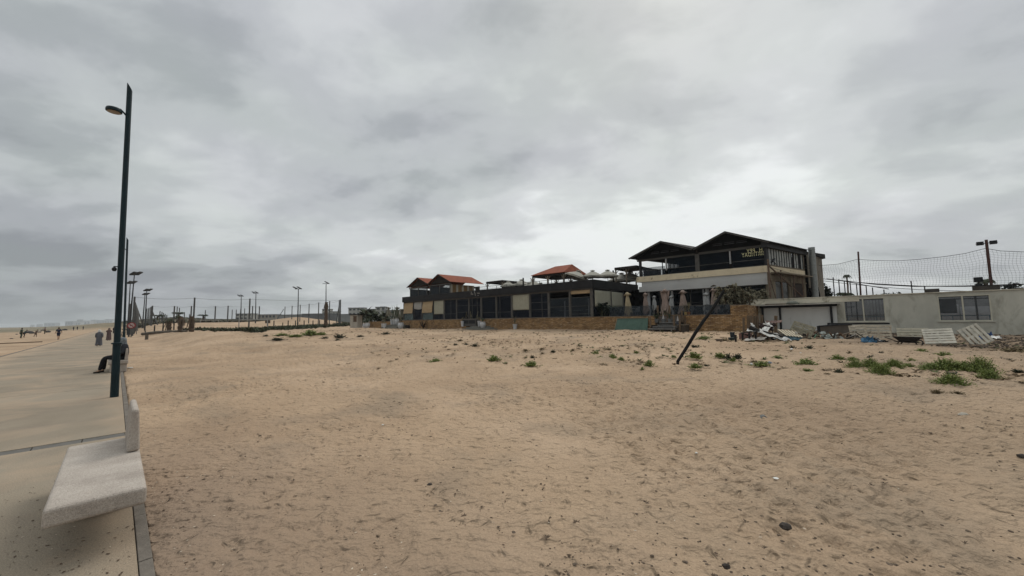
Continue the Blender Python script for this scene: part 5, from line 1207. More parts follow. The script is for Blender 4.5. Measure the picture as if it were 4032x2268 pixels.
q = G(753, 1306); palm(q, hpx(q, 1246, 756), 'stubby dead palm rightmost of the three by the log barrier', 8, .6, .26, dead=1, droop=1.3, up=.3, wd=.12)
q = pb_(1283, 1282, 76); palm(q, hpx(q, 1190, 1281), 'tall dead palm trunk with a shaggy head by the right hand row', 14, .55, .3, dead=1, droop=1.2, up=.4, wd=.14)
q = pb_(602, 1285, 120); palm(q, hpx(q, 1245, 611), 'small wind bent palm right of the slanting brace', 9, 2.0, .25, lean=(1.5, 0), droop=.3, wd=.5)
q = pb_(607, 1285, 116); palm(q, hpx(q, 1258, 604), 'shorter palm just below the wind bent palm', 8, 1.6, .25, droop=.5, wd=.45)
q = pb_(701, 1285, 110); palm(q, hpx(q, 1236, 701), 'slender palm rising behind the ragged middle palm', 10, 1.9, .2, droop=.4, wd=.5, up=.7)
q = pb_(799, 1285, 125); palm(q, hpx(q, 1243, 799), 'lone small palm between the stubby dead palm and the middle row', 10, 1.9, .25, droop=.3, wd=.5)
q = pb_(637, 1280, 170); palm(q, hpx(q, 1243, 636), 'tiny far palm between the thin far posts', 9, 1.9, .2, droop=.6, wd=.4)

LEAF = mat('banana_leaf', (.03, .042, .022), .85, .4, 3, col2=(.09, .07, .04), c2lo=.5, c2hi=.65); DRY = mat('dried_banana_leaf', (.15, .13, .085), .95, .4, 5, col2=(.045, .046, .030), c2lo=.46, c2hi=.58)
def leaf(m, base, dirn, ln, wd, droop, seed, curl=0.0):
    n = 7; d = Vector((dirn[0], dirn[1], 0)); d = d.normalized() if d.length > .01 else Vector((1, 0, 0)); side = Vector((-d.y, d.x, 0)); prev = None
    for i in range(n + 1):
        f = i / n; c = Vector(base) + d * ln * f * .8 + Vector((0, 0, ln * (dirn[2] * f - droop * f ** 2.2))); w_ = wd * math.sin(PI * (f * .86 + .09)) * (.85 + .3 * hsh(i, seed))
        tw = curl * math.sin(f * 4 + seed); s2 = side * math.cos(tw) + Vector((0, 0, math.sin(tw)))
        cur = (c - s2 * w_ - Vector((0, 0, .25 * w_)), c + Vector((0, 0, .1 * w_)), c + s2 * w_ - Vector((0, 0, .25 * w_)))
        if prev: m.add([prev[0], prev[1], cur[1], cur[0], prev[2], cur[2]], [(0, 1, 2, 3), (1, 4, 5, 2)])
        prev = cur
def banana(base, h, label, group, mt_=None, n=9, wd=.16, dry=False, spread=1.0, seed=0, stems=3):
    mt_ = mt_ or (DRY if dry else LEAF); r = empty('banana_plant', base, label, 'plant', group); m = MB(); ms = MB()
    for s_ in range(stems):
        o_ = Vector(((hsh(s_, seed) - .5) * .5 * spread, (hsh(s_, seed, 2) - .5) * .5 * spread, 0)); hs = h * (.5 + .3 * hsh(s_, seed, 7)); t = Vector(base) + o_ + Vector(((hsh(s_, 5, seed) - .5) * .3, 0, hs)); ms.tube([Vector(base) + o_, t], [.07, .04], 6)
        for k in range(n):
            a = 2 * PI * hsh(k, s_, seed) ; b0 = Vector(base) + o_ + (t - Vector(base) - o_) * (.45 + .55 * hsh(k, s_, 3, seed))
            leaf(m, b0, (math.cos(a), math.sin(a), .9 if not dry else 1.3), h * ((.32 + .25 * hsh(k, 8, seed)) if not dry else (.2 + .2 * hsh(k, 8, seed))), wd * (.7 + .6 * hsh(k, 4)), (.5 if not dry else 1.25) * (.6 + .8 * hsh(k, 1, seed)), k + seed, .5 if not dry else 1.3)
    ms.build('stem', TRK if dry else LEAF, r); m.build('leaves', mt_, r); return r
# dried banana clump right of the terrace
GD = 'dried banana plants beside the two storey building'
for i, (px, py, lab) in enumerate(((2868, 1110, 'tallest dried banana plant touching the leaning pole'), (2890, 1128, 'dried banana plant right of the tallest one'), (2913, 1136, 'dried banana plant with curled leaves, third from the leaning pole'),
                                  (2938, 1122, 'dried banana plant with an upright tip above the brick pillar'), (2962, 1138, 'dried banana plant with a hooked tip right of the brick pillar'), (2985, 1132, 'dried banana plant second from the rusty corner post'), (3004, 1142, 'greener dried banana plant nearest the rusty corner post'), (2880, 1165, 'low dried banana plant at the foot of the tallest one'), (2930, 1165, 'low dried banana plant behind the brick pillar'), (2975, 1168, 'low dried banana plant between the pillar and the corner post'))):
    Yp = 1.5 + .25 * (i % 3) if px < 2930 else 5.4 + .25 * (i % 3); x, z = fr(px, py, F, Yp); b = W(F, x, Yp, 1.5 if px > 2930 else 1.86); banana(b, max(.9, (z - b.z) * 1.02), lab, GD, dry=True, n=34, wd=.085, seed=i * 3, stems=4, spread=1.5)
# fresh plants on the terrace against the long blinds
for i, (px, py, lab) in enumerate(((2358, 1190, 'dark leafy plant at the corner post of the dark fascia'), (2383, 1200, 'dark leafy plant below the seam of the two long blinds'), (2408, 1205, 'dark leafy plant with broad leaf in front of the long blinds'), (2436, 1212, 'low leafy plant left of the yellowish closed umbrella'))):
    x, z = fr(px, py, F, 1.2); b = W(F, x, 1.2, 1.86); banana(b, max(.6, (z - 1.86) * 1.1), lab, 'leafy plants under the long pale blinds', n=14, wd=.14, seed=40 + i, stems=4, spread=2.0, mt_=mat('dark_foliage', (.022, .034, .022), .8, .4, 5))

# ================================================================== CLOSED UMBRELLAS on the terrace
def closed_umbrella(px, pt, pbm, Y_, col_, lab, wide=1.0, ears=0, grp='closed umbrellas standing on the terrace'):
    x, zt_ = fr(px, pt, F, Y_); zb2 = fr(px, pbm, F, Y_)[1]; b = W(F, x, Y_, 1.862); r = empty('closed_umbrella', b, lab, 'umbrella', grp); H = zt_ - zb2
    zb2 = max(zb2, 1.95); H = zt_ - zb2; sd_ = px * .37; prof = [(0.01, 1.0), (.075, .985), (.13, .94), (.215, .865), (.125, .87), (.105, .80), (.13, .72), (.165, .60), (.185, .48), (.20, .35), (.235, .22), (.26, .10), (.28, .0)]
    def jit(a, i): return 1 + (.30 * math.sin(3 * a + sd_) + .16 * math.sin(7 * a + sd_ * 2 + i * .5)) * (.2 + .8 * (i / 12.0)) + .08 * math.sin(i * 2.1 + sd_)
    m = MB(); seg = 22; vs = []
    for i, (rr, f) in enumerate(prof):
        for k in range(seg):
            a = 2 * PI * k / seg; q = rr * wide * jit(a, i); zz2 = zb2 + H * f + (.16 * math.sin(3 * a + sd_ + 1) + .08 * math.sin(5 * a)) * (1 if i == 12 else .55 if i == 3 else 0)
            if i in (3,): q *= 1 + .28 * math.sin(2 * a + sd_)
            vs.append((b.x + q * math.cos(a), b.y + q * math.sin(a), zz2))
    fs = [(i * seg + k, i * seg + (k + 1) % seg, (i + 1) * seg + (k + 1) % seg, (i + 1) * seg + k) for i in range(len(prof) - 1) for k in range(seg)]
    m.add(vs, fs); cl = m.build('canopy', col_, r, smooth=True)
    for s_ in range(ears):
        d = F.to_3x3() @ Vector((1 if s_ else -1, 0, 0)); c = Vector((b.x, b.y, zb2 + H * .78)); m = MB(); m.poly([c, c + d * .40 + Vector((0, 0, .32)), c + d * .27 - Vector((0, 0, .45)), c - Vector((0, 0, .6))], .03, (.6, .7, 0)); m.build('raised_corner', col_, cl)
    m = MB(); m.tube([(b.x, b.y, 1.862), (b.x, b.y, zt_ - .1)], .025, 8); m.build('pole', GREYP, r)
    m = MB(); m.lathe([(.26, 0), (.26, .06), (.05, .09)], b, 14); m.build('base', BLACK, r)
PK = mat('faded_pink_canvas', (.25, .19, .16), .95, .18, 5, col2=(.12, .085, .07), c2lo=.52, c2hi=.68, stretch=(2, 2, .5)); YL = mat('yellowed_canvas', (.33, .27, .17), .95, .15, 5, col2=(.18, .135, .09), c2lo=.52, c2hi=.68, stretch=(2, 2, .5)); WH = mat('grey_white_canvas', (.30, .30, .29), .95, .15, 5, col2=(.17, .17, .165), c2lo=.5, c2hi=.68, stretch=(2, 2, .5))
closed_umbrella(2469, 1150, 1238, 1.6, YL, 'yellowish closed umbrella right of the long pale blinds', 1.15)
closed_umbrella(2540, 1152, 1234, 3.4, PK, 'slim pink closed umbrella left of the white column', .95)
closed_umbrella(2575, 1164, 1218, 5.5, WH, 'small white closed umbrella left of the wooden steps', .8)
closed_umbrella(2617, 1137, 1232, 1.7, PK, 'wide pink closed umbrella with raised corners above the wooden steps', 1.25, 2)
closed_umbrella(2641, 1164, 1218, 5.5, WH, 'small white closed umbrella between the two large pink ones', .8)
closed_umbrella(2687, 1142, 1232, 1.7, PK, 'large pink closed umbrella right of the wooden steps', 1.25)
closed_umbrella(2778, 1152, 1224, 4.5, WH, 'patchy white closed umbrella in front of the twin columns', 1.0)
closed_umbrella(2808, 1134, 1226, 2.4, PK, 'pink closed umbrella partly behind the leaning pole', 1.1)
# glass balustrade on the brick wall + tables and chairs on the terrace
bl = empty('glass_balustrade', W(F, 2.8, .15, 1.94), 'low clear glass balustrade on the brick wall beside the wooden steps', 'balustrade')
for a_, b_ in ((1.6, 3.1), (3.15, XSa - .15)):
    m = MB(F); m.box(a_, b_, .12, .132, 1.94, 2.75); m.build('pane', GLASSB, bl)
    m = MB(F); m.box(b_, b_ + .04, .11, .15, 1.94, 2.8); m.build('post', GREYP, bl)
m = MB(F); m.box(6.8, 10.85, .16, .172, 1.94, 2.62); 
b2 = empty('glass_balustrade', W(F, 8.8, .16, 1.94), 'clear glass balustrade on the brick wall left of the brick pillar', 'balustrade'); m.build('pane', GLASSB, b2)
m = MB(F); m.box(6.8, 10.85, .14, .19, 2.625, 2.65); m.build('handrail', GREYP, b2)
def table(x, y, lab, rad=.42):
    b = W(F, x, y, 1.862); r = empty('cafe_table', b, lab, 'table', 'cafe tables on the terrace'); m = MB(); m.lathe([(rad, .72), (rad, .75)], b, 18); m.build('tabletop', mat('pale_tabletop', (.25, .25, .25), .5, .1, 4), r); m = MB(); m.tube([b, b + Vector((0, 0, .72))], .03, 8); m.build('leg', BLACK, r); m = MB(); m.lathe([(.22, 0), (.2, .03), (.03, .05)], b, 12); m.build('foot', BLACK, r)
def chair(x, y, ang, lab):
    b = W(F, x, y, 1.862); r = empty('cafe_chair', b, lab, 'chair', 'grey chairs on the terrace', rz=ang); C2 = mat('grey_wicker', (.10, .105, .11), .8, .3, 20)
    def P_(mm, n): o = mm.build(n, C2); o.parent = r; return o
    m = MB(); m.box(-.25, .25, -.25, .25, .42, .47); P_(m, 'seat')
    m = MB(); m.sheet(lambda u, v: (.27 * math.cos(PI * u), .05 + .26 * math.sin(PI * u), .47 + .38 * v * (.6 + .4 * math.sin(PI * u))), 10, 3); o = m.build('backrest', C2, solid=.02); o.parent = r
    for sx in (-1, 1):
        for sy in (-1, 1): m = MB(); m.tube([(.22 * sx, .22 * sy, 0), (.22 * sx, .22 * sy, .42)], .018, 6); P_(m, 'leg')
table(8.7, 1.3, 'cafe table on the terrace left of the leaning pole'); table(10.0, 1.6, 'cafe table on the terrace nearest the brick pillar'); table(2.6, 1.9, 'cafe table on the terrace behind the glass balustrade left of the steps')
for (x, y, a, lab) in ((8.0, 1.2, .3, 'grey wicker chair left of the middle cafe table'), (9.3, 1.1, 2.0, 'grey wicker chair between the two right cafe tables'), (10.5, 1.1, 3.6, 'grey wicker chair beside the brick pillar'), (2.0, 1.6, .8, 'grey wicker chair left of the table behind the balustrade'), (3.3, 1.7, 3.9, 'grey wicker chair right of the table behind the balustrade')): chair(x, y, a, lab)
# chairs and tables inside the dining room seen through the glass
for i in range(9):
    x = -13.5 + 1.55 * i
    b = W(F, x, 1.6, 1.876); r = empty('dining_table', b, 'dining table behind the restaurant glazing, %s from the left' % ORD[i], 'table', 'dining tables behind the restaurant glass'); m = MB(F); m.box(x - .4, x + .4, 1.3, 2.0, 2.58, 2.62); m.build('tabletop', mat('pale_tablecloth', (.22, .22, .215), .8, .1, 4), r)
    m = MB(F); m.box(x - .04, x + .04, 1.6, 1.68, 1.88, 2.578); m.build('leg', BLACK, r)
m = MB(F); m.tube([(-3.6, .9, 1.88), (-3.6, .9, 3.5)], .07, 10); solo(m, 'standing_heater', mat('steel_white', (.36, .37, .38), .4, .1, 4), W(F, -3.6, .9, 1.88), 'upright white heater tube behind the glass near the corner', 'heater')
m = MB(F); m.tube([(-.9, .9, 1.88), (-.9, .9, 3.6)], .08, 10); solo(m, 'standing_heater', mat('steel_white', (.36, .37, .38), .4, .1, 4), W(F, -.9, .9, 1.88), 'upright white heater tube closest to the restaurant corner post', 'heater')

# ================================================================== WOODEN STEPS AND DECK
dk = empty('wooden_steps', W(F, (XSa + XSb) / 2, -.9, .7), 'weathered wooden steps with railed landing leading up to the terrace', 'steps')
xs0, xs1 = fr(2553, 1294, F, -1.5)[0], fr(2653, 1294, F, -1.5)[0]
TRD = mat('grey_tread_board', (.20, .195, .185), .85, .2, 5, stretch=(1, 1, 1))
for k, (py, Y_) in enumerate(((1294, -1.5), (1286, -1.15), (1279, -.8), (1270, -.45))):
    z = fr(2600, py, F, Y_)[1]; m = MB(F); m.box(xs0 + .25 * k * (k < 3) + .5 * (k == 3), xs1 + .1, Y_ - .16, Y_ + .18, z - .05, z); m.build('tread', TRD, dk)
for (px, Y_, zt2) in ((2600, -1.4, .86), (2645, -1.4, .86)):
    x = fr(px, 1300, F, Y_)[0]; m = MB(F); m.box(x - .03, x + .03, Y_ - .1, Y_ - .02, .5, .96); m.build('support', TRD, dk)
m = MB(F); m.box(XSa + .1, XSb - .1, -.35, 2.0, 1.4, 1.46); m.build('landing', WOODG, dk)
DKB = mat('dark_boarding', (.03, .026, .022), .9, .3, 4, stretch=(4, 4, 1))
m = MB(F); m.box(xs0 + .1, xs1, -.95, -.9, .5, 1.05); m.box(XSa + .1, XSb - .1, .31, .34, .5, 1.4); m.build('riser_panel', DKB, dk)
x2 = fr(2656, 1290, F, -1.1)[0]; x3 = fr(2698, 1290, F, -.9)[0]
m = MB(F); m.box(x2 + .1, x3, -.95, -.05, .45, 1.18); m.build('side_box', mat('box_boarding', (.055, .045, .036), .9, .3, 4, stretch=(5, 5, 1)), dk)
m = MB(F); m.box(x2 + .05, x3 + .05, -1.0, .0, 1.184, 1.23); m.build('box_lid', WOODG, dk)
m = MB(F); m.box(xs0 - .1, xs0 + .45, -.9, -.1, .5, 1.2); m.build('side_box', DKB, dk)
BRN = mat('brown_post_wood', (.125, .09, .06), .9, .25, 5, stretch=(1, 1, .3))
for (px, pt, pbt, Y_) in ((2589, 1203, 1262, -.3), (2636, 1203, 1262, -.3), (2653, 1241, 1306, -1.0), (2675, 1241, 1306, -1.0), (2628, 1241, 1268, -.3), (2580, 1241, 1268, -.3), (2560, 1248, 1288, -.9), (2697, 1250, 1300, -.05), (2684, 1222, 1270, -.3)):
    x, z = fr(px, pt, F, Y_); zb3 = max(.5, fr(px, pbt, F, Y_)[1]); m = MB(F); m.box(x - .05, x + .05, Y_ - .05, Y_ + .05, zb3, z); m.build('post', BRN, dk)
z = fr(2630, 1241, F, -.35)[1]; xa = fr(2579, 1241, F, -.35)[0]; xb = fr(2690, 1241, F, -.35)[0]
m = MB(F); m.box(xa, xb, -.42, -.36, z - .05, z + .03); m.build('rail', BRN, dk)
POTG = mat('grey_plastic_pot', (.12, .125, .125), .7, .15, 6); POTW = mat('white_glazed_pot', (.42, .43, .44), .5, .12, 3, col2=(.25, .24, .22), c2lo=.6, c2hi=.75)
GRN = mat('pot_plant_green', (.04, .055, .03), .85, .4, 6)
def pot(M, x, y, z, rad, h, mt_, lab, plant=None, group='plant pots around the restaurant', seed=0, ph=.4, round_=False):
    b = W(M, x, y, z); r = empty('plant_pot', b, lab, 'plant pot', group); m = MB()
    prof = [(rad * .62, 0), (rad * .95, h * .35), (rad * 1.0, h * .6), (rad * .85, h * .88), (rad * .92, h), (rad * .8, h)] if round_ else [(rad * .68, 0), (rad * .95, h * .9), (rad * 1.05, h * .9), (rad * 1.05, h), (rad * .85, h)]
    m.lathe(prof, b, 16); m.build('pot', mt_, r, smooth=False); m = MB(); t = b + Vector((0, 0, h * .95))
    if plant == 'cone':
        m.lathe([(.09, 0), (.05, ph * .5), (.0, ph)], t, 8); m.build('plant', mat('white_wrapped_plant', (.32, .31, .30), .9, .2, 6), r)
    elif plant:
        for k in range(16 if plant == 'leafy' else 9):
            a = 2 * PI * hsh(k, seed, 3); leaf(m, t, (math.cos(a), math.sin(a), 1.5 if plant == 'leafy' else 3.0), ph * (.6 + .6 * hsh(k, seed)) * (1 if plant == 'leafy' else .5), .05 if plant == 'leafy' else .035, .4, k, .4)
        m.build('plant', GRN if plant != 'dry' else DRY, r)
for px, lab, pl in ((2586, 'grey pot with leafy plant on the wooden steps, leftmost of three', 'leafy'), (2613, 'grey pot holding a white wrapped cone on the wooden steps, middle of three', 'cone'), (2638, 'grey pot with thin upright plant on the wooden steps, rightmost of three', 'spiky')):
    x, z = fr(px, 1277, F, -.45); pot(F, x, -.45, fr(2600, 1270, F, -.45)[1], .17, .28, POTG, lab, pl, seed=px, ph=.4)
x = fr(2663, 1270, F, -.4)[0]; pot(F, x + .15, -.5, 1.23, .16, .26, mat('blue_grey_pot', (.07, .075, .095), .6, .1, 5), 'blue grey pot with a white cone on the wooden side box', 'cone', ph=.45)
for i, px in enumerate((2597, 2611, 2625, 2655, 2700, 2712)):
    x = fr(px, 1235, F, .15)[0]; pot(F, x, .55 if px < 2690 else .15, 1.47 if px < 2690 else 1.94, .13, .22, mat('terracotta', (.16, .08, .045), .9, .2, 6) if i % 2 else mat('ochre_pot', (.27, .20, .09), .8, .1, 5), ['small terracotta or ochre pot behind the landing rail, far left', 'small pot behind the landing rail, second from the left', 'small ochre pot below the wide pink umbrella', 'small pot behind the landing rail at its right end', 'small pot on the brick wall just right of the steps', 'second small pot on the brick wall right of the steps'][i], 'dry', seed=i + 5, ph=.55)
# green board leaning on the wall
xa = fr(2429, 1280, F, -.2)[0]; xb = fr(2551, 1280, F, -.2)[0]
gbz0 = .72; m = MB(F); m.add([(xa - .1, -.42, gbz0), (xb, -.36, gbz0), (xb, -.10, 1.74), (xa + .03, -.10, 1.74), (xa - .1, -.38, gbz0), (xb, -.32, gbz0), (xb, -.06, 1.74), (xa + .03, -.06, 1.74)], [(0, 1, 2, 3), (7, 6, 5, 4), (0, 4, 5, 1), (1, 5, 6, 2), (2, 6, 7, 3), (3, 7, 4, 0)])
gb = empty('green_board', W(F, (xa + xb) / 2, -.3, .75), 'large sea green board leaning against the brick wall left of the wooden steps', 'board'); m.build('panel', mat('sea_green_board', (.075, .125, .10), .8, .12, 1.5, col2=(.05, .085, .07), c2lo=.5, c2hi=.7), gb)
m = MB(F); m.bar((xa - .14, -.42, gbz0), (xa, -.12, 1.76), .05); m.bar((xa, -.12, 1.765), (xb, -.12, 1.765), .05); m.build('edge_frame', mat('tan_edge', (.22, .18, .12), .9, .2, 6), gb)

# ================================================================== LEFT END: planter, steps, pots, booth
sl = empty('stone_steps', W(F, -16.5, -1, .8), 'curved low stone steps in front of the middle of the restaurant', 'steps')
xa = fr(1800, 1290, F, -1.2)[0]; xb = fr(1928, 1290, F, -1.2)[0]; STN = mat('worn_step_stone', (.15, .145, .125), .9, .2, 4)
for k in range(3):
    m = MB(F); w_ = (xb - xa) / 2 - .55 * k; c = (xa + xb) / 2; pts = [(c + w_ * math.cos(a), -.01 - (1.5 - .38 * k) * math.sin(a), .5) for a in np.linspace(0, PI, 18)]; m.poly(pts, .32 + .15 * k, (0, 0, 1)); m.build('step', STN, sl)
xa = fr(1827, 1260, F, -.3)[0]; xb = fr(1882, 1260, F, -.3)[0]
pc = empty('stone_planter', W(F, (xa + xb) / 2, -.3, 1.25), 'stone planter box with dark inset panels at the top of the curved steps', 'planter'); m = MB(F); m.box(xa, xb, -.62, -.05, 1.12, 1.88); m.build('box', GREYP, pc)
for a_, b_ in ((xa + .25, (xa + xb) / 2 - .05), ((xa + xb) / 2 + .05, xb - .15)): m = MB(F); m.box(a_, b_, -.64, -.625, 1.4, 1.8); m.build('inset_panel', BLACK, pc)
m = MB(F); 
for k in range(9): a = hsh(k) * 6.3; leaf(m, (xa + (xb - xa) * (k + .5) / 9, -.35, 1.85), (math.cos(a), math.sin(a), 2.0), .6, .05, .3, k)
m.build('dry_plants', DRY, pc)['kind'] = 'stuff'
for px, py, rad, h, rnd, lab in ((1821, 1274, .2, .62, False, 'tall white pot at the left of the stone planter'), (1887, 1275, .2, .62, False, 'tall white pot at the right of the stone planter'), (1901, 1281, .34, .7, True, 'big round white pot with dark plant at the foot of the curved steps')):
    x, z = fr(px, py, F, -.75); pot(F, x, -.75, 1.08 if not rnd else .92, rad, h, POTW, lab, 'leafy' if rnd else 'dry', seed=px, round_=rnd)
x = fr(2028, 1290, F, -.5)[0]; pot(F, x, -.5, .8, .24, .52, POTW, 'lone white pot with a dry stem standing against the brick wall', 'dry', seed=3, ph=.6)
x = fr(1705, 1290, F, -.4)[0]; m = MB(F); m.tube([(x, -.4, .7), (x, -.4, 1.95)], .03, 6); m.lathe([(.32, .78), (.30, .84), (.05, .86)], (x, -.4, 0), 10); solo(m, 'pole_stand', RUST, W(F, x, -.4, .8), 'thin rusty pole on a round foot before the brick wall', 'pole')
x = fr(1605, 1290, F, -.4)[0]; m = MB(F); m.box(x - .25, x + .25, -.6, -.2, .7, 1.25); solo(m, 'dark_box', WOODD, W(F, x, -.4, .8), 'small dark box against the left end of the brick wall', 'box', bevel=.02)
m = MB(); q = W(F, fr(1667, 1290, F, -.5)[0], -.5, .8)
for k in range(26): a = hsh(k, 2) * 6.3; leaf(m, q, (math.cos(a), math.sin(a), 1.2 + hsh(k)), .5 + .4 * hsh(k, 4), .06, .5, k, .8)
solo(m, 'withered_bush', mat('withered_brown', (.05, .032, .022), .95, .4, 6), q, 'withered reddish brown bush in front of the brick wall', 'bush')
# low planter wall left of the restaurant
xa = fr(1451, 1285, F)[0]; xb = -31.45
pw = empty('planter_wall', W(F, (xa + xb) / 2, .1, .8), 'low ochre brick planter wall left of the restaurant', 'wall'); m = MB(F); m.box(xa, xb, 0, .3, .3, 1.82); m.build('brickwork', BRICK, pw)
xc = fr(1508, 1289, F, -1.2)[0]; xd = fr(1571, 1289, F, -1.2)[0]
s2 = empty('stone_steps', W(F, (xc + xd) / 2, -1, .8), 'straight stone steps between white pots left of the restaurant', 'steps')
for k in range(3): m = MB(F); m.box(xc, xd, -1.5 + .4 * k, -.02, .5, .98 + .17 * k); m.build('step', STN, s2) if k == 0 else (m.v.clear(), m.f.clear(), m.box(xc + .1 * k, xd - .1 * k, -1.5 + .4 * k, -.02, .98 + .17 * (k - 1) + .003, .98 + .17 * k), m.build('step', STN, s2))
for px, py, rad, h, lab in ((1543, 1272, .26, .75, 'white pot on the planter wall, left of three in a row'), (1552.5, 1272, .26, .75, 'white pot on the planter wall, middle of three in a row'), (1563, 1272, .32, .85, 'round white pot on the planter wall, right of three in a row')):
    x, z = fr(px, py, F, -.35); pot(F, x, -.35, 1.34, rad, h, POTW, lab, 'spiky', seed=int(px), round_=px > 1560, ph=1.4)
for px, Y_, z, rad, h, lab in ((1508, -1.2, .8, .26, .7, 'white pot at the left foot of the straight steps'), (1515, -1.4, .8, .26, .7, 'white pot just right of the one at the foot of the straight steps'), (1578, -1.2, .8, .42, .85, 'round white pot at the right foot of the straight steps'), (1436, -.8, .8, .33, .75, 'round white pot between the booth and the planter wall, left one'), (1447, -.7, .8, .36, .85, 'round white pot between the booth and the planter wall, right one')):
    x = fr(px, 1287, F, Y_)[0]; pot(F, x, Y_, z, rad, h, POTW, lab, 'leafy' if px in (1436, 1447) else 'dry', seed=int(px), round_=rad > .3, ph=.7)
LB = 'banana plants behind the planter wall'
for i, (px, pt, lab) in enumerate(((1437, 1208, 'tall banana plant nearest the booth, with two upright leaves'), (1453, 1208, 'tall banana plant with a hooked tip, second from the booth'), (1470, 1216, 'bushy banana plant behind the left end of the planter wall'), (1489, 1216, 'bushy banana plant in the middle of the planter wall'), (1511, 1216, 'dark banana plant left of the hooded closed umbrella'), (1430, 1245, 'low dark bush right behind the booth'), (1497, 1240, 'low grey green bush in the planter'), (1541, 1240, 'spiky green cactus clump above the three white pots'), (1578, 1244, 'dark plant next to the end wall of the restaurant'))):
    x, z = fr(px, pt, F, 2.0); banana(W(F, x, 2.0 - .3 * (i % 2), 1.0), z - 1.0, lab, LB, n=11, wd=.22, seed=70 + i, stems=3, spread=2.0)
for px, pt, pbm, lab in ((1529, 1209, 1242, 'hooded closed umbrella on the planter left of the white pots'), (1563, 1208, 1250, 'grey closed umbrella on the planter above the three white pots'), (1583, 1216, 1245, 'closed umbrella almost touching the left end of the restaurant')):
    closed_umbrella(px, pt, pbm, 1.2, mat('olive_grey_canvas', (.15, .14, .105), .95, .2, 5), lab, 1.3)
# booth
q = W(F, fr(1402, 1283, F, .4)[0], .4, .8); q.z = z1(q.x, q.y); BX = frame((q.x, q.y, 0), (.95, -.2))
bt = empty('booth', q, 'small cream booth with a brown window and flat dark roof beside the planter', 'booth'); BO = mat('cream_booth_paint', (.36, .33, .28), .8, .1, 3)
hz_ = at(1402, 1241, q.y).z; m = MB(BX); m.box(-.75, .65, -.6, .8, q.z - .1, hz_); m.build('cabin', BO, bt)
m = MB(BX); m.box(-.85, .75, -.75, .9, hz_ + .003, hz_ + .16); m.build('roof', WOODD, bt); m = MB(BX); m.box(-.12, .5, -.62, -.605, q.z + 1.0, hz_ - .15); m.build('window', mat('brown_shutter', (.09, .06, .04), .8, .2, 4), bt); m = MB(BX); m.box(-.22, -.19, -.62, -.605, q.z, hz_ - .1); m.build('door_edge', WOODG, bt)

# ================================================================== LEANING POLE
q = G(2668, 1425); d_ = q.y; kr = d_ / 1500.0
P_ = [q - Vector((0, 0, .3)), at(2668, 1424, d_), at(2702, 1371, d_ + .2), at(2738, 1311, d_ + .4), at(2769, 1265, d_ + .6), at(2798, 1226, d_ + .8), at(2828, 1182, d_ + 1), at(2850, 1144, d_ + 1.1)]
m = MB(); m.tube(P_, [k_ * kr * .76 for k_ in (7, 7.5, 8.2, 8.6, 8.6, 8.2, 8.6, 6.5)], 9); solo(m, 'leaning_pole', mat('charred_pole', (.008, .0075, .007), .95, .4, 9, bump=.4, bscale=20), q, 'long black pole stuck slanting in the sand in front of the restaurant', 'pole')

# ================================================================== TALL NET behind the low concrete building
RP = mat('rust_red_pole', (.075, .038, .032), .8, .25, 4)
def npost(px, pt, pbm, Y_, lab, hd=False, r_=.06):
    b = W(FC, fr(px[1], pbm, FC, Y_)[0], Y_, .5); x, z = fr(px[0], pt, FC, Y_); t = W(FC, x, Y_, z); r = empty('net_pole', b, lab, 'pole', 'rust red poles of the tall ball net'); m = MB(); m.tube([b, t], [r_, r_ * .9], 10); m.build('shaft', RP, r)
    if hd: m = MB(FC); m.box(x - .42, x - .12, Y_ - .1, Y_ + .12, z - .32, z - .1); m.build('lamp_head', BLACK, r); m = MB(FC); m.box(x + .12, x + .42, Y_ - .1, Y_ + .12, z - .32, z - .1); m.build('lamp_head', BLACK, r); m = MB(FC); m.box(x - .45, x + .45, Y_ - .03, Y_ + .03, z - .24, z - .2); m.build('crossarm', RP, r)
    return t
YN = 5.6
npost((3379, 3385), 991, 1168, YN, 'rust red net pole rising behind the left window of the concrete building')
npost((3883, 3905), 944, 1145, YN, 'rust red net pole with twin lamp heads behind the right window', True, .075)
tp_ = [(3224, 1046), (3300, 1040), (3377, 1021), (3450, 1026), (3535, 1027), (3620, 1021), (3720, 1010), (3800, 998), (3880, 978), (3940, 988), (4032, 992), (4120, 985)]
bt_ = [(3240, 1098), (3300, 1104), (3385, 1112), (3450, 1117), (3535, 1122), (3620, 1126), (3720, 1128), (3800, 1128), (3890, 1126), (3960, 1124), (4032, 1120), (4120, 1112)]
tx = [fr(*p, FC, YN) for p in tp_]; bx2 = [fr(*p, FC, YN) for p in bt_]
tX = np.array(tx); bX = np.array(bx2)
nn_ = empty('ball_net', W(FC, 12, YN, 2.9), 'tall sagging ball net strung above the low concrete building', 'net')
NETM = mat('grey_net_twine', (.10, .10, .105), .9, .2, 9)
def nettop(x): return float(np.interp(x, tX[:, 0], tX[:, 1]))
def netbot(x): return float(np.interp(x, bX[:, 0], bX[:, 1]))
x_a, x_b = tX[0, 0], tX[-1, 0]; m = MB(FC); m.tube([(p[0], YN, p[1]) for p in tx], .016, 5); m.tube([(p[0], YN, p[1]) for p in bx2], .022, 5); m.tube([(p[0], YN + .02, p[1] - .16 - .02 * i % 2) for i, p in enumerate(bx2)], .018, 5); m.build('border_rope', BLACK, nn_)
m = MB(FC); x = x_a; k = 0
def npt(x, f): zt2, zb4 = nettop(x), netbot(x); return (x + .05 * math.sin(f * 9 + x * 2), YN + .08 * math.sin(x * 1.7 + f * 3), zt2 + (zb4 - zt2) * f)
while x < x_b:
    m.tube([npt(x, f) for f in np.linspace(0, 1, 7)], .0048, 3, cap=False); x += .15; k += 1
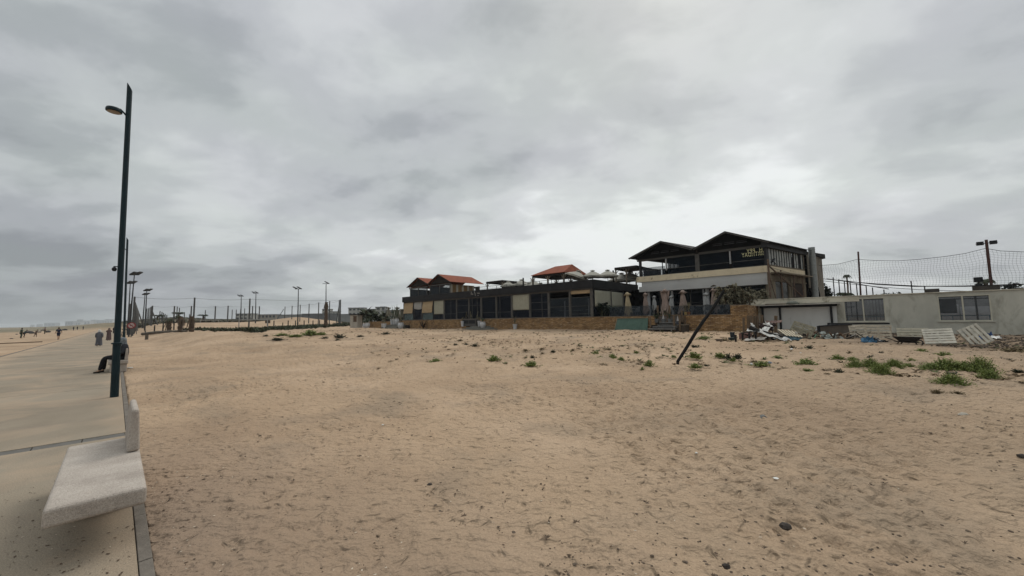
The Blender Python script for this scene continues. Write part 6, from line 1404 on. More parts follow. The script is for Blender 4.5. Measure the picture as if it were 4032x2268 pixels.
for j in range(1, 14):
    f = j / 14; m.tube([npt(x, f) for x in np.linspace(x_a, x_b, 60)], .0048, 3, cap=False)
m.build('mesh_net', NETM, nn_)
# clutter on and behind the low roof
for i, (px, pt) in enumerate(((3280, 1092), (3302, 1100), (3324, 1107), (3347, 1112), (3372, 1118), (3410, 1125), (3435, 1132), (3480, 1140), (3587, 1106), (3640, 1127))):
    x, z = fr(px, pt, FC, 4.2); m = MB(FC); m.tube([(x, 4.2, 2.86), (x, 4.2, z)], .035, 6); solo(m, 'fence_post', WOODD, W(FC, x, 4.2, 2.86), '%s thin dark post from the left above the concrete building roof' % ORD[i], 'post', 'thin dark posts above the concrete building')
m = MB(FC); pr = [fr(px, py, FC, 4.3) for px, py in ((3255, 1098), (3330, 1108), (3400, 1122), (3500, 1138))]; m.tube([(p[0], 4.3, p[1]) for p in pr], .03, 5); pr = [fr(px, py, FC, 4.3) for px, py in ((3300, 1103), (3450, 1120), (3600, 1128), (3800, 1126), (4060, 1118))]; m.tube([(p[0], 4.3, p[1]) for p in pr], .03, 5); solo(m, 'sagging_rail', WOODD, W(FC, 6, 4.3, 3), 'dark sagging rails strung between the posts above the concrete building', 'rail')
xa, za = fr(3640, 1139, FC, 3.6); xb = fr(3698, 1139, FC, 3.6)[0]; m = MB(FC); m.box(xa, xb, 3.4, 3.8, 2.86, za); solo(m, 'roof_box', mat('brown_grey_box', (.06, .052, .045), .9, .3, 3), W(FC, xa, 3.6, 2.9), 'low brown box on the roof of the concrete building between the net poles', 'box')
xa, za = fr(3828, 1128, FC, 3.6); xb = fr(3936, 1128, FC, 3.6)[0]; m = MB(FC); m.box(xa, xb, 3.4, 3.8, 2.86, za); solo(m, 'roof_box', mat('brown_grey_box', (.06, .052, .045), .9, .3, 3), W(FC, xa, 3.6, 2.9), 'low brown box on the roof at the foot of the right net pole', 'box')
x, z = fr(3850, 1092, FC, 4.4); m = MB(FC); m.box(x - .18, x + .18, 4.2, 4.5, z - .3, z); m.box(x - .03, x + .03, 4.32, 4.38, 2.86, z - .3); m.box(x - .15, x + .15, 4.2, 4.5, z - .62, z - .42); solo(m, 'twin_floodlight', BLACK, W(FC, x, 4.35, 2.86), 'black twin floodlight standing on the concrete building roof', 'floodlight')
for px, py, lab in ((3385, 1140, 'dark debris pile on the roof left of the first net pole'),):
    pass
# trees behind
def bushy(base, rx, ry, rz, n, ls, label, name='tree', trunk=True, mt_=None, cat='tree', group=None, seed=0):
    r = empty(name, base, label, cat, group); m = MB(); rnd = random.Random(seed)
    cl = [(rnd.gauss(0, .45), rnd.gauss(0, .45), abs(rnd.gauss(.5, .28))) for _ in range(11)]
    for i in range(n):
        c = cl[i % 11]; u = Vector((rnd.gauss(0, 1), rnd.gauss(0, 1), rnd.gauss(0, 1))).normalized() * (rnd.random() ** .5) * .42
        p = Vector(base) + Vector(((c[0] + u.x) * rx, (c[1] + u.y) * ry, max(.02, c[2] + u.z * .8) * rz)); a = Vector((rnd.gauss(0, 1), rnd.gauss(0, 1), rnd.gauss(0, .8))).normalized() * ls; b = a.cross(Vector((rnd.random(), rnd.random(), 1))).normalized() * ls * .6
        m.add([p - a, p + b, p + a, p - b], [(0, 1, 2, 3)])
    m.build('crown', mt_ or FRO, r)
    if trunk:
        m = MB(); m.tube([base, Vector(base) + Vector((0, 0, rz * .7))], [.2, .08], 7)
        for k in range(4): a = k * 1.6; m.tube([Vector(base) + Vector((0, 0, rz * .3)), Vector(base) + Vector((math.cos(a) * rx * .4, math.sin(a) * ry * .4, rz * .7))], [.08, .03], 5)
        m.build('trunk', TRK, r)
    return r
TR = mat('dark_tree_leaves', (.022, .03, .018), .9, .45, 2)
def tb_(px, pt, d, zb): q = at(px, pt, d); return Vector((q.x, q.y, zb)), q.z - zb
for i, (px, pt, d, rx, lab) in enumerate(((4010, 1104, 60, 4.5, 'dark rounded tree at the far right edge behind the net'), (3975, 1110, 62, 3.6, 'dark tree just left of the one at the right edge'), (3930, 1118, 64, 3.4, 'dark low tree behind the right net pole'), (4090, 1112, 60, 5, 'dark tree beyond the right edge behind the net'), (3550, 1138, 66, 5, 'low dark tree behind the middle of the ball net'), (3480, 1146, 66, 3.5, 'low dark tree right of the first net pole'), (3820, 1132, 66, 5.5, 'low dark tree left of the right net pole'))):
    b, h = tb_(px, pt, d, .8); bushy(b, rx, rx * .8, h * .66, 3200, .27, lab, mt_=TR, group='dark trees behind the tall net', seed=i)
q, h = tb_(3330, 1160, 44, .8); palm(q, h, 'leafy palm top just left of the first net pole', 26, .95, .2, droop=.5, up=.5, group='palms behind the concrete building', skirt=False, wd=.25)
q, h = tb_(3334, 1085, 62, .8); palm(q, h, 'slender tall palm seen through the net left of the first pole', 14, .6, .12, droop=1.2, up=.8, group='palms behind the concrete building', skirt=False, wd=.18)
q, h = tb_(3880, 1103, 58, .8); palm(q, h, 'dark palm with a wide drooping crown behind the right net pole', 24, 1.15, .3, droop=.75, group='palms behind the concrete building', skirt=False, up=.35, wd=.26)
q, h = tb_(3262, 1148, 40, .8); bushy(q, 1.0, .8, h + .2, 2200, .12, 'dark shrub at the foot of the corrugated annex', 'shrub', mt_=TR, cat='shrub', seed=33)
# ================================================================== RUBBISH in front of the low building
def gp(px, py): return G(px, py)
SCL = .64
def facing(p, ang=0, sc=.64):
    """frame on the ground at p, X to the right in the view, Y away"""
    d = Vector((p.x, p.y, 0)).normalized(); x = Vector((d.y, -d.x, 0)); x = Matrix.Rotation(ang, 3, 'Z') @ x; y = Vector((-x.y, x.x, 0))
    return Matrix(((x.x, y.x, 0, p.x), (x.y, y.y, 0, p.y), (0, 0, 1, p.z), (0, 0, 0, 1))) @ Matrix.Diagonal((sc, sc, sc, 1))
PALW = mat('weathered_pallet_wood', (.42, .37, .29), .92, .25, 6, col2=(.26, .22, .165), c2lo=.5, c2hi=.66, stretch=(1, 1, 1))
PALG = mat('greenish_old_plastic', (.24, .22, .16), .9, .25, 5, col2=(.12, .11, .08), c2lo=.5, c2hi=.65)
def pallet(T, label, w_=1.2, d=1.0, mt_=None, slats=5, drop=()):
    r = empty('pallet', T.translation, label, 'pallet', 'wooden pallets lying before the concrete building'); mt_ = mt_ or PALW
    def P_(x0, x1, y0, y1, z0, z1_, n): m = MB(T); m.box(x0, x1, y0, y1, z0, z1_); m.build(n, mt_, r)
    bw_ = .15
    for k in range(slats):
        if k in drop: continue
        y = (d - bw_) * k / (slats - 1); P_(-w_ / 2, w_ / 2, y, y + bw_, .112, .132, 'deck_board')
    for x in (-w_ / 2 + .0, -.06, w_ / 2 - .12): P_(x, x + .12, 0, d, .022, .110, 'stringer')
    for k in range(3): y = (d - bw_) * k / 2; P_(-w_ / 2, w_ / 2, y, y + bw_, 0, .020, 'bottom_board')
def lean(p, ang, tilt, lift=0, roll=0): return facing(p, ang) @ Matrix.Translation((0, 0, lift)) @ Matrix.Rotation(roll, 4, 'Y') @ Matrix.Rotation(tilt, 4, 'X')
# scale of things there: pixels per metre at the rubbish
pA = gp(3520, 1352)
pallet(lean(gp(3145, 1334), -.35, R(70), .12, .36), 'tall greenish pallet leaning against the white shed boards', 1.5, 1.15, PALG, 6)
pallet(lean(gp(3385, 1332), .05, R(74), .05, -.12), 'broken upright pallet at the left of the stacked pair under the left window', 1.0, 1.0, PALW, 5, (2,))
pallet(lean(gp(3460, 1334), .05, R(80), .0, .02), 'upright pallet under the left window, right one of the pair', 1.5, 1.05, PALW, 5)
pallet(lean(gp(3595, 1330), .0, R(80)), 'low pale pallet standing against the wall behind the wheelbarrow', 1.75, .75, mat('pale_pallet_wood', (.46, .43, .34), .9, .2, 5), 4)
pallet(lean(gp(3705, 1358), .10, R(52), .03, -.07), 'lattice pallet leaning at left of the pair near the right window', 1.35, 1.15, mat('grey_pallet_wood', (.46, .43, .36), .9, .25, 5), 6)
pallet(lean(gp(3800, 1352), -.15, R(56), .26, 1.02), 'slanted pallet with wide boards leaning at right of the pair', 1.3, 1.1, mat('grey_pallet_wood', (.46, .43, .36), .9, .25, 5), 5)
pallet(lean(gp(3845, 1332), .0, R(78)), 'small broken pallet standing low beside the blue bag', .75, .65, mat('pale_pallet_wood', (.46, .43, .34), .9, .2, 5), 3)
def plank(a, b, w_, h_, mt_, lab, name='plank', cat='plank', grp=None, za=0, zb=0):
    """a board from ground pixel a to pixel b"""
    A = at(a[0], a[1], a[2]); B = at(b[0], b[1], b[2]); m = MB(); m.bar(A, B, w_, h_); return solo(m, name, mt_, (A + B) / 2, lab, cat, grp)
YD = gp(2960, 1343).y; YE = gp(3100, 1340).y
def upost(px, pt, pb2, w_, mt_, lab, dy=0, name='timber_post', grp='upright timber posts in the rubbish'):
    q = gp(px, min(pb2, 1347)) if pb2 >= 1338 else None; y = (q.y if q else YD + 2.2) + dy; a = at(px, pb2, y); a.z = min(a.z, z1(a.x, a.y) + .05) - .05; b = at(px, pt, y); m = MB(); m.tube([a, b], w_, 7); solo(m, name, mt_, a, lab, 'post', grp)
for px, pt, w_, lab in ((2951, 1242, .13, 'thick brown timber post at the right edge of the brick wall'), (2928, 1250, .06, 'thin brown post before the right end of the brick wall'), (2972, 1243, .075, 'brown timber post, left one of a close pair in the rubbish'), (2981, 1243, .075, 'brown timber post, right one of a close pair in the rubbish'), (3000, 1240, .07, 'brown timber post before the left post of the white shed'), (3055, 1243, .085, 'lone brown timber post before the white shed boards')):
    upost(px, pt, 1322, w_, BRN, lab)
for px, pt, lab in ((2897, 1318, 'short black stake standing alone at the left of the rubbish'), (2924, 1311, 'black stake at the left end of the low rail'), (2950, 1309, 'black stake in the middle of the low rail'), (2976, 1306, 'black stake at the right end of the low rail')):
    upost(px, pt, 1341 if px > 2900 else 1347, .045, BOL, lab, name='black_stake', grp='black stakes in front of the rubbish')
plank((2920, 1311, YD - .1), (2990, 1304, YD), .05, .05, BOL, 'thin black rail resting on the black stakes', 'low_rail', 'rail')
q = gp(2947, 1338); T = facing(q + Vector((0, .3, 0)), -.1); m = MB(T); m.box(-.40, .45, 0, .45, 0, .50); solo(m, 'faded_box', mat('dusty_pink_board', (.17, .10, .085), .9, .2, 5), q, 'dusty pink box behind the black stakes', 'box', bevel=.02)
q = gp(2915, 1335); T = facing(q + Vector((0, .7, 0)), .1); m = MB(T); m.lathe([(.15, 0), (.19, .5), (.20, .52), (.17, .52)], (0, 0, 0), 12); solo(m, 'dark_bin', mat('dark_blue_grey_plastic', (.025, .032, .04), .6, .2, 4), q, 'dark blue grey bin behind the leftmost black stakes', 'bin')
q = gp(2882, 1339); T = facing(q, .3); m = MB(T); m.box(-.18, .22, 0, .3, 0, .2); solo(m, 'dark_crate', mat('dark_green_crate', (.022, .03, .028), .7, .2, 5), q, 'small dark crate lying left of the black stakes', 'crate', bevel=.015)
# crumpled sheets
def sheet_obj(pts, name, mt_, lab, cat, amp=.08, seed=0, nu=14, nv=8, grp=None):
    """pts: four corners (px, py, depth) LL LR UR UL, crumpled in depth and height"""
    c = [at(*p) for p in pts]
    for q_ in c: q_.z = max(q_.z, z1(q_.x, q_.y) + .02)
    def fn(u, v):
        p = (c[0] * (1 - u) + c[1] * u) * (1 - v) + (c[3] * (1 - u) + c[2] * u) * v
        n_ = Vector((mnoise.noise(Vector((u * 3 + seed, v * 3, 0))), mnoise.noise(Vector((u * 3, v * 3 + seed, 5))), mnoise.noise(Vector((u * 4 + seed, v * 4, 9))))) * amp * 2.2
        n2 = abs(mnoise.noise(Vector((u * 9 + seed, v * 7, 2)))) * amp
        return p + n_ + Vector((0, 0, n2))
    m = MB(); m.sheet(fn, nu, nv); return solo(m, name, mt_, sum(c, Vector()) / 4, lab, cat, grp, solid=.012)
WS = mat('dirty_white_sheet', (.60, .59, .56), .8, .12, 4, col2=(.34, .31, .27), c2lo=.55, c2hi=.7); 
sheet_obj([(2985, 1309, YD), (3090, 1344, YD - .4), (3118, 1346, YD - .2), (2996, 1296, YD + .3)], 'white_sheet', WS, 'long curved white sheet sweeping down to the right under the black beam', 'sheet', .06, 3)
sheet_obj([(2957, 1290, YD + .5), (2978, 1294, YD + .4), (2968, 1280, YD + .5), (2957, 1271, YD + .6)], 'white_sheet', WS, 'pointed white sheet sticking up left above the black beam', 'sheet', .03, 5)
sheet_obj([(2940, 1303, YD + .3), (2985, 1307, YD + .2), (2975, 1299, YD + .6), (2945, 1297, YD + .6)], 'white_sheet', WS, 'small white sheet on top of the dusty pink box', 'sheet', .03, 8)
sheet_obj([(2926, 1342, YD - .2), (3010, 1338, YD - .1), (3020, 1327, YD + .6), (2945, 1332, YD + .6)], 'white_sheet', mat('dusty_white_sheet', (.36, .335, .30), .9, .15, 4), 'flat dusty white sheet on the sand behind the black stakes', 'sheet', .02, 11)
sheet_obj([(2996, 1300, YD + .4), (3018, 1308, YD + .4), (3034, 1289, YD + .7), (3010, 1285, YD + .7)], 'white_board', WS, 'tilted rectangular white board in the middle of the rubbish', 'board', .012, 1)
sheet_obj([(3004, 1275, YD + .9), (3046, 1288, YD + .8), (3030, 1280, YD + 1), (3018, 1270, YD + 1)], 'white_sheet', WS, 'torn white sheet lying above the tilted white board', 'sheet', .05, 21)
sheet_obj([(3012, 1277, YD + 1.2), (3076, 1268, YD + 1.2), (3078, 1263, YD + 1.6), (3014, 1266, YD + 1.6)], 'brown_sheet', mat('brown_sheet_metal', (.14, .09, .075), .8, .3, 4), 'warped brown sheet above the rubbish in front of the shed', 'sheet', .05, 23)
sheet_obj([(2990, 1290, YD + 1.4), (3050, 1300, YD + 1.4), (3050, 1272, YD + 1.8), (2990, 1270, YD + 1.8)], 'dark_cloth', mat('dark_maroon_cloth', (.028, .015, .014), .95, .3, 5), 'dark maroon cloth hanging between the brown posts', 'cloth', .08, 29)
m = MB(); m.tube([at(2950, 1290, YD + .5), at(2985, 1302, YD + .3), at(3030, 1314, YD), at(3082, 1326, YD - .2)], [.13, .09, .075, .06], 7); solo(m, 'black_beam', BOL, at(3010, 1308, YD), 'long black beam lying slantwise across the white sheets', 'beam')
for i in range(6):
    x = i * 13; plank((3064 + x, 1297 + i * 1.5, YE + .9), (3100 + x * .9, 1322 + i * 1.2, YE), .075, .03, mat('cream_slat_wood', (.40, .35, .26), .85, .15, 5), '%s slat from the left in the fan of cream slats beside the greenish pallet' % ORD[i], 'cream_slat', 'slat', 'cream slats fanned out in the rubbish')
sheet_obj([(3056, 1332, YE), (3150, 1341, YE - .3), (3160, 1330, YE + .3), (3060, 1322, YE + .5)], 'teal_tarpaulin', mat('teal_tarp', (.025, .06, .075), .7, .3, 5), 'crumpled dark teal tarpaulin at the foot of the cream slats', 'tarpaulin', .07, 31, 18, 9)
sheet_obj([(3228, 1334, YE), (3330, 1339, YE), (3300, 1322, YE + .6), (3226, 1313, YE + .6)], 'grey_plastic_sheet', mat('grey_green_plastic', (.27, .29, .265), .6, .25, 5), 'crumpled pale grey plastic sheet in front of the brown trough', 'sheet', .10, 37, 18, 9)
q = gp(3212, 1338); T = facing(q, 0); m = MB(T); m.bar((-.14, 0, 0), (.05, .05, .42), .12, .05); m.bar((-.12, 0, .03), (.30, .0, .06), .10, .05); m.bar((.05, .05, .40), (.16, .1, .30), .08, .04); solo(m, 'green_plastic_frame', mat('mint_green_plastic', (.13, .22, .15), .7, .15, 5), q, 'broken mint green plastic frame left of the grey plastic sheet', 'frame')
# big brown trough / counter on its side
YT = gp(3290, 1330).y + 1.1; TRM = mat('brown_grey_panel', (.10, .085, .07), .8, .15, 1.5)
tr_ = empty('overturned_counter', at(3290, 1320, YT), 'large brown grey overturned counter with dark rim below the left window', 'counter')
def quad3(pts, th, mt_, n, par): m = MB(); m.poly([at(*p) for p in pts], th, (0, 1, 0)); m.build(n, mt_, par)
quad3([(3226, 1284, YT), (3229, 1318, YT), (3345, 1332, YT + .1), (3356, 1276, YT + .1)], .05, TRM, 'panel', tr_)
m = MB(); m.bar(at(3222, 1283, YT - .03), at(3226, 1316, YT - .03), .09, .1); m.build('edge', BLACK, tr_); m = MB(); m.bar(at(3224, 1284, YT - .03), at(3360, 1275, YT + .05), .05, .06); m.build('rim', BLACK, tr_)
m = MB(); m.bar(at(3262, 1275, YT + .5), at(3500, 1274, YT + .9), .1, .09); m.bar(at(3262, 1271, YT + .5), at(3262, 1281, YT + .5), .08, .08); solo(m, 'long_board', BLACK, at(3380, 1275, YT + .6), 'long dark board lying over the overturned counter and the pallets', 'board')
for a, b, lab in (((3300, 1322, YE + .5), (3362, 1305, YE + .7), 'thin stick leaning on the overturned counter'), ((3325, 1329, YE), (3400, 1331, YE - .1), 'weathered pole on the ground left of the blue tarpaulin'), ((3180, 1325, YE + .6), (3222, 1312, YE + .8), 'thin stick between the greenish pallet and the overturned counter'), ((3700, 1347, 19), (3800, 1338, 19.3), 'thin stick across the lattice pallets'), ((3500, 1357, 17.5), (3650, 1352, 17.8), 'dark pole lying behind the wheelbarrow foot'), ((3920, 1337, 18.5), (4060, 1321, 19), 'long rusty rod on the earth at the right edge')):
    plank(a, b, .04, .04, WOODG, lab, 'stick', 'stick', 'loose sticks in the rubbish')
qb = gp(3418, 1352); yb3 = qb.y
sheet_obj([(3388, 1345, yb3), (3450, 1352, yb3 - .2), (3440, 1330, yb3 + .5), (3396, 1333, yb3 + .4)], 'blue_tarpaulin', mat('blue_tarp', (.035, .10, .17), .65, .25, 6), 'crumpled blue tarpaulin on the earth left of the wheelbarrow', 'tarpaulin', .10, 41, 16, 9)
sheet_obj([(3440, 1351, yb3 - .1), (3500, 1350, yb3), (3480, 1343, yb3 + .3), (3442, 1330, yb3 + .4)], 'black_bag', mat('black_plastic', (.01, .011, .013), .5, .3, 6), 'black plastic bag spread out beside the blue tarpaulin', 'bag', .05, 43)
q5 = gp(3885, 1334); sheet_obj([(3858, 1332, q5.y), (3906, 1334, q5.y), (3898, 1315, q5.y + .5), (3862, 1318, q5.y + .4)], 'blue_bag', mat('royal_blue_plastic', (.02, .05, .13), .6, .3, 6), 'blue plastic bag on the earth below the right window', 'bag', .09, 47)
sheet_obj([(3890, 1336, q5.y - .2), (3945, 1334, q5.y - .2), (3930, 1327, q5.y + .2), (3892, 1323, q5.y + .2)], 'white_bag', WS, 'white sack spilling out right of the blue plastic bag', 'bag', .04, 49)
# wheelbarrow
q = gp(3572, 1359); WB = facing(q, .05) @ Matrix.Diagonal((1.0, 1, 1, 1)); s_ = q.y / 17.5
wbr = empty('wheelbarrow', q, 'rusty black wheelbarrow standing between the pallets', 'wheelbarrow'); WBM = mat('rusty_black_steel', (.018, .014, .012), .8, .4, 6)
m = MB(WB); v = [(-.62, -.32, .52), (.66, -.30, .50), (.66, .30, .50), (-.62, .32, .52), (-.32, -.20, .22), (.38, -.20, .20), (.38, .20, .20), (-.32, .20, .22)]; m.add(v, [(4, 5, 6, 7), (0, 1, 5, 4), (1, 2, 6, 5), (2, 3, 7, 6), (3, 0, 4, 7)]); m.build('tray', WBM, wbr, solid=.02)
m = MB(WB)
for sy in (-.24, .24): m.tube([(-1.0, sy, .50), (-.4, sy * .9, .20), (.35, sy * .7, .17), (.55, sy * .25, .16)], .022, 6)
m.build('handles', WBM, wbr)
for sy in (-.22, .22): m = MB(WB); m.tube([(-.38, sy, .2), (-.46, sy, .0), (-.34, sy, .0), (-.2, sy, .18)], .018, 6); m.build('leg', WBM, wbr)
m = MB(WB); m.tube([(.55 + .16 * math.cos(a), 0, .17 + .16 * math.sin(a)) for a in np.linspace(0, 2 * PI, 17)], .04, 6, cap=False); m.build('wheel', BLACK, wbr)
# small things on the sand
q = gp(2793, 1352); T = facing(q, 0); m = MB(T); m.add([(-.17, 0, 0), (.17, -.02, 0), (.10, .25, 0), (-.15, .22, 0), (-.05, .08, .17)], [(0, 1, 4), (1, 2, 4), (2, 3, 4), (3, 0, 4), (0, 3, 2, 1)]); solo(m, 'green_scrap', mat('dark_green_plastic', (.012, .03, .025), .6, .2, 6), q, 'pointed dark green plastic scrap on the sand right of the leaning pole', 'scrap')
q = gp(2833, 1348); m = MB(); m.lathe([(.13, 0), (.15, .16), (.12, .17)], q, 10, lambda a, i: 1 + .1 * math.sin(3 * a)); solo(m, 'mud_bucket', mat('mud_brown_plastic', (.13, .10, .075), .9, .2, 6), q, 'mud coloured bucket behind the dark green scrap', 'bucket')
for (px, py, rx, rz, c_, lab, nm) in ((3005, 1648, .062, .045, 'g', 'grey angular stone on the open sand below the right weeds', 'stone'), (3795, 1637, .075, .04, 'p', 'pale flat stone on the dull sand at the lower right', 'stone'), (1691, 1910, .030, .016, 'd', 'small dark stone with a white fleck in the middle foreground', 'stone'), (2860, 2236, .028, .022, 'd', 'small dark stone at the bottom edge', 'stone'), (2742, 1905 - 120, .018, .012, 'w', 'tiny white shell left of the larger shell in the lower middle', 'shell'), (3055, 1884, .03, .008, 'w', 'flat white shell on the sand in the lower middle', 'shell'), (1507, 1674, .02, .012, 'w', 'white shell fragment left of the picture centre', 'shell'), (2959, 1437, .045, .045, 'w', 'white round pebble beside a weed right of the leaning pole', 'pebble'), (3117, 1377, .07, .04, 'w', 'bright white scrap below the rubbish', 'scrap'), (3152, 1392, .035, .03, 'w', 'small white scrap right of the bright white one', 'scrap'), (3030, 1432, .09, .05, 'b', 'blue grey plastic scrap beside a weed', 'scrap'), (4025, 1801, .05, .03, 'd', 'dark stone at the right edge of the picture', 'stone'), (3095, 2080, .05, .03, 'd', 'dark knobbly clod at the lower right of the middle', 'stone')):
    q = gp(px, py); m = MB(); pebble_mesh(m, (0, 0, 0), rx, rx * .8, rz, px, 8); m.v = [v + q + Vector((0, 0, rz * .35)) for v in m.v]
    solo(m, nm, {'g': mat('grey_stone', (.16, .16, .155), .9, .3, 30), 'p': mat('pale_stone', (.34, .31, .26), .9, .3, 30), 'd': mat('dark_stone', (.05, .042, .036), .9, .4, 30), 'w': WHT, 'b': mat('blue_grey_plastic', (.13, .15, .18), .6, .2, 10)}[c_], q, lab, nm)

# ================================================================== WEEDS
WG = mat('weed_green', (.145, .185, .05), .8, .45, 9, spec=.2, col2=(.21, .20, .08), c2lo=.5, c2hi=.7); WD = mat('weed_dry', (.115, .088, .045), .95, .35, 9); WK = mat('weed_dark', (.045, .05, .03), .9, .4, 9)
def weed_mesh(name, mt_, n, seed, flat=.5, ls=.03, spiky=False):
    """a tuft of leafy sprigs, radius about 1, height about 1"""
    rnd = random.Random(seed); vs = []; fs = []
    for i in range(n):
        a = rnd.random() * 2 * PI; r0 = abs(rnd.gauss(0, .42)); bx_, by_ = r0 * math.cos(a) * .8, r0 * math.sin(a) * .8; hgt = (.35 + .75 * rnd.random()) * max(.15, 1 - r0 * .75); lx, ly = rnd.gauss(bx_ * .5, .22), rnd.gauss(by_ * .5, .22)
        ns = 9
        for k in range(ns):
            f = (k + rnd.random()) / ns; p = Vector((bx_ + lx * f, by_ + ly * f, hgt * f)); b = rnd.random() * 2 * PI; l_ = ls * (.7 + .8 * rnd.random()) * (1.6 if spiky else 1); d = Vector((math.cos(b), math.sin(b), .6 + rnd.random())).normalized() * l_; s_ = Vector((-math.sin(b), math.cos(b), .3 * rnd.gauss(0, 1))).normalized() * l_ * (.18 if spiky else .62)
            j = len(vs); vs += [p - s_ * .4, p + d * .5 + s_, p + d, p + d * .5 - s_]; fs.append((j, j + 1, j + 2, j + 3))
        j = len(vs); t = Vector((bx_ + lx, by_ + ly, hgt)); o_ = Vector((.008, .004, 0)); vs += [Vector((bx_, by_, 0)) - o_, Vector((bx_, by_, 0)) + o_, t + o_ * .4, t - o_ * .4]; fs.append((j, j + 1, j + 2, j + 3))
    me = bpy.data.meshes.new(name); me.from_pydata([tuple(v) for v in vs], [], fs); me.materials.append(mt_); return me
WMS = [weed_mesh('weed', WG, 150, 1, ls=.11), weed_mesh('weed', WG, 110, 2, ls=.13), weed_mesh('weed', WD, 45, 3, ls=.14, spiky=True), weed_mesh('weed', WK, 60, 4, ls=.15), weed_mesh('weed', WG, 520, 5, ls=.062)]
def weed(px, py, wpx, hpx_, kind, lab, cat='weed', grp='weeds growing on the sand'):
    q = gp(px, py); k = q.y / FPX; c = math.sqrt(1 + (q.x / q.y) ** 2); o = bpy.data.objects.new('weed', WMS[kind]); COL.objects.link(o)
    o.location = q - Vector((0, 0, .015)); rw = wpx * k / 2 * .95; o.scale = (rw, rw * .8, max(.05, hpx_ * k * 1.05)); o.rotation_euler = (0, 0, hsh(px, py) * 6.3); tag(o, lab, cat, grp)
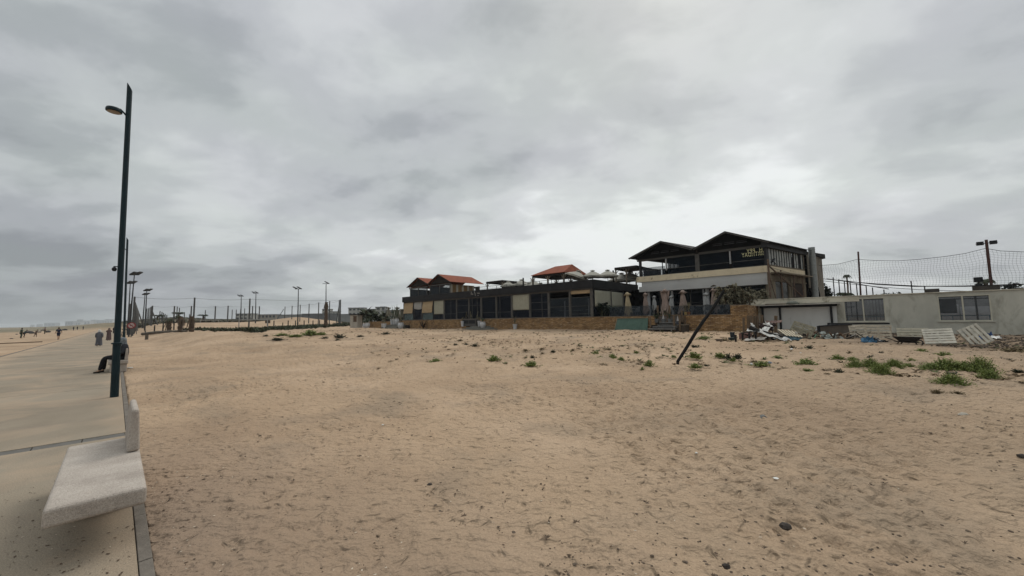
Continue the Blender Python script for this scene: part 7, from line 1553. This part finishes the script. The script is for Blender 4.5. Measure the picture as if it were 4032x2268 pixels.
WL = [(1714, 1424, 60, 14, 0, 'green weed tuft alone on the sand left of centre'), (1945, 1421, 62, 24, 0, 'dark green weed tuft left of the picture centre'), (2091, 1441, 66, 20, 1, 'flat green weed nearest the viewer in the middle of the sand'),
 (2096, 1409, 32, 12, 3, 'small dark sprig behind the flat middle weed'), (2070, 1382, 36, 11, 2, 'dry sprig farther back behind the middle weeds'), (2133, 1375, 36, 8, 2, 'flat brown sprig right of a dry one'), (2136, 1393, 26, 8, 2, 'tiny brown sprig below a flat brown one'), (2178, 1388, 28, 12, 3, 'little olive sprig in the middle distance'), (2255, 1381, 26, 11, 2, 'pale dry sprig in the middle distance'),
 (1793, 1359, 30, 8, 3, 'dark flat sprig, left of three in a row'), (1835, 1358, 30, 9, 3, 'dark flat sprig, middle of three in a row'), (1870, 1363, 42, 11, 3, 'dark flat sprig, right of three in a row'), (1812, 1343, 32, 9, 2, 'dry sprig above the row of three dark ones'),
 (2344, 1397, 44, 15, 1, 'green weed, upper left of the central cluster'), (2364, 1412, 40, 12, 0, 'green weed, lower left of the central cluster'), (2412, 1413, 44, 22, 0, 'tallest green weed of the central cluster'), (2446, 1420, 44, 16, 1, 'green weed at the right of the central cluster'), (2398, 1378, 34, 10, 2, 'dry sprig above the central cluster'), (2436, 1430, 18, 7, 2, 'small brown scrap of weed below the central cluster'),
 (2556, 1441, 50, 22, 1, 'two toned weed left of the foot of the leaning pole'), (2529, 1455, 24, 12, 1, 'little weed just below the two toned one'), (2505, 1392, 26, 11, 1, 'small weed far left of the leaning pole'), (2652, 1407, 30, 10, 1, 'small weed touching the left side of the leaning pole'), (2735, 1410, 66, 24, 1, 'spreading yellow green weed right of the leaning pole'), (2738, 1449, 60, 22, 0, 'leafy weed below the spreading one near the leaning pole'), (2781, 1441, 26, 9, 3, 'dark runner right of the leafy weed near the pole'),
 (2770, 1336, 60, 14, 1, 'yellow green weed in front of the brick wall'), (2736, 1371, 40, 15, 3, 'dark weed behind the leaning pole at its middle'), (2852, 1345, 60, 16, 2, 'dry weed beside the mud coloured bucket'), (2835, 1408, 56, 20, 1, 'green weed at the left of the pair right of the pole'), (2868, 1414, 40, 24, 3, 'dark bluish weed in the middle of the pair right of the pole'), (2905, 1412, 46, 22, 3, 'dark bluish weed at the right of the pair'), (2888, 1422, 26, 16, 1, 'bright small weed below the dark bluish ones'), (3060, 1411, 70, 12, 1, 'flat weed right of the dark bluish ones'), (2998, 1441, 80, 20, 1, 'weed with white pebble beside it'), (2965, 1426, 40, 10, 2, 'dry sprig above the weed with the white pebble'),
 (3172, 1437, 92, 28, 0, 'broad green weed below the rubbish'), (3180, 1463, 62, 13, 1, 'flat pale green weed below the broad one'), (3259, 1478, 40, 14, 2, 'dry sprig right of the flat pale green weed'), (3302, 1470, 52, 20, 3, 'dark spiky sprig right of a dry one'), (3300, 1418, 60, 22, 1, 'yellow green weed at the left end of the large patch'), (3360, 1420, 60, 16, 1, 'low weed above the left end of the large patch'),
 (3370, 1449, 90, 34, 4, 'leafy weed at left of the large patch'), (3430, 1450, 90, 40, 4, 'leafy weed in the middle of the large patch'), (3468, 1474, 96, 44, 4, 'round bushy weed at the front of the large patch'), (3520, 1448, 90, 34, 4, 'leafy weed at right of the large patch'), (3580, 1449, 50, 22, 0, 'last weed at the right end of the large patch'), (3540, 1482, 60, 16, 2, 'brown dry sprig right of the round bushy weed'), (3612, 1489, 46, 14, 3, 'dark green sprig between the two large patches'),
 (3665, 1456, 110, 30, 4, 'leafy weed at the left end of the right hand patch'), (3725, 1458, 130, 48, 4, 'tall leafy weed in the right hand patch'), (3795, 1462, 110, 40, 4, 'leafy weed in the middle of the right hand patch'), (3862, 1466, 130, 62, 4, 'largest bushy green weed of the right hand patch'), (3893, 1488, 90, 36, 4, 'leafy weed at the front right of the right hand patch'), (3748, 1517, 120, 46, 4, 'round leafy weed standing in front of the right hand patch'), (3715, 1405, 70, 20, 1, 'pale weed behind the right hand patch'), (3750, 1476, 90, 14, 3, 'grey green creeping weed between the two bushy ones'), (3690, 1546, 50, 18, 2, 'brown dry sprig in front of the round leafy weed'), (3770, 1548, 50, 12, 2, 'thin withered runner in front of the round leafy weed'),
 (3470, 1393, 36, 12, 3, 'dark bare sprig beneath the wheelbarrow, left one'), (3505, 1393, 34, 12, 3, 'dark bare sprig beneath the wheelbarrow, right one'), (3345, 1393, 26, 14, 2, 'brown twiggy sprig below the blue tarpaulin'), (3120, 1372, 34, 14, 3, 'dark twiggy sprig above the bright white scrap'), (3188, 1372, 40, 14, 3, 'dark twiggy sprig right of the bright white scrap'), (3625, 1388, 60, 16, 1, 'olive weed below the wheelbarrow wheel'), (3810, 1390, 60, 8, 3, 'flat dark weed below the slanted pallet'), (3960, 1418, 60, 10, 3, 'flat dark weed with a white fleck at the right'), (3980, 1388, 140, 24, 2, 'grey green scrub at the right edge in front of the earth'), (4010, 1465, 60, 14, 3, 'dark withered weed at the right edge'), (3430, 1412, 40, 16, 3, 'small olive sprig above the large patch'), (3590, 1425, 40, 16, 1, 'small green sprig above the right end of the large patch'), (3880, 1397, 80, 10, 2, 'withered runner below the slanted pallet, right'),
 (1222, 1321, 100, 22, 1, 'broad green weed patch far left, brightest of the far ones'), (1165, 1327, 70, 12, 0, 'green weed left of the bright far patch'), (1110, 1323, 70, 12, 0, 'dark green weed at the left of the far patches'), (1265, 1319, 50, 12, 1, 'green weed right of the bright far patch'), (1335, 1330, 60, 16, 3, 'dark green weed mound right of the far patches'), (1280, 1332, 40, 8, 3, 'flat dark weed left of the dark mound'), (1330, 1342, 30, 9, 3, 'small flat weed below the dark mound'), (1092, 1340, 60, 12, 3, 'dark heap of dry weed left of the far patches'), (1418, 1326, 40, 8, 3, 'flat weed right of the dark mound'), (1520, 1316, 50, 10, 3, 'flat weed in front of the planter wall'), (1046, 1325, 28, 8, 3, 'small dark weed near the low fence posts')]
for a in WL: weed(*a)
def scatter_mesh(name, mt_, kind, items, label, cat):
    """items: (x, y, z, r, h, seed) copies of small shapes merged in one stuff object"""
    V = []; Fc = []; n0 = 0
    for (x, y, z, r_, h_, sd_) in items:
        ca, sa = math.cos(sd_ * 7), math.sin(sd_ * 7)
        v, f = kind[int(sd_ * 997) % len(kind)]
        w_ = v * np.array([r_, r_, h_]); w2 = np.stack([w_[:, 0] * ca - w_[:, 1] * sa + x, w_[:, 0] * sa + w_[:, 1] * ca + y, w_[:, 2] + z], -1)
        V.append(w2); Fc += [tuple(i + n0 for i in q) for q in f]; n0 += len(v)
    me = bpy.data.meshes.new(name); me.from_pydata(np.concatenate(V).tolist(), [], Fc); me.materials.append(mt_)
    o = bpy.data.objects.new(name, me); COL.objects.link(o); tag(o, label, cat, kind='stuff'); return o
def to_kind(m): return (np.array([tuple(v) for v in m.v]), m.f)
peb = []
for s_ in range(6): m = MB(); pebble_mesh(m, (0, 0, .15), 1, .75, .55, s_ * 3.3, 6); peb.append(to_kind(m))
flk = []
for s_ in range(6):
    m = MB(); n = 5; m.add([(math.cos(2 * PI * k / n) * (.6 + .6 * hsh(k, s_)), math.sin(2 * PI * k / n) * (.25 + .3 * hsh(k, s_, 2)), .25 * hsh(k, s_, 4) + .1) for k in range(n)] + [(0, 0, .5)], [(k, (k + 1) % n, n) for k in range(n)]); flk.append(to_kind(m))
spr = []
for s_ in range(6):
    m = MB(); rnd = random.Random(s_)
    for k in range(16):
        a = rnd.random() * 6.3; l_ = .5 + .5 * rnd.random(); d = Vector((math.cos(a) * l_, math.sin(a) * l_, .25 + .75 * rnd.random())); sd2 = Vector((-math.sin(a), math.cos(a), .3)) * .10; m.add([Vector((0, 0, -.05)), d * .55 + sd2, d, d * .55 - sd2], [(0, 1, 2, 3)])
    spr.append(to_kind(m))
rnd = random.Random(11)
def pts_region(n, fn):
    out = []; tries = 0
    while len(out) < n and tries < n * 60:
        tries += 1; r_ = .9 * (70 / .9) ** rnd.random(); a = rnd.uniform(-1.02, 1.0); x, y = r_ * math.sin(a), r_ * math.cos(a); s_, nn = SN(x, y); p = fn(x, y, s_, nn, r_)
        if p > rnd.random(): out.append((x, y, s_, nn, r_))
    return out
def gz_(pts): z = zg(np.array([p[0] for p in pts]), np.array([p[1] for p in pts])); return z
def patch(x, y, sc, sd_): return float(vnoise(np.array([x * sc]), np.array([y * sc]), sd_)[0])
# clods and dark pebbles
P_ = pts_region(3000, lambda x, y, s, n, r: 0 if (n < .35 or r > 26) else (.08 + .92 * max(0, patch(x, y, .45, 21) - .42) * 2.2))
zz_ = gz_(P_); scatter_mesh('pebbles', mat('dark_pebble', (.10, .075, .055), .95, .5, 40), peb, [(p[0], p[1], z, .006 + .013 * rnd.random() ** 2.2 + .0007 * p[4], .006 + .008 * rnd.random(), rnd.random()) for p, z in zip(P_, zz_)], 'dark clods and pebbles scattered over the sand', 'pebbles')
# dry seaweed and bark flakes near the promenade edge and on the slab
P_ = pts_region(6500, lambda x, y, s, n, r: 0 if (r > 12 or n < -2.6) else (math.exp(-max(0, n) / 1.3) * (.35 + patch(x, y, 1.1, 5)) if n > .35 else (.35 if (n < .2 and s < 7.5 and patch(x, y, .8, 8) > .3) else 0)))
zz_ = [z + .004 if p[3] > .3 else .003 for p, z in zip(P_, gz_(P_))]; scatter_mesh('plant_litter', mat('dark_litter', (.085, .058, .04), .95, .5, 40), flk, [(p[0], p[1], z, .006 + .017 * rnd.random() ** 2, .007 + .008 * rnd.random(), rnd.random()) for p, z in zip(P_, zz_)], 'dark dry plant flakes littering the sand and slab near the bench', 'litter')
P_ = pts_region(1500, lambda x, y, s, n, r: 0 if (r > 16 or n < -2.6) else (math.exp(-max(0, n) / 1.6) if n > .35 else (.12 if (n < .2 and s < 7.5) else 0)))
zz_ = [z + .004 if p[3] > .3 else .003 for p, z in zip(P_, gz_(P_))]; scatter_mesh('shell_fragments', mat('shell_white', (.48, .41, .32), .7, .2, 40), flk, [(p[0], p[1], z, .007 + .011 * rnd.random() ** 2, .010, rnd.random()) for p, z in zip(P_, zz_)], 'pale shell fragments among the dry flakes', 'shells')
P_ = pts_region(260, lambda x, y, s, n, r: 0 if (r > 20 or n < .4) else .5)
zz_ = gz_(P_); scatter_mesh('twigs', mat('twig_brown', (.07, .05, .035), .95, .4, 40), spr, [(p[0], p[1], z, .018 + .03 * rnd.random(), .015, rnd.random()) for p, z in zip(P_, zz_)], 'little dry twigs scattered on the sand', 'twigs')
# low dry sprigs in the back half of the sand
P_ = pts_region(1900, lambda x, y, s, n, r: 0 if (n < 6 or n > 34 or r < 13) else min(1, (n - 6) / 14) * (.15 + 1.2 * max(0, patch(x, y, .22, 31) - .3)))
P_ = [p for p in P_ if not (F.inverted() @ Vector((p[0], p[1], 0))).y > -.3]
zz_ = gz_(P_); scatter_mesh('dry_sprigs', mat('dry_sprig_brown', (.17, .125, .075), .95, .4, 20), spr, [(p[0], p[1], z, .06 + .16 * rnd.random() ** 2, .035 + .05 * rnd.random(), rnd.random()) for p, z in zip(P_, zz_)], 'low dry brown sprigs dotting the sand towards the restaurant', 'sprigs')
P_ = pts_region(380, lambda x, y, s, n, r: 0 if (n < 9 or n > 34 or r < 14) else min(1, (n - 9) / 14) * (.1 + 1.3 * max(0, patch(x, y, .15, 35) - .35)))
P_ = [p for p in P_ if not (F.inverted() @ Vector((p[0], p[1], 0))).y > -.3]
zz_ = gz_(P_); scatter_mesh('green_sprigs', mat('olive_sprig', (.075, .09, .035), .9, .4, 20), spr, [(p[0], p[1], z, .08 + .16 * rnd.random() ** 2, .05 + .06 * rnd.random(), rnd.random()) for p, z in zip(P_, zz_)], 'low olive green sprigs between the larger weeds', 'sprigs')
# earth clods and litter before the right wall
P_ = [];
for k in range(3000):
    x_ = rnd.uniform(1, LC); x_, y_ = W(FC, x_, -rnd.random() ** .8 * (5.0 + 5.5 * min(1, max(0, (x_ - 4) / 5))) - .1).xy; P_.append((x_, y_, 0, 0, 0))
zz_ = gz_(P_); scatter_mesh('earth_clods', mat('dark_earth', (.06, .046, .034), .98, .5, 9), peb, [(p[0], p[1], z, .03 + .09 * rnd.random() ** 2, .02 + .05 * rnd.random() ** 2, rnd.random()) for p, z in zip(P_, zz_)], 'dark earth and small rubble in front of the concrete building', 'rubble')
# broken bits through the rubbish pile
shd = []
for s_ in range(6):
    m = MB(Matrix.Rotation(hsh(s_) * 1.2 - .6, 4, 'X') @ Matrix.Rotation(hsh(s_, 2) * 1.0 - .5, 4, 'Y')); l_ = .5 + .9 * hsh(s_, 3); m.box(-l_, l_, -.16, .16, .1, .2); shd.append(to_kind(m))
for nm, mt_, n_, lab in (('dark_rubbish', mat('dark_rubbish', (.03, .026, .022), .95, .5, 6), 110, 'dark broken bits filling the rubbish pile'), ('brown_rubbish', mat('brown_rubbish', (.13, .085, .055), .95, .4, 6), 90, 'broken brown wood bits in the rubbish pile'), ('pale_rubbish', mat('pale_rubbish', (.38, .36, .32), .9, .3, 6), 46, 'small pale scraps in the rubbish pile')):
    P_ = []
    for k in range(n_):
        q = G(rnd.choice([rnd.gauss(3020, 42), rnd.gauss(3090, 40), rnd.uniform(3150, 3400), rnd.uniform(3640, 3700)]), 1338 - abs(rnd.gauss(0, 5))); P_.append((q.x, q.y, 0, 0, q.y))
    zz_ = gz_(P_); scatter_mesh(nm, mt_, shd, [(p[0], p[1], z + abs(rnd.gauss(0, .10)), .08 + .16 * rnd.random(), .25 + .2 * rnd.random(), rnd.random()) for p, z in zip(P_, zz_)], lab, 'rubbish')
# dark creeping scrub along the edge of the pitches
P_ = []
for px, py, n_, sp_ in ((860, 1303, 26, 26), (930, 1302, 22, 26), (985, 1300, 26, 20), (1010, 1306, 50, 14), (1080, 1297, 90, 30), (1140, 1294, 110, 30), (1200, 1290, 110, 34), (1260, 1285, 110, 36), (1320, 1284, 90, 30), (1370, 1278, 90, 22), (790, 1300, 40, 26), (1385, 1270, 60, 18)):
    for k in range(n_):
        q = G(px + rnd.gauss(0, sp_), py + rnd.gauss(0, 1.6)); P_.append((q.x, q.y, 0, 0, q.y))
zz_ = gz_(P_); scatter_mesh('creeping_scrub', mat('scrub_dark_green', (.038, .045, .024), .95, .5, 2), spr, [(p[0], p[1], z, .35 + .75 * rnd.random(), .25 + .45 * rnd.random(), rnd.random()) for p, z in zip(P_, zz_)], 'dark creeping scrub along the edge of the pitches', 'scrub')
P_ = []
for k in range(5200):
    u_ = rnd.uniform(-.96, -.36); r_ = 150 + 360 * rnd.random() ** 1.4 if u_ < -.58 else rnd.uniform(210, 520); x_, y_ = r_ * math.sin(u_), r_ * math.cos(u_)
    if SN(x_, y_)[1] > 3 and (rnd.random() < .85): P_.append((x_, y_, 0, 0, r_))
zz_ = gz_(P_); scatter_mesh('hillside_scrub', mat('hill_scrub', (.10, .095, .062), .95, .5, .5), spr, [(p[0], p[1], z, 1.0 + 2.2 * rnd.random(), .25 + .6 * rnd.random(), rnd.random()) for p, z in zip(P_, zz_)], 'low scrub covering the rise beyond the pitches', 'scrub')

# ================================================================== FAR BUILDINGS
FW = [mat('far_wall_grey', (.20, .20, .19), .9, .15, .3), mat('far_wall_pale', (.34, .33, .30), .9, .12, .3), mat('far_wall_dark', (.10, .10, .10), .9, .15, .3), mat('far_wall_warm', (.25, .22, .18), .9, .12, .3)]; WIN = mat('far_window', (.03, .033, .036), .5, .3, 1)
def far_building(px0, px1, pt, pbt, d, mt_, lab, floors=0, cols=0, name='building', cat='building', grp='far buildings on the skyline', depth=None, roof=None):
    a = at(px0, pbt, d); b = at(px1, pbt, d); t = at((px0 + px1) / 2, pt, d).z; z0 = min(a.z, z1(a.x, a.y)) - 1; dp_ = depth or max(6, (b.x - a.x) * .4)
    r = empty(name, ((a.x + b.x) / 2, d + dp_ / 2, z0 + 1), lab, cat, grp); m = MB(); m.box(a.x, b.x, d, d + dp_, z0, t); m.build('wall', FW[mt_], r)
    m = MB(); m.box(a.x - .3, b.x + .3, d - .3, d + dp_ + .3, t + .01, t + max(.25, (t - z0) * .05)); m.build('roof', FW[2 if mt_ != 2 else 0], r)
    H = t - max(z0 + 1, a.z)
    for i in range(floors):
        for j in range(cols):
            x0 = a.x + (b.x - a.x) * (j + .22) / cols; x1_ = a.x + (b.x - a.x) * (j + .78) / cols; zc = t - H * (i + .35) / floors; m = MB(); m.box(x0, x1_, d - .12, d - .02, zc - H * .16 / floors, zc + H * .22 / floors); m.build('window', WIN, r)
far_building(1371, 1433, 1214, 1262, 330, 1, 'pale apartment block with stacked windows above the cream booth', 3, 4); far_building(1433, 1478, 1219, 1262, 335, 0, 'grey middle part of the apartment row behind the banana plants', 2, 3)
far_building(1478, 1500, 1211, 1262, 335, 1, 'stepped pale tower of the apartment row behind the banana plants', 3, 1); far_building(1496, 1515, 1210, 1262, 338, 0, 'second stepped tower of the apartment row', 3, 1); far_building(1515, 1590, 1222, 1262, 340, 3, 'right end of the apartment row behind the closed umbrellas', 2, 4)
far_building(1188, 1306, 1236, 1262, 300, 2, 'long dark warehouse behind the dead palm', 0, 0); far_building(1298, 1330, 1228, 1256, 360, 1, 'pale block right of the dead palm trunk', 1, 3); far_building(1268, 1300, 1219, 1240, 420, 1, 'white block with windows behind the dead palm trunk', 2, 3)
far_building(1330, 1400, 1238, 1262, 300, 0, 'low grey hall left of the cream booth', 0, 0); far_building(1090, 1190, 1240, 1262, 310, 0, 'grey shed roof behind the braces of the right hand row', 0, 0)
far_building(928, 990, 1236, 1262, 260, 1, 'pale long building with dark windows behind the floodlight masts', 2, 4); far_building(1000, 1085, 1239, 1262, 320, 3, 'low row of houses right of the pale long building', 1, 6); far_building(860, 920, 1257, 1268, 420, 1, 'tiny white houses left of the pale long building', 1, 4); far_building(770, 850, 1257, 1270, 430, 0, 'tiny grey houses behind the stubby palms', 1, 4)
FT = 'hazy far town buildings'
for (a, b, t, d, mt_, lab) in ((255, 285, 1266, 520, 0, 'hazy grey block, left of the pair above the walking person in grey'), (285, 315, 1268, 540, 1, 'hazy block beside the left grey one'), (300, 318, 1260, 620, 0, 'hazy tall block rising at the middle of the far town'), (318, 352, 1264, 560, 1, 'hazy long block right of the tall one'), (355, 375, 1261, 600, 1, 'hazy block left of the two rounded ones'), (378, 410, 1262, 600, 0, 'hazy wide block near the lamp post'), (410, 440, 1259, 600, 1, 'hazy block just left of the lamp post'), (172, 215, 1272, 620, 0, 'hazy long low block far to the left'), (143, 160, 1277, 680, 0, 'small hazy block left of the long low one'), (118, 130, 1279, 720, 0, 'tiniest hazy block at the far left'), (455, 500, 1268, 500, 1, 'hazy low building behind the lamp posts'), (528, 560, 1266, 420, 0, 'low building behind the round sign'), (590, 640, 1262, 430, 0, 'low grey building behind the file of posts'), (640, 690, 1260, 450, 1, 'low pale building between the thin far posts')):
    far_building(a, b, t, 1290, d * 4.5, mt_, lab, 1 if b - a > 25 else 0, 3, grp=FT)
# dark low shapes on the beach
for (px, py, w_, h_, c_, lab) in ((112, 1312, 34, 10, 'd', 'dark heap of beach gear left of the crouching person'), (125, 1314, 20, 8, 'd', 'dark lump touching the crouching person'), (152, 1310, 20, 9, 'p', 'pale low mound right of the crouching person'), (188, 1309, 20, 8, 'd', 'dark low heap right of the pink brown person'), (168, 1302, 18, 5, 'd', 'thin dark strip of gear beyond the pale mound'), (254, 1301, 18, 7, 'd', 'dark upturned shape far behind the navy walker'), (66, 1317, 10, 3, 'd', 'small dark lump at the left edge of the beach'), (45, 1334, 14, 3, 'd', 'flat dark scrap on the sand at the far left')):
    q = G(px, py); k = q.y / FPX; m = MB(); pebble_mesh(m, (0, 0, 0), w_ * k / 2, w_ * k / 3, h_ * k * .62, px, 9); m.v = [v + q + Vector((0, 0, h_ * k * .3)) for v in m.v]; solo(m, 'beach_heap', mat('dark_heap', (.045, .04, .04), .95, .5, .8) if c_ == 'd' else mat('pale_heap', (.30, .26, .21), .95, .3, .8), q, lab, 'heap', 'heaps on the beach')
# ================================================================== HAZE
hz = MB(); hz.box(-6800, 6800, -6800, 6800, -4, 40)
hm = bpy.data.materials.new('haze'); hm.use_nodes = True; hn = hm.node_tree; hn.nodes.clear()
ho = N(hn, 'ShaderNodeOutputMaterial'); hv = N(hn, 'ShaderNodeVolumePrincipled'); hv.inputs['Color'].default_value = (.86, .90, .92, 1); hv.inputs['Density'].default_value = .00025; L(hn, hv.outputs[0], ho.inputs['Volume'])
tag(hz.build('haze', hm), kind='stuff')
